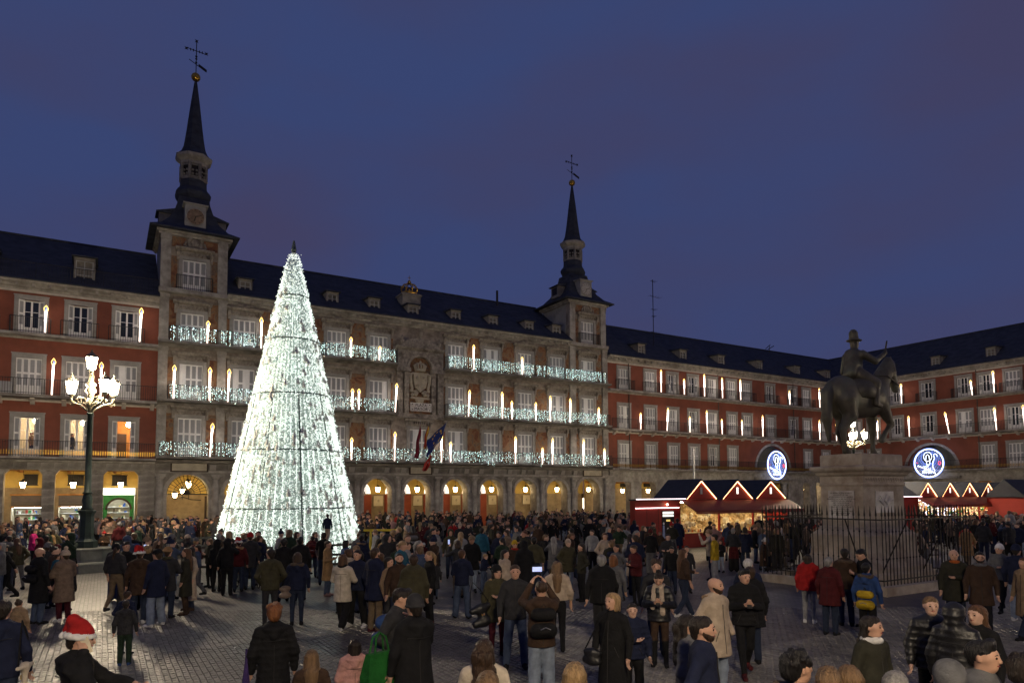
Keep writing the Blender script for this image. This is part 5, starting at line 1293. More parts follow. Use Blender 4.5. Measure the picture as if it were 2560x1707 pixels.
RWC = [(51.66, 13.82, 2.46), (55.11, 13.82, 1.75), (58.25, 13.82, 2.55), (61.16, 13.82, 2.4), (64.2, 13.82, 2.44), (73.09, 13.82, 1.78), (79.04, 13.82, 2.52), (48.67, 9.72, 1.77), (52.42, 9.72, 2.52), (55.85, 9.72, 1.76), (58.58, 9.72, 2.57), (60.97, 9.72, 1.75), (64.32, 9.72, 1.82), (67.93, 9.72, 2.56), (78.83, 9.72, 2.54), (82.3, 9.72, 2.3)]
cnt = {}
for t, z, h in RWC:
    l = lvl(z); cnt[l] = cnt.get(l, 0) + 1
    candle(NBASE, fs_(t), z, h, .08 if t in (52.42,) else rnd.uniform(-.03, .02), '%s candle light, %s balcony of the long red house, number %s from the tower' % ('tall' if h > 2.05 else 'short', NL[l], ['', 'one', 'two', 'three', 'four', 'five', 'six', 'seven', 'eight', 'nine'][cnt[l]]), 'candle lights on the long red house')
e_ = (83.875 - .92)/83.875
EC = [(47.23, 13.82, 2.46, 0), (39.25, 13.82, 1.75, -.08), (37.04, 13.82, 2.45, -.02), (46.44, 9.72, 2.54, -.01), (41.88, 9.72, 2.6, -.15), (36.99, 9.72, 2.53, -.05), (34.3, 9.72, 2.5, -.03), (50.4, 9.72, 2.5, 0), (31.2, 13.82, 2.4, 0)]
for (s, z, h, le), lab in zip(EC, ('right house, top balcony, just right of the bronze horse head', 'top balcony of the right house, short and leaning, between two windows', 'top balcony of the right house, tall, near the picture edge', 'second floor of the right house, straight above the left of its arch', 'second floor of the right house, leaning left above its arch', 'second floor of the right house, right of the arch', 'second floor of the right house, at the picture edge', 'second floor of the right house, behind the bronze horse legs', 'top balcony of the right house, outside the picture edge')):
    candle(EBASE, -s*e_, z, h, le, 'candle light, ' + lab.replace(' of the right house', ', right house'), 'candle lights on the right house')

# ------------------------------------------------------------------ curtains of tiny lamps along the balconies
mat('wire', (.03, .035, .033), .7, var=0)
def curtain(spans, z, dens, label, warm=.1, seed=0, drop=.18):
    a0 = spans[0][0]; o = empty('light_curtain', NBASE @ Matrix.Translation((a0, -.86, z))); tag(o, label, 'string lights', 'light curtains on the town hall balconies')
    r = random.Random(seed); m1, m2, m3, wi = MB(), MB(), MB(), MB()
    for a, b in spans:
        for i in range(int((b - a)/.11)):
            x = a + (i + r.random())*.11 - a0; ln = r.uniform(.75, 1.02) + (r.random() < .25)*r.uniform(.05, drop + .1)
            if r.random() < .08: continue
            wi.add([(x - .003, .0, 1.02), (x + .003, .0, 1.02), (x + .003, 0, 1.02 - ln), (x - .003, 0, 1.02 - ln)], [(0, 1, 2, 3)])
            zz = 1.02
            while zz > 1.02 - ln:
                q = r.random(); mb = m3 if q < .05 else (m2 if q < .05 + warm else m1)
                if r.random() < dens*.85: octa(mb, x + r.gauss(0, .02), r.gauss(-.01, .025), zz, r.choice((.012, .016, .022, .028)))
                zz -= r.uniform(.05, .11)
    wi.build('wires', MT['wire'], o, kind='stuff'); m1.build('bulbs', MT['curtain_bulb'], o, kind='stuff'); m2.build('warm_bulbs', MT['curtain_bulb_warm'], o, kind='stuff'); m3.build('bright_bulbs', MT['curtain_string'], o, kind='stuff')
curtain([(3.85, 6.9), (7.15, 7.6), (7.7, 20.9)], 14.2, .85, 'curtain of white lights along the top balcony left of the carved arms', seed=1)
curtain([(25.8, 43.5)], 14.2, .95, 'curtain of white lights along the top balcony right of the carved arms', seed=2)
curtain([(3.85, 20.9)], 9.95, .8, 'curtain of white lights along the second floor balcony left of the carved arms', seed=3)
curtain([(25.8, 43.5)], 9.95, .95, 'curtain of white lights along the second floor balcony right of the carved arms', seed=4)
curtain([(3.25, 43.7)], 5.85, .62, 'long curtain of white lights along the lowest balcony of the painted front', seed=5, drop=.3)

# ------------------------------------------------------------------ round light pictures in the two archways
def disc(base, x, z, label, seed):
    o = empty('light_disc', base @ Matrix.Translation((x, -1.0, z))); tag(o, label, 'light decoration', 'round light pictures over the archways')
    r0 = 1.62; pc = lambda q, a: (q*math.cos(a), 0, q*math.sin(a))
    MB().tube([pc(r0, 2*math.pi*k/48) for k in range(48)], .05, 5, True).build('ring', MT['neon_white'], o)
    MB().tube([pc(r0 + .09, 2*math.pi*k/48) for k in range(48)], .03, 5, True).build('outer_ring', MT['neon_blue'], o)
    r = random.Random(seed); ry = MB(); hx, hz2 = -.08, .55
    for k in range(58):
        a = math.pi*(.02 + 1.96*k/58) + math.pi/2
        q0 = .62; q1 = q0
        while q1 < 2.6 and math.hypot(hx + q1*math.cos(a), hz2 + q1*math.sin(a)) < r0 - .1: q1 += .05
        q = q0 + r.uniform(0, .1)
        while q < q1 - .12:
            l = r.uniform(.1, .22); ry.tube([(hx + q*math.cos(a), 0, hz2 + q*math.sin(a)), (hx + min(q + l, q1)*math.cos(a), 0, hz2 + min(q + l, q1)*math.sin(a))], .017, 3); q += l + r.uniform(.06, .12)
    ry.build('rays', MT['neon_blue'], o, kind='stuff')
    ha = MB(); ha.tube([(hx + .46*math.cos(a), -.02, hz2 + .2 + .52*math.sin(a)) for a in [2*math.pi*k/24 for k in range(24)]], .028, 4, True); ha.build('halo', MT['neon_white'], o)
    fg = MB(); fg.tube([(hx - .3, -.03, .35), (hx - .18, -.03, .52), (hx - .17, -.03, .85), (hx, -.03, 1.0), (hx + .17, -.03, .85), (hx + .18, -.03, .52), (hx + .32, -.03, .35), (hx + .2, -.03, .2), (hx + .24, -.03, 0), (hx + .1, -.03, -.22), (hx + .05, -.03, -.35), (hx - .1, -.03, -.2), (hx - .16, -.03, .05), (hx - .12, -.03, .2)], .034, 4, True); fg.build('figure_outline', MT['neon_white'], o)
    wv = MB(); wv.tube([(.62, -.02, .75), (.6, -.02, .95), (.75, -.02, 1.05), (.95, -.02, .95), (1.0, -.02, .7)], .03, 4); wv.tube([(.62, -.02, .75), (.68, -.02, .5), (.52, -.02, .2), (.45, -.02, -.2), (.45, -.02, -.5), (.65, -.02, -.8), (.62, -.02, -1.0), (.72, -.02, -1.35)], .034, 4); wv.build('side_line', MT['neon_white'], o)
    gd = MB()
    for k in range(7): gd.tube([(-1.3 + .22*k, -.02, -.35 - .09*k + r.uniform(-.05, .05)), (-1.2 + .22*k, -.02, -.22 - .09*k), (-1.08 + .22*k, -.02, -.45 - .08*k)], .032, 4)
    for k in range(5): gd.tube([(-.75 + .25*k, -.02, -1.15 + r.uniform(-.1, .1)), (-.62 + .25*k, -.02, -1.0), (-.5 + .25*k, -.02, -1.2)], .032, 4)
    for k in range(26): x = r.uniform(-.8, .4); zz = r.uniform(-1.0, -.3); gd.tube([(x, -.01, zz), (x + .14, -.01, zz + r.uniform(-.02, .02))], .018, 3)
    gd.build('ground_lines', MT['neon_white'], o, kind='stuff')
    rd_ = MB(); rd_.tube([(1.22 + .13*math.cos(a), -.02, -.05 + .2*math.sin(a)) for a in [2*math.pi*k/12 for k in range(12)]], .03, 4, True); rd_.tube([(-1.38, -.02, .1), (-1.22, -.02, .02)], .03, 4); rd_.build('red_motif', MT['neon_red'], o)
    MB().tube([(-3., .25, -.62), (3., .25, -.62)], .03, 4).build('mounting_bar', MT['iron'], o)
disc(NBASE, 70.3*54/55, 6.35, 'round blue white light picture hanging in the archway left of the statue', 1)
disc(EBASE, -44.3*82.9/83.875, 6.45, 'round blue white light picture hanging in the archway right of the statue', 2)

# ------------------------------------------------------------------ flags on the middle balcony
def flag(pole, quad, stripes, label, stars=0, seed=0, scol='gilt'):
    p0, p1 = [Vector(v) for v in pole]; o = empty('flag', NBASE @ Matrix.Translation(p0)); tag(o, label, 'flag', 'flags on the balcony below the carved arms')
    MB().tube([(0, 0, 0), tuple(p1 - p0)], .03, 6).build('flag_pole', MT['pale_metal'], o)
    a, b, c, d = [Vector(v) - p0 for v in quad]; nu, nv = 14, 18; mb = MB(); r = random.Random(seed)
    P = []
    for i in range(nu + 1):
        for j in range(nv + 1):
            u, v = i/nu, j/nv; q = (a*(1 - u) + b*u)*(1 - v) + (c*(1 - u) + d*u)*v
            q = q + Vector((.05*math.sin(v*9 + u*2), -.16*math.sin(u*9 + v*2.2 + seed)*(.25 + v), .03*math.sin(u*8))); P.append(tuple(q))
    for i in range(nu):
        for j in range(nv):
            k = i*(nv + 1) + j; mb.v = mb.v; mb.f.append((k, k + nv + 1, k + nv + 2, k + 1)); mb.m.append(stripes[min(len(stripes) - 1, int(i/nu*len(stripes)))])
    mb.v = P; cl = mb.build('flag_cloth', [MT['flag_' + c_] for c_ in ('blue', 'red', 'yellow', 'crimson')], o, smooth=True)
    for k in range(stars):
        an = 2*math.pi*k/stars; u, v = .5 + .3*math.cos(an), .45 + .26*math.sin(an); i, j = int(u*nu), int(v*nv); q = Vector(P[i*(nv + 1) + j]); du = (Vector(P[(i + 1)*(nv + 1) + j]) - q).normalized(); dv = (Vector(P[i*(nv + 1) + j + 1]) - q).normalized(); nn = du.cross(dv).normalized()
        if nn.y > 0: nn = -nn
        pts = [q + nn*.03 + (du*math.cos(t) + dv*math.sin(t))*(.13 if m % 2 == 0 else .055) for m, t in enumerate([2*math.pi*m/10 for m in range(10)])]
        MB().add([tuple(p) for p in pts], [tuple(range(10))]).build('star', MT['flag_yellow' if scol == 'gilt' else 'white_paint'], cl)
mat('flag_blue', (.012, .028, .15), .8, var=.15); mat('flag_red', (.34, .03, .02), .8, var=.1); mat('flag_yellow', (.6, .38, .03), .8, var=.1); mat('flag_crimson', (.16, .012, .025), .8, var=.15)
flag(((24.6, -.8, 6.2), (25.0, -2.3, 9.3)), ((24.95, -2.25, 9.2), (24.55, -1.9, 7.6), (23.15, -2.3, 7.6), (23.35, -2.0, 6.1)), [0], 'blue flag with a ring of yellow stars on the middle balcony', 12, 1)
flag(((22.75, -.8, 6.2), (22.6, -2.2, 9.3)), ((22.55, -2.15, 9.15), (22.75, -1.9, 8.0), (22.1, -2.1, 6.1), (22.6, -1.8, 6.0)), [3], 'dark crimson flag hanging left of the blue starred flag', 0, 2)
flag(((23.4, -.8, 6.2), (23.35, -2.2, 9.2)), ((23.3, -2.15, 9.1), (23.45, -1.9, 8.2), (22.95, -2.1, 7.0), (23.2, -1.8, 6.8)), [1, 2, 2, 1], 'red and yellow striped flag hanging behind the blue starred flag', 0, 3)
flag(((23.9, -.8, 5.9), (23.75, -2.0, 7.4)), ((23.55, -2.05, 6.35), (23.75, -1.9, 6.3), (22.75, -2.05, 5.05), (23.3, -1.9, 5.0)), [1], 'red flag with a white star hanging below the blue flag', 1, 4, 'w')

# ------------------------------------------------------------------ market stalls
mat('cork', (.50, .37, .20), .9, var=.45, scale=5, bump=.8, bscale=10, stain=(.26, .17, .08), stain_scale=3)
def gable(root, x0, x1, z0, z1, y0, y1, lit):
    xm = (x0 + x1)/2; MB().prism_y([(x0, z0), (x1, z0), (xm, z1 - .03)], y0, y0 + .08).build('gable_board', MT['stall_red'], root)
    rf = MB()
    for s, xe in ((-1, x0), (1, x1)):
        nx, nz = (z1 - z0), (xm - xe)*-s*-1
        rf.prism_y([(xe - s*-.0 + s*.0, z0 - .02), (xm, z1 - .02), (xm, z1 + .07), (xe + s*.1, z0 - .03)] if s > 0 else [(xe - .1, z0 - .03), (xm, z1 + .07), (xm, z1 - .02), (xe, z0 - .02)], y0 - .06, y1)
    rf.build('gable_roof', MT['stall_roof'], root)
    for s, xe in ((-1, x0), (1, x1)):
        MB().tube([(xe - s*.05, y0 - .045, z0 + .02), (xm + s*.02, y0 - .045, z1 - .07)], .022, 5).build('led_strip', MT['led_orange'], root)
    w = MB().box(xm - .08, y0 - .03, z0 + .3, xm + .08, y0 - .003, z0 + .68).build('slot_window', MT['window_gleam'] if lit else MT['louver'], root)
    MB().box(xm - .11, y0 - .02, z0 + .27, xm - .081, y0 - .003, z0 + .71).box(xm + .081, y0 - .02, z0 + .27, xm + .11, y0 - .003, z0 + .71).build('slot_frame', MT['dark_wood'], w)
def stall(t0, n0, label, blk, gables, x1, goods, ridge=False):
    """t0 = left end; blk = width of the closed block; gables = list of (x0, x1)"""
    o = empty('market_stall', PBASE @ Matrix.Translation((t0, n0, 0))); tag(o, label, 'market stall', 'red market stalls with dark gabled roofs'); D = 2.6
    if blk:
        MB().box(0, 0, 0, blk, D if ridge else .4, 2.64).build('closed_wall', MT['stall_red'], o)
        for k in range(1, 4): MB().box(blk*k/4 - .006, -.012, .02, blk*k/4 + .006, -.002, 2.2).build('board_joint', MT['dark_wood'], o)
        MB().box(-.04, -.1, 2.645, blk + .02, D + .05 if ridge else .45, 2.72).build('eave_board', MT['stall_roof'], o)
        MB().tube([(0, -.12, 2.72), (blk + .3, -.12, 2.72)], .018, 5).build('led_strip', MT['led_strip'], o)
        if ridge: MB().prism_x([(-.05, 2.725), (D*.55, 3.75), (D + .1, 2.725)], 0, blk + .2).build('block_roof', MT['stall_roof'], o)
    gx0, gx1 = gables[0][0] - .2, x1
    if goods:
        MB().box(gx0, -.02, 0, gx1, .5, .78).build('counter_front', MT['stall_red'], o)
        MB().box(gx0 - .02, -.06, .785, gx1 + .02, .55, .83).build('counter_top', MT['cork'], o)
        MB().box(gx0, D - .1, 0, gx1, D, 2.66).build('back_wall', MT['cream_board'], o)
        MB().box(gx1, 0, 0, gx1 + .1, D, 2.66).build('end_wall', MT['stall_red'], o)
        MB().box(gx0, .0, 2.6, gx1, D, 2.66).build('ceiling_board', MT['cream_board'], o)
        MB().box(gx0 + .1, .32, 2.5, gx1 - .1, .42, 2.56).build('strip_light', MT['shop_strip'], o)
        for a, b in gables[1:]:
            xx = (a + gables[0][0])/2 if False else a - .2
            MB().box(xx - .05, -.03, .84, xx + .05, .07, 2.6).build('post', MT['stall_red'], o)
    # raised front hatch, one long panel held by struts
    hb = MB(); hb.prism_x([(-.02, 2.66), (-.02, 2.6), (-1.15, 1.98), (-1.15, 2.08)], gx0 - .1, gx1 + .15); hb.build('front_hatch', MT['hatch_shaded_red'], o)
    MB().box(gx0 - .1, -1.17, 1.9, gx1 + .15, -1.12, 1.976).build('hatch_edge', MT['hatch_shaded_red'], o)
    for i, (a, b) in enumerate(gables):
        gable(o, a, b, 2.68, 3.77, -.04, D, i != 0 or goods == 'glitter')
        xm = (a + b)/2; MB().cbox(xm + .05, -.12, 2.5, .14, .1, .09).build('spot_lamp', MT['pale_metal'], o)
        MB().tube([(xm + .15, -.14, 2.5), (xm + .75, -1.0, 2.14)], .012, 4).build('strut', MT['iron'], o)
    return o, gx0, gx1, D
emit('shop_strip', (1, .82, .52), 32.)
o, gx0, gx1, D = stall(24.28, 28.0, 'red market stall with three gables, poster on its closed end and lit nativity landscape', 3.3, [(3.66, 6.1), (6.55, 9.15), (9.43, 12.18)], 12.3, 'nativity')
MB().tube([(0, -.05, 2.24), (3.15, -.05, 2.24)], .02, 5).build('led_strip', MT['led_strip'], o)
MB().tube([(2.2, -.1, 2.42), (2.2, -.16, 2.42)], .04, 5).build('wall_spot', MT['shop_strip'], o)
po = MB().box(1.89, -.03, .55, 2.79, -.003, 2.08).build('poster', MT['black_frame'], o)
for k, (x0, z0, x1, z1, mm) in enumerate(((1.94, 1.9, 2.74, 2.03, 'poster_white'), (1.94, 1.76, 2.74, 1.86, 'poster_white'), (2.2, 1.5, 2.48, 1.6, 'poster_gold'))):
    MB().box(x0, -.036, z0, x1, -.031, z1).build('poster_print', (MT.get(mm) or emit(mm, (1, .95, .85) if mm == 'poster_white' else (1, .7, .2), 1.2 if mm == 'poster_white' else .7)) and MT[mm], po)
mat('pale_blue', (.35, .42, .6), .7); mat('orange_cloth', (.5, .13, .03), .7)
for x, mm in ((2.0, 'pale_blue'), (2.3, 'cream_board'), (2.66, 'orange_cloth')):   # printed figures
    h = .95 if x != 2.3 else .6
    MB().prism_y([(x - .1, .58), (x + .1, .58), (x + .06, .58 + h*.75), (x - .06, .58 + h*.75)], -.036, -.031).build('poster_figure', MT[mm], po)
    MB().prism_y([(x + .06*math.cos(a), .58 + h*.85 + .075*math.sin(a)) for a in [2*math.pi*k/10 for k in range(10)]], -.037, -.031).build('poster_head', MT['white_paint'], po)
# cork mountains and little houses of the nativity
rc = random.Random(8); nx, nz_ = 90, 26; vs = []; fcs = []
for i in range(nx + 1):
    for j in range(nz_ + 1):
        u, v = i/nx, j/nz_; x = gx0 + .1 + (gx1 - gx0 - .2)*u; zb = .84 + 1.6*v**1.15
        y = .6 + 1.7*v**.7 + .16*math.sin(x*3.1 + v*7) + .1*math.sin(x*9.3 + v*17 + 1) + .07*math.sin(x*19 - v*23) + .05*math.sin(x*37 + v*41)
        vs.append((x, min(y, D - .15), zb + .06*math.sin(x*5 + v*11) + .04*math.sin(x*23)))
for i in range(nx):
    for j in range(nz_): k = i*(nz_ + 1) + j; fcs.append((k, k + nz_ + 1, k + nz_ + 2, k + 1))
MB().add(vs, fcs).build('cork_mountain', MT['cork'], o)
for k in range(40):
    x = rc.uniform(gx0 + .3, gx1 - .3); v = rc.uniform(.05, .6); s = rc.uniform(.12, .28); z = .84 + 1.6*v**1.15; y = .4 + 1.7*v**.7
    mb = MB(); mb.box(-s/2, -s/2, 0, s/2, s/2, s*.8); mb.prism_y([(-s*.6, s*.8 + .001), (s*.6, s*.8 + .001), (0, s*1.25)], -s*.55, s*.55)
    h = mb.build('toy_house', MT[rc.choice(['stone_light', 'cork', 'cream_board'])], o, (x, y - .1, z))
    MB().box(-.03, -s/2 - .006, .02, .03, -s/2 - .002, s*.4).build('toy_door', MT['dark_wood'], h)
for k in range(46):
    x = rc.uniform(gx0 + .2, gx1 - .2); mb = MB(); mb.lathe([(.035, 0), (.03, .08), (.015, .13)], 6); mb.sphere((0, 0, .155), .022, 6, 4)
    mb.build('figurine', MT[rc.choice(['stall_red', 'goods_blue', 'cream_board', 'dark_wood', 'orange_cloth'])], o, (x, rc.uniform(.1, .5), .832))

o, gx0, gx1, D = stall(49.0, 28.0, 'red market stalls with five gables and glittering goods, right of the statue', 2.4, [(2.4, 4.85), (5.5, 7.95), (8.4, 10.85), (11.3, 13.75), (14.3, 16.75)], 17., 'glitter', True)
for k in range(3): emit('fairy_%d' % k, [(1, .75, .4), (.6, .65, 1), (1, .12, .1)][k], [5., 6., 3.][k], 'NONE')
gl_ = [MB() for _ in range(6)]
for k in range(1500):
    x = rc.uniform(gx0 + .1, gx1 - .1); blue = 5.2 < x < 9 and rc.random() < .8
    i = 1 if blue else rc.choice((0, 0, 0, 2, 3, 4, 5)); s = rc.uniform(.015, .035) if i < 3 else rc.uniform(.03, .09)
    octa(gl_[i], x, rc.uniform(.2, 2.2), rc.uniform(.9, 2.45), s)
for m_, mm, nm in zip(gl_, ('fairy_0', 'fairy_1', 'fairy_2', 'stall_red', 'gilt', 'cream_board'), ('warm_fairy_lights', 'blue_fairy_lights', 'red_fairy_lights', 'red_baubles', 'gilt_baubles', 'pale_baubles')): m_.build(nm, MT[mm], o, kind='stuff')
for k in range(30):
    x = rc.uniform(gx0 + .3, gx1 - .3); w_, h_ = rc.uniform(.15, .4), rc.uniform(.2, .6); MB().lathe([(w_*.5, 0), (w_*.55, h_*.3), (w_*.3, h_*.7), (.02, h_)], 8).build('hanging_goods', MT[rc.choice(['stall_red', 'goods_green', 'gilt', 'cream_board'])], o, (x, rc.uniform(.3, 1.8), rc.uniform(.84, 1.9)))
MB().tube([(gx0, .05, 2.45), (gx0 + 6., .05, 2.35)], .03, 5).build('led_strip', MT['led_strip'], o)
MB().tube([(gx0 + 6., .05, 2.5), (gx1, .05, 2.5)], .03, 5).build('led_strip', MT['led_strip'], o)
o = empty('market_stall', PBASE @ Matrix.Translation((59.6, 24.6, 0))); tag(o, 'plain red stall end with a dark roof at the right picture edge', 'market stall', 'red market stalls with dark gabled roofs')
MB().box(0, 0, 0, 10, 2.6, 2.6).build('closed_wall', MT['stall_red'], o)
MB().prism_x([(-.15, 2.62), (1.3, 4.0), (2.75, 2.62)], -.15, 10.1).build('block_roof', MT['stall_roof'], o)
MB().tube([(0, -.12, 2.64), (10, -.12, 2.64)], .03, 5).build('led_strip', MT['led_strip'], o)
# pale mast and dark silhouetted pole behind the stall
o = empty('pole', PBASE @ Matrix.Translation((47.1, 46., 0))); tag(o, 'plain pale metal mast rising behind the left market stall roof', 'pole')
mb = MB(); mb.lathe([(.12, 0), (.1, 6.9), (.12, 6.92), (.12, 7.2), (.02, 7.25)], 8); mb.build('mast', MT['pale_metal'], o)
# ------------------------------------------------------------------ people
COLS = dict(black=(.012, .012, .013), charcoal=(.03, .03, .033), navy=(.014, .018, .042), blue=(.025, .055, .16), teal=(.02, .09, .14), grey=(.11, .11, .115), lgrey=(.24, .24, .245), brown=(.05, .03, .02), olive=(.055, .05, .028), dolive=(.032, .031, .022),
            tan=(.24, .165, .10), camel=(.26, .16, .075), beige=(.40, .32, .24), cream=(.52, .45, .35), white=(.6, .59, .57), maroon=(.07, .012, .014), red=(.30, .015, .015), magenta=(.40, .02, .13), pink=(.45, .24, .215), rose=(.26, .15, .14), yellow=(.42, .28, .02),
            green=(.014, .105, .02), orange=(.35, .09, .02), taupe=(.16, .115, .085), jeans=(.055, .075, .125), ljeans=(.20, .24, .31), djeans=(.022, .03, .055), khaki=(.15, .11, .07), burgundy=(.055, .01, .016), dgreen=(.02, .035, .022), purple=(.05, .03, .12))
HAIRC = dict(black=(.008, .007, .007), dark=(.016, .011, .008), brown=(.04, .022, .012), chest=(.085, .04, .018), blond=(.28, .18, .085), dblond=(.15, .09, .045), grey=(.22, .21, .20), ginger=(.16, .06, .02), white=(.45, .44, .42))
def cloth(c, shiny=False):
    k = 'cloth_%s%s' % (c, '_shiny' if shiny else '')
    if k not in MT: mat(k, COLS[c], .42 if shiny else .88, var=.28, scale=7, bump=.6 if shiny else .8, bscale=13, spec=.45 if shiny else .15)
    return MT[k]
def hairm(c):
    k = 'hair_' + c
    if k not in MT: mat(k, HAIRC[c], .5, var=.5, scale=9, bump=.8, bscale=22, stretch=(3.2, 3.2, .35), spec=.35)
    return MT[k]
SKIN = []
for i, c in enumerate(((.50, .29, .20), (.42, .22, .145), (.56, .35, .26))):
    m = mat('skin_%d' % i, c, .5, var=.12, scale=14, spec=.35); m.node_tree.nodes['Principled BSDF'].inputs['Subsurface Weight'].default_value = 0.0; SKIN.append(m)
mat('eye_dark', (.012, .009, .008), .2, var=0, spec=.6); mat('lips', (.30, .075, .065), .5, var=0); mat('fur', (.26, .17, .09), .9, var=.5, scale=20, bump=1., bscale=40); mat('fur_dark', (.09, .065, .045), .9, var=.5, scale=20, bump=1., bscale=40)

def rotx(p, a, o): c, s = math.cos(a), math.sin(a); y, z = p[1] - o[1], p[2] - o[2]; return (p[0], o[1] + c*y - s*z, o[2] + s*y + c*z)
def rotz(p, a, o): c, s = math.cos(a), math.sin(a); x, y = p[0] - o[0], p[1] - o[1]; return (o[0] + c*x - s*y, o[1] + s*x + c*y, p[2])
ARMS = dict(down=((.255, .03, 1.13), (.265, -.05, .89)), pocket=((.29, .09, 1.15), (.19, -.12, .97)), phone=((.25, -.04, 1.13), (.065, -.25, 1.18)), photo=((.27, -.20, 1.30), (.09, -.30, 1.55)), high=((.24, -.20, 1.42), (.10, -.24, 1.66)), ear=((.30, -.14, 1.25), (.125, -.06, 1.52)),
            fold=((.26, -.06, 1.15), (-.03, -.22, 1.17)), reach=((.25, -.18, 1.18), (.20, -.42, 1.12)), hold=((.26, -.08, 1.14), (.10, -.30, 1.10)), swingf=((.255, -.08, 1.14), (.24, -.24, .95)), swingb=((.255, .13, 1.16), (.27, .20, .93)), chin=((.24, -.14, 1.2), (.07, -.20, 1.42)), out=((.33, -.10, 1.22), (.36, -.36, 1.26)), push=((.24, -.1, 1.14), (.2, -.36, 1.02)))
HEMS = dict(waist=1.0, hip=.84, thigh=.68, knee=.5, calf=.3)
def skel(legs='stand', arms=('down', 'down'), yaw=0., pitch=0., lean=0., stance=.0):
    J = {}; hipo = (0, 0, .92)
    up = lambda p: rotx(p, lean, hipo) if lean else p       # lean > 0 bends towards the front (-y)
    nk = (0, .005, 1.5)
    def hd(p):
        p = rotx(p, pitch, nk); p = rotz(p, yaw, nk); return up(p)
    J['up'] = up; J['hd'] = hd
    for s, nm in ((-1, 'R'), (1, 'L')):
        if legs == 'walk':
            f = -1 if s > 0 else 1
            kn, an = (s*.09, -.10 if f < 0 else .03, .48), (s*.085, -.27 if f < 0 else .27, .085 if f < 0 else .15)
        elif legs == 'walk2':
            f = 1 if s > 0 else -1
            kn, an = (s*.09, -.10 if f < 0 else .03, .48), (s*.085, -.24 if f < 0 else .25, .085 if f < 0 else .15)
        else: kn, an = (s*(.10 + stance), -.02, .49), (s*(.105 + stance*1.6), .02 + .05*s*stance, .08)
        J['leg' + nm] = ((s*.085, 0, .9), kn, an)
        a = ARMS[arms[0 if s < 0 else 1]]
        J['arm' + nm] = tuple(up(p) for p in ((s*.175, .01, 1.385), (s*a[0][0], a[0][1], a[0][2]), (s*a[1][0], a[1][1], a[1][2])))
        J['hand' + nm] = arms[0 if s < 0 else 1]
    return J
def hand_prims(J, nm, fine, m=0):
    s = -1 if nm == 'R' else 1; pose = J['hand' + nm]
    if pose == 'pocket': return []
    e, w = np.array(J['arm' + nm][1]), np.array(J['arm' + nm][2]); d = (w - e)/np.linalg.norm(w - e)
    if pose in ('photo', 'high', 'ear', 'phone', 'chin'): d = d + np.array([-s*.1, -.1, .55]); d /= np.linalg.norm(d)
    side = np.array([0, -1., 0]) if abs(d[2]) > .6 else np.array([-s*1., 0, 0.2]); side = side - d*(side @ d); side /= np.linalg.norm(side); nrm = np.cross(d, side)*(-s)
    p = w + d*.075; out = [C(tuple(w), tuple(w + d*.03), .026, .03, .02, m), C(tuple(w + d*.03 - side*.016), tuple(p - side*.02), .019, .018, .02, m), C(tuple(w + d*.03 + side*.016), tuple(p + side*.02), .019, .018, .02, m)]
    if not fine: out.append(C(tuple(p), tuple(p + d*.05 + nrm*.02), .028, .02, .02, m)); return out
    for k, (o, l) in enumerate(((.033, .07), (.011, .082), (-.011, .076), (-.032, .058))):
        a = p + side*o; b = a + d*l*.5 + nrm*.012; c = b + d*l*.42 + nrm*.028
        out += [C(tuple(a), tuple(b), .0105, .0098, .006, m), C(tuple(b), tuple(c), .0098, .0085, .006, m)]
    a = w + d*.028 + side*.03; b = a + side*.03 + d*.028 + nrm*.012; c = b + d*.035 + nrm*.014
    out += [C(tuple(a), tuple(b), .0135, .0115, .012, m), C(tuple(b), tuple(c), .0115, .0095, .006, m)]
    return out
def head_prims(J, m=0):
    h = J['hd']; out = [C(h((0, .022, 1.642)), h((0, -.026, 1.638)), .082, .079, .03, m), C(h((0, -.035, 1.60)), h((0, -.052, 1.558)), .066, .05, .04, m), C(h((0, -.10, 1.625)), h((0, -.118, 1.597)), .011, .016, .018, m), C(h((0, -.03, 1.55)), h((0, .02, 1.6)), .055, .06, .03, m)]
    for s in (-1, 1): out.append(C(h((s*.079, .008, 1.628)), h((s*.08, .002, 1.60)), .016, .013, .012, m))
    out.append(C(J['up']((0, .015, 1.40)), h((0, .005, 1.53)), .064, .055, .03, m))
    return out
def leg_prims(J, fit, mt=1, ms=2, boots=False):
    r = dict(slim=(.088, .062, .046), reg=(.095, .072, .062), loose=(.098, .086, .082), wide=(.10, .10, .105))[fit]; out = [C((0, 0, .94), (0, .0, .90), .135, .13, .05, mt, .8)]
    for nm in 'RL':
        a, k, n = J['leg' + nm]; out += [C(a, k, r[0], r[1], .03, mt), C(k, (n[0], n[1], n[2] + .03), r[1], r[2], .03, ms if boots else mt)]
        s = -1 if nm == 'R' else 1; z = n[2] - .035
        out += [C((n[0], n[1] + .02, z + .005), (n[0] + s*.02, n[1] - .15, max(.03, z - .012)), .045, .04, .02, ms), C((n[0], n[1] + .03, z - .018), (n[0], n[1] + .02, z + .03), .035, .04, .02, ms)]
    return out
def body_prims(J, fit='reg', fine=True, boots=False):
    u = J['up']; out = [C(u((0, 0, 1.34)), (0, 0, .98), .135, .125, .06, 1, .72)]
    out += leg_prims(J, fit, boots=boots) + head_prims(J)
    for nm in 'RL':
        a, e, w = J['arm' + nm]; out += [C(a, e, .042, .036, .03, 0), C(e, w, .036, .026, .02, 0)] + hand_prims(J, nm, fine)
    return out
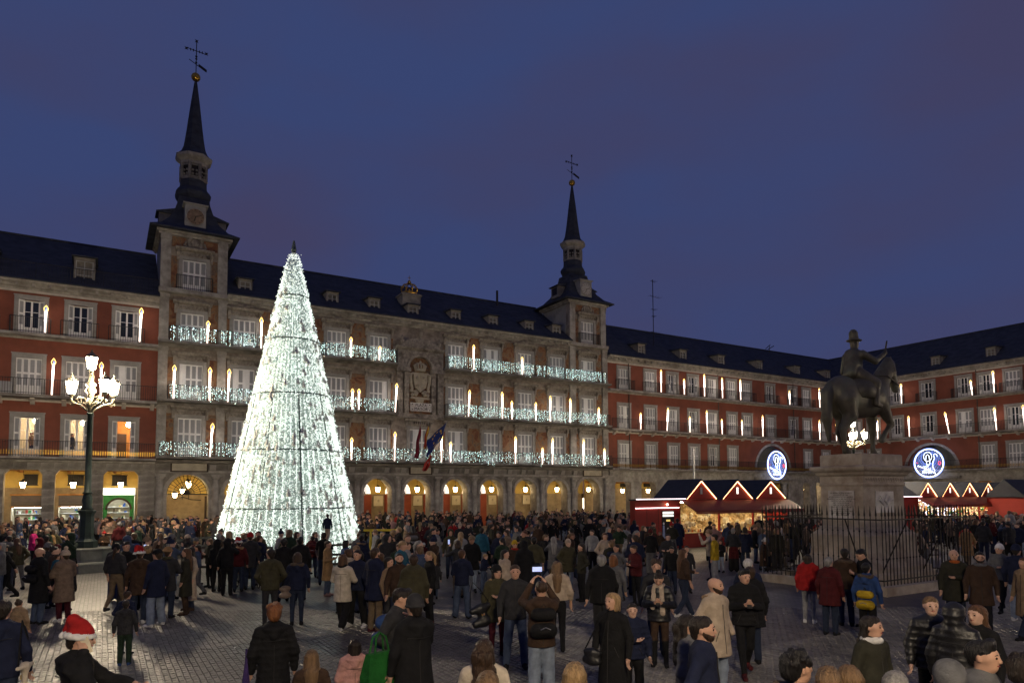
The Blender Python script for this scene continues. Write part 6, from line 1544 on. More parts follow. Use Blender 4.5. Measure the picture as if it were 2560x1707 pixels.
def coat_prims(J, L, puff=0., w=1., m=0, hood=None):
    u = J['up']; hem = HEMS[L]; q = .012*puff
    out = [C(u((0, .005, 1.345)), u((0, 0, 1.10)), (.178 + q)*w, (.172 + q)*w, .08, m, .68), C(u((-.135*w, .008, 1.385)), u((.135*w, .008, 1.385)), .072 + q, .072 + q, .06, m)]
    hr = .19 + .02*puff + (.03 if hem < .7 else 0) + (.02 if hem < .4 else 0)
    lo_ = hem + .02
    out.append(C(u((0, 0, 1.10)), (0, -.0, lo_), (.172 + q)*w, hr*w, .06, m, .74))
    for nm in 'RL':
        a, e, t = J['arm' + nm]; t2 = tuple(np.array(t)*.95 + np.array(e)*.05); out += [C(a, e, .066 + q, .058 + q, .04, m), C(e, t2, .058 + q, .043 + q*.8, .025, m)]
    out.append(C(u((0, .012, 1.42)), u((0, .0, 1.475)), .088, .072, .03, m))
    if hood == 'down': out += [C(u((-.07, .085, 1.44)), u((.07, .085, 1.44)), .062, .062, .04, m), C(u((0, .12, 1.42)), u((0, .13, 1.34)), .07, .05, .04, m)]
    if hood == 'up':
        h = J['hd']; out += [C(h((0, .03, 1.655)), h((0, -.03, 1.65)), .118, .108, .03, m), C(h((0, .05, 1.6)), u((0, .05, 1.42)), .1, .1, .05, m)]
    cuts = [(('e', (0, 0, hem - 3), (3, 3, 3)), .015)]
    if hood == 'up': h = J['hd']; cuts.append((('e', h((0, -.14, 1.61)), (.078, .1, .105)), .015))
    return out, cuts
def hair_prims(J, style, m=0):
    h = J['hd']; u = J['up']; E = lambda p, r, k=.03: EL(h(p), r, k, m)
    base = [C(h((0, .034, 1.652)), h((0, -.012, 1.662)), .089, .084, .03, m)]; cuts = [(('c', h((0, -.11, 1.6)), h((0, -.16, 1.57)), .079, .088, 1), .02)]
    if style == 'short': return base + [C(h((0, .05, 1.64)), h((0, .06, 1.57)), .074, .055, .03, m)], cuts
    if style == 'buzz': return [C(h((0, .034, 1.648)), h((0, -.012, 1.655)), .085, .081, .02, m)], cuts
    if style == 'quiff': return base + [C(h((-.03, -.06, 1.725)), h((.03, -.05, 1.735)), .035, .035, .03, m), C(h((0, .05, 1.64)), h((0, .06, 1.58)), .068, .05, .03, m)], cuts
    if style == 'curly':
        out = base + [C(h((0, .05, 1.65)), h((0, .06, 1.60)), .088, .08, .03, m)]
        rr = random.Random(3)
        for k in range(26):
            a, t = rr.uniform(0, 6.28), rr.uniform(-.1, 1.2); out.append(E((.085*math.cos(a)*math.cos(t), .012 + .09*math.sin(a)*math.cos(t), 1.665 + .085*math.sin(t)), (.03, .03, .03), .015))
        return out, cuts
    if style == 'bob': return base + [C(h((0, .045, 1.64)), h((0, .055, 1.52)), .088, .085, .03, m, .9), C(h((-.075, .01, 1.63)), h((-.075, .0, 1.52)), .035, .035, .03, m), C(h((.075, .01, 1.63)), h((.075, .0, 1.52)), .035, .035, .03, m)], cuts
    if style in ('long', 'wavy'):
        out = base + [C(h((0, .05, 1.63)), u((0, .10, 1.42)), .082, .078, .04, m, .75), C(u((0, .105, 1.42)), u((0, .13, 1.20)), .098, .065, .04, m, .6)]
        for s in (-1, 1): out += [C(h((s*.072, .022, 1.64)), u((s*.088, .03, 1.44)), .028, .034, .03, m), C(u((s*.095, .02, 1.44)), u((s*.10, -.05, 1.27)), .04, .022, .03, m)]
        if style == 'wavy':
            rr = random.Random(5)
            for k in range(26): z = rr.uniform(1.22, 1.6); out.append(EL(u((rr.uniform(-.1, .1), .1 + rr.uniform(.0, .06), z)), (.035, .03, .06), .03, m))
        return out, cuts
    if style == 'bun': return base + [E((0, .06, 1.745), (.048, .048, .042), .02)], cuts
    if style == 'pony': return base + [C(h((0, .11, 1.66)), h((0, .14, 1.6)), .03, .04, .02, m), C(h((0, .14, 1.6)), u((0, .14, 1.38)), .04, .02, .02, m)], cuts
    return base, cuts
def hat_prims(J, style):
    h = J['hd']; cap = C(h((0, .03, 1.668)), h((0, -.012, 1.672)), .098, .093, .03, 0); lo_ = h((0, .01, 1.60))
    def band(m, r=.024, z=1.632, tilt=.012): return [C(h((.094*math.cos(a), .012 + .112*math.sin(a), z + tilt*math.sin(a))), h((.094*math.cos(b), .012 + .112*math.sin(b), z + tilt*math.sin(b))), r, r, .012, m) for a, b in [(2*math.pi*k/12, 2*math.pi*(k + 1)/12) for k in range(12)]]
    cut = [(('e', (lo_[0], lo_[1], lo_[2] - .98), (3., 3., 1.0)), .01)]
    if style == 'beanie': return [cap, EL(h((0, .015, 1.735)), (.06, .065, .045), .03)] + band(0, .017), cut
    if style == 'pom': return [cap] + band(0, .019) + [EL(h((0, .03, 1.80)), (.05, .05, .05), .008, 1)], cut
    if style == 'santa': return [cap, C(h((0, .03, 1.74)), h((.05, .10, 1.78)), .075, .055, .04, 0), C(h((.05, .10, 1.78)), h((.09, .155, 1.68)), .05, .028, .03, 0), EL(h((.1, .165, 1.62)), (.042, .042, .042), .006, 1)] + band(1, .03, 1.648, .006), cut
    if style == 'cap': return [cap, C(h((-.035, -.11, 1.66)), h((.035, -.11, 1.66)), .02, .02, .02, 0), C(h((-.03, -.15, 1.65)), h((.03, -.15, 1.65)), .018, .018, .02, 0)], cut
    if style == 'brim': return [cap, EL(h((0, .01, 1.655)), (.15, .165, .014), .01)], []
PEOPLE = []; MC = {}
def cached(key, fn):
    if key not in MC: MC[key] = fn()
    return MC[key]
def top_at(x, y, H): r = ray(x/.91875, y/.91875); k = (H - HC)/r.z; return Vector((r.x*k, r.y*k, 0))
def person(label, x=None, yh=None, H=1.7, f=0., yf=None, legs='stand', arms=('down', 'down'), coat='black', L='hip', puff=0, shiny=False, hood=None, fur=None, hair=('short', 'dark'), hat=None, hatc=('charcoal', 'white'), tro='djeans', fit='reg', shoe='black', boots=False,
           yaw=0., pitch=0., lean=0., face=False, beard=None, scarf=None, w=1., skin=0, pos=None, group=None, glasses=False, stance=0., vox=None):
    p = pos if pos is not None else (top_at(x, yh, H) if yf is None else ground(x/.91875, yf/.91875))
    D = p.y; sc = H/1.735; v = vox or (.0105 if D < 9.5 else .0135 if D < 14 else .019 if D < 20 else .027)
    J = skel(legs, arms, R(yaw), R(pitch), R(lean), stance); jk = (legs, arms, yaw, pitch, lean, stance)
    fine = v < .016
    me = cached(('b', jk, fit, boots, v), lambda: sdf_mesh('body', body_prims(J, fit, fine, boots), v, [SKIN[0], cloth('djeans'), cloth('black')]))
    o = inst('person', me, None, p); o.rotation_euler = (0, 0, math.atan2(-p.x, p.y) + R(f)); o.scale = (sc,)*3
    for i, m in enumerate((SKIN[skin], cloth(tro), cloth(shoe))): o.material_slots[i].link = 'OBJECT'; o.material_slots[i].material = m
    tag(o, label, 'person', group)
    def part(name, key, fn, mats):
        q = inst(name, cached(key + (v,), fn), o)
        for i, m in enumerate(mats): q.material_slots[i].link = 'OBJECT'; q.material_slots[i].material = m
        return q
    def mk_coat():
        pr, cu = coat_prims(J, L, puff, w, 0, hood); return sdf_mesh('coat', pr, v, [cloth('black')], cuts=cu, ripple=(.009*min(puff, 1), .085, (0,)) if puff else None)
    part('coat', ('c', jk, L, puff, w, hood), mk_coat, [cloth(coat, shiny)])
    if D < 16 and L != 'waist' and vox is None:
        cm = MC[('c', jk, L, puff, w, hood, v)]
        def mk_trim():
            V = np.empty(len(cm.vertices)*3, np.float32); cm.vertices.foreach_get('co', V); V = V.reshape(-1, 3); mb = MB()
            def front(x, z, sgn=-1):
                q = V[(np.abs(V[:, 0] - x) < .03) & (np.abs(V[:, 2] - z) < .025)]
                if not len(q): return None
                b_ = q[np.argmin(q[:, 1]*-sgn)]; return (x, float(b_[1]) + sgn*.003, z)
            zs = np.arange(HEMS[L] + .04, 1.44, .06); pts = [p_ for p_ in (front(0, z) for z in zs) if p_]
            if len(pts) > 2 and 'fold' not in arms and 'phone' not in arms: mb.tube(pts, .0055, 4)
            for s in (-1, 1):
                pts = [p_ for p_ in (front(s*(.095 + .02*k), max(HEMS[L] + .1, .98) - .045*k + .05) for k in range(4)) if p_]
                if len(pts) > 2: mb.tube(pts, .0055, 4)
            pts = [p_ for p_ in (front(x, 1.30, 1) for x in np.arange(-.13, .14, .045)) if p_]
            if len(pts) > 2: mb.tube(pts, .004, 4)
            pts = [p_ for p_ in (front(0, z, 1) for z in np.arange(HEMS[L] + .04, 1.29, .07)) if p_]
            if len(pts) > 2: mb.tube(pts, .0035, 4)
            return mb.mesh('seams_and_zip', MT['ink'])
        tr_ = inst('seams_and_zip', cached(('z', jk, L, puff, w, hood, v), mk_trim), o); tr_['kind'] = 'stuff'
    if fur:
        def mk_fur():
            u = J['up']; h = J['hd']
            if hood == 'up': pr = [C(h((.085*math.cos(a), -.085, 1.61 + .1*math.sin(a))), h((.085*math.cos(a + .5), -.085, 1.61 + .1*math.sin(a + .5))), .024, .024, .01) for a in np.arange(0, 6.3, .5)]
            else: pr = [C(u((.13*math.cos(a), .05 + .10*math.sin(a), 1.455 + .02*math.sin(a*2))), u((.13*math.cos(a + .4), .05 + .10*math.sin(a + .4), 1.455)), .034, .034, .015) for a in np.arange(-.6, 3.7, .4)]
            return sdf_mesh('fur_trim', pr, v, [MT['fur']], bumps=.006)
        part('fur_trim', ('f', jk, hood), mk_fur, [MT[fur]])
    if hair and hood != 'up':
        st_, hc = hair
        if st_ != 'bald':
            def mk_hair():
                pr, cu = hair_prims(J, st_); return sdf_mesh('hair', pr, v*.9, [hairm('dark')], cuts=cu, bumps=.002 if v < .016 else .006, streak=.0055 if v < .016 else 0)
            part('hair', ('h', jk[2:5], st_), mk_hair, [hairm(hc)])
    if hat:
        def mk_hat():
            pr, cu = hat_prims(J, hat); return sdf_mesh('hat', pr, v*.9, [cloth('red'), cloth('white')], cuts=cu)
        part('hat', ('t', jk[2:5], hat), mk_hat, [cloth(hatc[0]), cloth(hatc[1])])
    if beard:
        def mk_beard():
            h = J['hd']; pr = [C(h((0, -.045, 1.572)), h((0, -.056, 1.553)), .063, .053, .03), C(h((-.066, -.01, 1.6)), h((-.045, -.05, 1.56)), .02, .025, .03), C(h((.066, -.01, 1.6)), h((.045, -.05, 1.56)), .02, .025, .03)]
            return sdf_mesh('beard', pr, v*.8, [hairm('dark')], cuts=[(('e', h((0, -.1, 1.615)), (.075, .07, .045)), .01), (('e', h((0, -.12, 1.566)), (.024, .03, .009)), .004)], bumps=.003)
        part('beard', ('d', jk[2:5]), mk_beard, [hairm(beard)])
    if scarf:
        def mk_scarf():
            u = J['up']; pr = [C(u((.082*math.cos(a), .005 + .082*math.sin(a), 1.475 + .012*math.sin(a*3))), u((.082*math.cos(a + .5), .005 + .082*math.sin(a + .5), 1.475)), .036, .036, .02) for a in np.arange(0, 6.3, .5)]
            if scarf[1]: pr += [C(u((.05, -.11, 1.45)), u((.07, -.17, 1.0)), .045, .05, .03, 0, .5), C(u((-.08, -.08, 1.45)), u((-.11, -.16, 1.1)), .045, .05, .03, 0, .5)]
            return sdf_mesh('scarf', pr, v, [cloth('cream')])
        part('scarf', ('s', jk, scarf[1]), mk_scarf, [cloth(scarf[0])])
    if face:
        h = J['hd']
        for s in (-1, 1):
            eb = MB(); eb.sphere(h((s*.031, -.0985, 1.627)), .014, 8, 6, (1.1, .75, .68)); eb.build('eye', MT['eye_dark'], o, smooth=True)
            bw = MB(); bw.tube([h((s*.016, -.108, 1.647)), h((s*.032, -.106, 1.653)), h((s*.05, -.094, 1.646))], [.0032, .0038, .002], 5); bw.build('eyebrow', hairm(hair[1] if hair else 'dark'), o, smooth=True)
        mo = MB(); mo.tube([h((-.023, -.098, 1.568)), h((0, -.109, 1.564)), h((.023, -.098, 1.568))], [.003, .0065, .003], 6); mo.build('mouth', MT['lips'], o, smooth=True)
        if glasses:
            g = MB()
            for s in (-1, 1): g.tube([h((s*.032 + .026*math.cos(a), -.112, 1.626 + .02*math.sin(a))) for a in [2*math.pi*k/10 for k in range(10)]], .0025, 4, True)
            g.build('glasses', MT['ink'], o)
    PEOPLE.append((p, o)); return o
def held(o, name, build, label, cat, loc, rot=(0, 0, 0), group=None):
    """a thing carried by a person: its own top-level object, placed in the person's frame"""
    m = Matrix.Translation(o.location) @ Matrix.Rotation(o.rotation_euler[2], 4, 'Z') @ Matrix.Scale(o.scale[0], 4)
    e = empty(name, m @ Matrix.Translation(loc) @ Matrix.Rotation(rot[2], 4, 'Z') @ Matrix.Rotation(rot[1], 4, 'Y') @ Matrix.Rotation(rot[0], 4, 'X')); tag(e, label, cat, group); build(e); return e
def b_phone(e):
    MB().box(-.037, -.004, -.075, .037, .004, .075).build('phone_case', MT['ink'], e); MB().box(-.034, .0045, -.07, .034, .0055, .07).build('screen', MT['screen_glow'], e)
def b_case(e): MB().box(-.037, -.005, -.075, .037, .005, .075).build('phone_case', MT['cream_board'], e)
def b_carrier(c):
    def f(e):
        mb = MB(); mb.add([(-.16, -.04, 0), (.16, -.04, 0), (.16, .04, 0), (-.16, .04, 0), (-.21, -.08, -.25), (.21, -.08, -.25), (.21, .08, -.25), (-.21, .08, -.25), (-.19, -.07, -.45), (.19, -.07, -.45), (.19, .07, -.45), (-.19, .07, -.45)], [(3, 2, 1, 0)] + [(a + o, (a + 1) % 4 + o, (a + 1) % 4 + o + 4, a + o + 4) for o in (0, 4) for a in range(4)][::1] + [(8, 9, 10, 11)])
        mb.build('bag_body', cloth(c), e)
        for y in (-.05, .05): MB().tube([(-.1, y, 0), (-.07, y*.6, .17), (0, 0, .22), (.07, y*.6, .17), (.1, y, 0)], .012, 5).build('handle', cloth(c), e)
    return f
def b_backpack(c, big=1.):
    def f(e):
        pr = [C((-.09, .06, .1), (.09, .06, .1), .1, .1, .05), C((-.09, .05, .32), (.09, .05, .32), .085, .085, .05), C((-.06, .14, .12), (.06, .14, .12), .07, .07, .03)]
        inst('backpack_body', sdf_mesh('backpack_body', pr, .014, [cloth(c)]), e)
        for s in (-1, 1): MB().tube([(s*.1, -.02, .4), (s*.11, -.16, .42), (s*.12, -.23, .3), (s*.13, -.12, .05), (s*.12, .02, .03)], .014, 5).build('strap', cloth('charcoal'), e)
        MB().tube([(-.03, .06, .42), (0, .06, .46), (.03, .06, .42)], .01, 5).build('handle', cloth('black'), e); MB().tube([(-.07, .215, .14), (0, .222, .17), (.07, .215, .14)], .006, 4).build('zip', MT['pale_metal'], e)
    return f
def b_bag(c, w=.3, h=.24, d=.1, strap=.75, sl=(0, 0)):
    def f(e):
        pr = [C((-w/2 + d/2, 0, -h + d/2), (w/2 - d/2, 0, -h + d/2), d/2, d/2, .05), C((-w/2 + d/2, 0, -d*.5), (w/2 - d/2, 0, -d*.5), d*.42, d*.42, .06), C((0, 0, -h + d/2), (0, 0, -d/2), d*.55, d*.5, .1)]
        inst('bag_body', sdf_mesh('bag_body', pr, .014, [cloth(c, True)]), e)
        MB().tube([(-w*.4, 0, -.02), (-w*.2 + sl[0]*.5, sl[1]*.5, strap*.6), (sl[0], sl[1], strap), (w*.2 + sl[0]*.5, sl[1]*.5, strap*.6), (w*.4, 0, -.02)], .01, 5).build('strap', cloth('black'), e)
        MB().box(-w*.06, -d*.5 - .006, -h*.5, w*.06, -d*.5 + .02, -h*.35).build('clasp', MT['gilt'], e)
    return f
P = person
# --- along the bottom edge, nearest
q = P('person in dark navy hooded jacket cut off at the left picture edge, back turned', 8, 1378, 1.76, f=165, coat='navy', hood='down', hair=('short', 'dark'), arms=('down', 'down'), legs='walk', L='hip')
held(q, 'tote_bag', b_bag('cream', .34, .36, .06, .5, (0, -.05)), 'cream cloth tote bag carried by the person at the left picture edge', 'bag', (-.27, .12, 1.0), (0, 0, 1.3))
q = P('person in red Santa hat and black jacket holding a phone to the ear', 182, 1438, 1.76, f=78, coat='black', arms=('ear', 'reach'), hat='santa', hatc=('red', 'white'), hair=('short', 'dark'), pitch=8, face=True, puff=1, hood='down')
held(q, 'phone', b_case, 'phone in a pale case held to the ear under the Santa hat', 'phone', (-.105, -.085, 1.575), (0, .35, 1.3))
P('small boy in dark grey hooded jacket and dark trousers standing with his back turned', 285, f=175, yf=1528, H=1.15, coat='charcoal', hood='down', tro='dgreen', shoe='blue', fit='reg')
P('small boy in navy jacket half hidden behind another boy, head bowed', 292, 1357, 1.2, f=150, coat='navy', arms=('down', 'pocket'), hair=('short', 'brown'), pitch=15)
q = P('woman with short auburn hair in long black quilted coat seen from behind', 630, 1388, 1.65, f=183, coat='black', L='knee', puff=1, hood='down', hair=('curly', 'ginger'), arms=('down', 'down'))
held(q, 'umbrella', lambda e: MB().lathe([(.012, 0), (.05, .1), (.045, .35), (.015, .6), (.012, .75)], 8).build('folded_canopy', cloth('purple'), e), 'folded dark purple umbrella hanging beside the auburn haired woman', 'umbrella', (.33, .02, .45))
P('girl with long light brown hair and dark coat seen from behind at the bottom edge', 716, 1492, 1.32, f=180, coat='brown', L='hip', hair=('long', 'dblond'))
P('child with dark bobbed hair in pale pink hooded jacket seen from behind', 815, 1468, 1.27, f=184, coat='pink', hood='down', hair=('bob', 'dark'), puff=.6, w=1.1)
q = P('man in dark grey knitted beanie and black jacket, back turned, one hand raised', 952, 1370, 1.80, f=205, coat='black', hood='down', hat='beanie', hatc=('charcoal', 'white'), hair=('short', 'dark'), arms=('chin', 'down'), L='thigh', w=1.1, face=False)
held(q, 'shopping_bag', b_carrier('green'), 'bright green shopping bag hanging between two men at the bottom edge', 'bag', (.34, -.2, 1.12), (0, 0, .3))
q = P('young man in grey jacket with head bowed and a pale backpack strap', 914, 1350, 1.80, f=62, coat='charcoal', hair=('quiff', 'dark'), pitch=22, face=True, arms=('pocket', 'pocket'), yaw=18)
held(q, 'backpack', b_backpack('blue'), 'blue backpack with pale straps worn by the young man with bowed head', 'backpack', (0, .12, 1.0))
P('woman with dark brown hair in cream coat seen from behind at the bottom edge', 1112, 1468, 1.63, f=176, coat='cream', hair=('wavy', 'brown'), puff=.3, w=1.08)
P('grey blond head of a person close to the camera in front of the cream coat', 1120, 1543, 1.70, f=180, coat='beige', hair=('short', 'dblond'))
P('blond haired woman close to the camera, only the back of her head showing', 1320, 1522, 1.66, f=178, coat='grey', hair=('long', 'blond'))
q = P('man with black backpack and jeans taking a picture with raised arms, back turned', 1243, 1333, 1.77, f=190, coat='brown', arms=('high', 'high'), tro='ljeans', hair=('buzz', 'brown'), L='hip', fit='loose', hood='down', w=1.05)
held(q, 'backpack', b_backpack('black'), 'black backpack with pockets on the man taking a picture', 'backpack', (0, .12, .98))
held(q, 'phone', b_phone, 'phone with lit screen raised by the man with the black backpack', 'phone', (0, -.33, 1.86), (0, 1.57, 0))
q = P('smiling woman in black beanie and olive parka with burgundy trousers', 1141, 1300, 1.66, f=12, coat='olive', L='thigh', hat='beanie', hatc=('black', 'black'), hair=('bob', 'dark'), tro='burgundy', fit='slim', arms=('down', 'fold'), face=True, hood='down', fur='fur', yaw=14)
held(q, 'handbag', b_bag('black', .5, .42, .16, .45), 'large black handbag on the arm of the woman in the olive parka', 'bag', (-.36, -.05, 1.02), (0, -.3, .1))
P('man in dark jacket and jeans beside the woman in the olive parka', 1183, 1297, 1.78, f=5, coat='charcoal', tro='jeans', hair=('short', 'brown'), face=True, arms=('down', 'down'), L='hip', stance=.03)
q = P('woman with very long light brown hair in cream sweater and black trousers, back turned', 1281, yf=1497, H=1.72, f=182, legs='walk', coat='beige', L='waist', hair=('long', 'dblond'), tro='black', fit='slim', boots=True, w=1.08, puff=.4)
held(q, 'shoulder_bag', b_bag('beige', .2, .17, .07, .62, (-.12, -.05)), 'small beige shoulder bag beside the cream sweater', 'bag', (.29, 0, .86), (0, 0, 1.4))
q = P('blond woman in long black coat looking left, bag across her body', 1405, 1362, 1.67, f=-28, coat='black', L='knee', hair=('bob', 'blond'), face=True, arms=('down', 'down'), yaw=-12, pitch=-4)
held(q, 'crossbody_bag', b_bag('black', .28, .2, .09, .6, (.18, .05)), 'black crossbody bag on the blond woman in the long black coat', 'bag', (-.2, -.2, .98), (0, .1, .2))
P('boy with dark hair in navy quilted jacket facing the camera', 1452, 1385, 1.46, f=6, coat='navy', puff=1, hair=('short', 'dark'), face=True, tro='black', L='hip', arms=('fold', 'down'), skin=2)
q = P('girl in shiny black jacket with long cream scarf looking down at a phone', 1513, 1312, 1.64, f=-4, coat='black', shiny=True, puff=1, L='hip', arms=('phone', 'phone'), pitch=28, hair=('bun', 'dark'), scarf=('beige', True), tro='brown', fit='slim', boots=True, face=True)
held(q, 'phone', b_phone, 'phone held by the girl with the long cream scarf', 'phone', (0, -.3, 1.21), (-.7, 0, 0))
P('curly haired man standing right behind the girl with the scarf', 1507, 1286, 1.76, f=2, coat='charcoal', hair=('curly', 'brown'), face=True)
P('bald bearded man in beige parka with fur collar looking right', 1642, 1325, 1.80, f=48, coat='beige', L='thigh', hood='down', fur='fur', hair=('bald', 'dark'), beard='brown', tro='ljeans', face=True, arms=('pocket', 'pocket'), w=1.1, yaw=14)
q = P('young man in black quilted jacket and track trousers walking with a phone', 1714, yf=1552, H=1.74, f=14, legs='walk2', coat='black', puff=1, L='hip', hair=('quiff', 'black'), tro='black', fit='slim', shoe='maroon', arms=('phone', 'phone'), face=True, pitch=6, yaw=16, w=1.06)
held(q, 'phone', b_phone, 'phone in both hands of the walking young man in black', 'phone', (0, -.3, 1.21), (-.7, 0, 0))
P('white haired man in dark jacket behind the young man in black', 1718, 1283, 1.72, f=170, coat='navy', hair=('short', 'white'), puff=.5)
P('brown haired man in dark quilted coat just behind the young man in black', 1722, 1301, 1.70, f=200, coat='black', hair=('short', 'brown'), puff=1, L='thigh', w=1.1)
P('man in navy jacket with short dark hair in right profile, close', 1613, 1416, 1.80, f=84, coat='navy', hair=('short', 'dark'), beard='brown', face=True, w=1.08, arms=('pocket', 'pocket'))
P('woman with dark curly hair in grey quilted jacket behind the man in navy', 1580, 1412, 1.66, f=80, coat='grey', puff=1, hair=('wavy', 'dark'), face=True)
P('person with big black curly hair at the bottom edge, turned right', 1830, 1498, 1.76, f=125, coat='navy', hair=('curly', 'black'), fur='fur_dark', hood='down', face=True)
P('light brown haired head at the bottom edge, left one of a pair', 1902, 1532, 1.72, f=180, coat='brown', hair=('short', 'dblond'))
P('light brown haired head at the bottom edge, right one of a pair', 1950, 1529, 1.70, f=185, coat='charcoal', hair=('bob', 'dblond'))
P('woman with long dark hair and white roll neck in dark coat looking right', 2001, 1415, 1.66, f=50, coat='dolive', L='thigh', hair=('long', 'dark'), scarf=('white', False), face=True, arms=('down', 'down'), yaw=20)
P('bald grey head at the bottom edge close to the camera', 2056, 1540, 1.74, f=175, coat='charcoal', hair=('buzz', 'grey'))
P('smiling blond girl with tied hair in shiny black quilted jacket', 2137, 1370, 1.69, f=14, coat='black', shiny=True, puff=1, hair=('pony', 'dblond'), face=True, arms=('down', 'hold'), tro='black', skin=2, scarf=None)
P('person with shiny black hood up, back turned, between two girls', 2192, 1387, 1.70, f=165, coat='black', shiny=True, puff=1, hood='up', w=1.12)
P('smiling girl with long brown hair in black coat facing left', 2243, 1390, 1.67, f=-32, coat='black', hair=('long', 'chest'), face=True, arms=('down', 'down'), L='thigh', skin=2)
P('man with shaved sides and short dark hair in right profile at the bottom edge', 2256, 1473, 1.79, f=74, coat='grey', hair=('quiff', 'black'), face=True, hood='down', w=1.05)
P('grey hooded figure at the bottom edge in front of the man in profile', 2178, 1520, 1.68, f=190, coat='grey', hood='up')
P('person with dark hair and bright blue jacket cut off at the right edge', 2350, 1506, 1.72, f=150, coat='blue', hair=('curly', 'dark'), hood='down')
# --- around the statue railing
P('person in bright red padded jacket and pale trousers by the railing, back turned', 1860, yf=1431, H=1.58, f=172, coat='red', puff=1, tro='lgrey', fit='slim', shoe='white', hair=('bob', 'dark'), w=1.2, hood='down')
P('grey haired woman in maroon coat standing right of the red jacket', 1903, 1279, 1.64, f=160, coat='maroon', L='thigh', hair=('short', 'grey'), w=1.1)
q = P('man in dark parka with fur hood and jeans, back turned, by the railing', 1945, yf=1437, H=1.74, f=188, coat='brown', L='hip', hood='down', fur='fur_dark', tro='djeans', hair=('short', 'dark'), arms=('phone', 'down'), w=1.1)
held(q, 'phone', b_phone, 'small glowing phone held up by the man with the fur hood', 'phone', (-.16, -.3, 1.33), (0, 0, 3.1))
P('man in black jacket bowing his head beside the railing', 1983, 1259, 1.76, f=-60, coat='black', pitch=30, hair=('short', 'black'), arms=('phone', 'phone'), face=True)
q = P('person in blue jacket with fur collar carrying a yellow bag', 1989, 1292, 1.6, f=165, coat='blue', hood='down', fur='fur_dark', tro='black', hair=('short', 'black'))
held(q, 'rucksack', b_backpack('yellow'), 'yellow rucksack on the person in the blue jacket by the railing', 'backpack', (0, .1, .75))
q = P('bald man in dark green jacket and orange shirt carrying a folded grey coat', 2190, 1261, 1.78, f=8, coat='dolive', L='thigh', hair=('bald', 'grey'), scarf=('orange', False), tro='djeans', face=True, arms=('down', 'fold'), fur='fur_dark', hood='down', w=1.1)
P('bearded man with glasses in dark brown coat, right of the bald man', 2250, 1267, 1.77, f=4, coat='brown', L='thigh', hair=('short', 'dark'), beard='dark', glasses=True, face=True, tro='black', scarf=('grey', False), legs='walk')
P('woman in white knitted hat and grey coat walking with black trousers', 2302, yf=1406, H=1.68, f=-22, legs='walk', coat='grey', L='hip', hat='beanie', hatc=('white', 'white'), hair=('long', 'dark'), tro='black', fit='slim', boots=True, face=True, arms=('fold', 'down'))
P('person in dark blue beanie and navy jacket behind the woman in the white hat', 2334, 1252, 1.76, f=160, coat='navy', hat='beanie', hatc=('navy', 'navy'), hair=('short', 'dark'), tro='ljeans', shoe='white')
P('woman in tan coat cut off at the right picture edge', 2352, 1280, 1.66, f=-40, coat='tan', L='knee', hair=('long', 'chest'), legs='walk')
P('man in grey jacket standing with his back turned, right of the railing', 2262, yf=1290, H=1.78, f=175, coat='charcoal', hair=('short', 'black'), tro='navy', w=1.1)
P('woman in black coat and tan boots beside the railing corner', 2222, yf=1272, H=1.66, f=170, coat='dolive', L='thigh', hair=('pony', 'brown'), tro='tan', fit='slim')
# --- left of the picture
q = P('bald man in long black coat with a black backpack, turned right', 92, 1257, 1.80, f=125, coat='black', L='knee', hair=('bald', 'dark'), beard='dark', tro='jeans', shoe='black', face=True, w=1.1, skin=0)
held(q, 'backpack', b_backpack('black'), 'round black backpack on the bald man in the long black coat', 'backpack', (0, .13, .95))
P('small child in light brown fleece coat with a bun at the left', 44, 1377, 1.1, f=150, coat='tan', hair=('bun', 'brown'), w=1.15, puff=.5, tro='taupe')
q = P('woman in beige bobble hat and long tan quilted coat carrying a child', 150, 1264, 1.70, f=-150, coat='taupe', L='knee', puff=1, hat='pom', hatc=('beige', 'beige'), hair=('short', 'brown'), arms=('fold', 'hold'), tro='burgundy', shoe='white', w=1.06)
hc = Matrix.Translation(q.location) @ Matrix.Rotation(q.rotation_euler[2], 4, 'Z')
P('small child in teal jacket and pink trousers carried by the woman in tan', pos=(hc @ Vector((.02, -.30, .62))), H=.98, f=120, coat='teal', hair=('short', 'brown'), tro='rose', arms=('reach', 'down'), legs='walk', vox=.0135, shoe='charcoal')
P('woman in maroon beanie and dark coat behind the woman in tan', 132, 1252, 1.66, f=40, coat='brown', hat='beanie', hatc=('maroon', 'maroon'), hair=('bob', 'brown'), face=True)
P('girl with long brown hair in pink coat and jeans at the left edge', 20, yf=1342, H=1.46, f=10, coat='pink', L='hip', hair=('long', 'chest'), tro='jeans', fit='loose', shoe='rose', face=True)
P('woman in magenta padded jacket turned right near the left edge', 78, 1215, 1.66, f=100, coat='magenta', puff=1, w=1.2, hair=('short', 'dark'), tro='black')
P('child in pale blue bobble hat and navy coat beside the magenta jacket', 49, 1226, 1.3, f=5, coat='navy', hat='pom', hatc=('blue', 'white'), hair=('short', 'brown'), tro='navy')
P('person in blue grey knitted hat behind the bald man', 110, 1248, 1.66, f=170, coat='charcoal', hat='beanie', hatc=('grey', 'grey'), hair=('short', 'brown'))
P('person in white knitted hat and black jacket near the lamp base', 163, 1236, 1.64, f=120, coat='black', hat='beanie', hatc=('lgrey', 'white'), hair=('long', 'dark'))
q = P('young man in black jacket and jeans with folded arms, left of the Santa hat', 290, 1245, 1.77, f=25, coat='black', hair=('quiff', 'black'), face=True, arms=('fold', 'fold'), tro='charcoal', fit='loose')
P('person with dark ponytail and backpack behind the young man with folded arms', 268, 1246, 1.66, f=170, coat='charcoal', hair=('pony', 'dark'), tro='jeans', shoe='white', fit='wide')
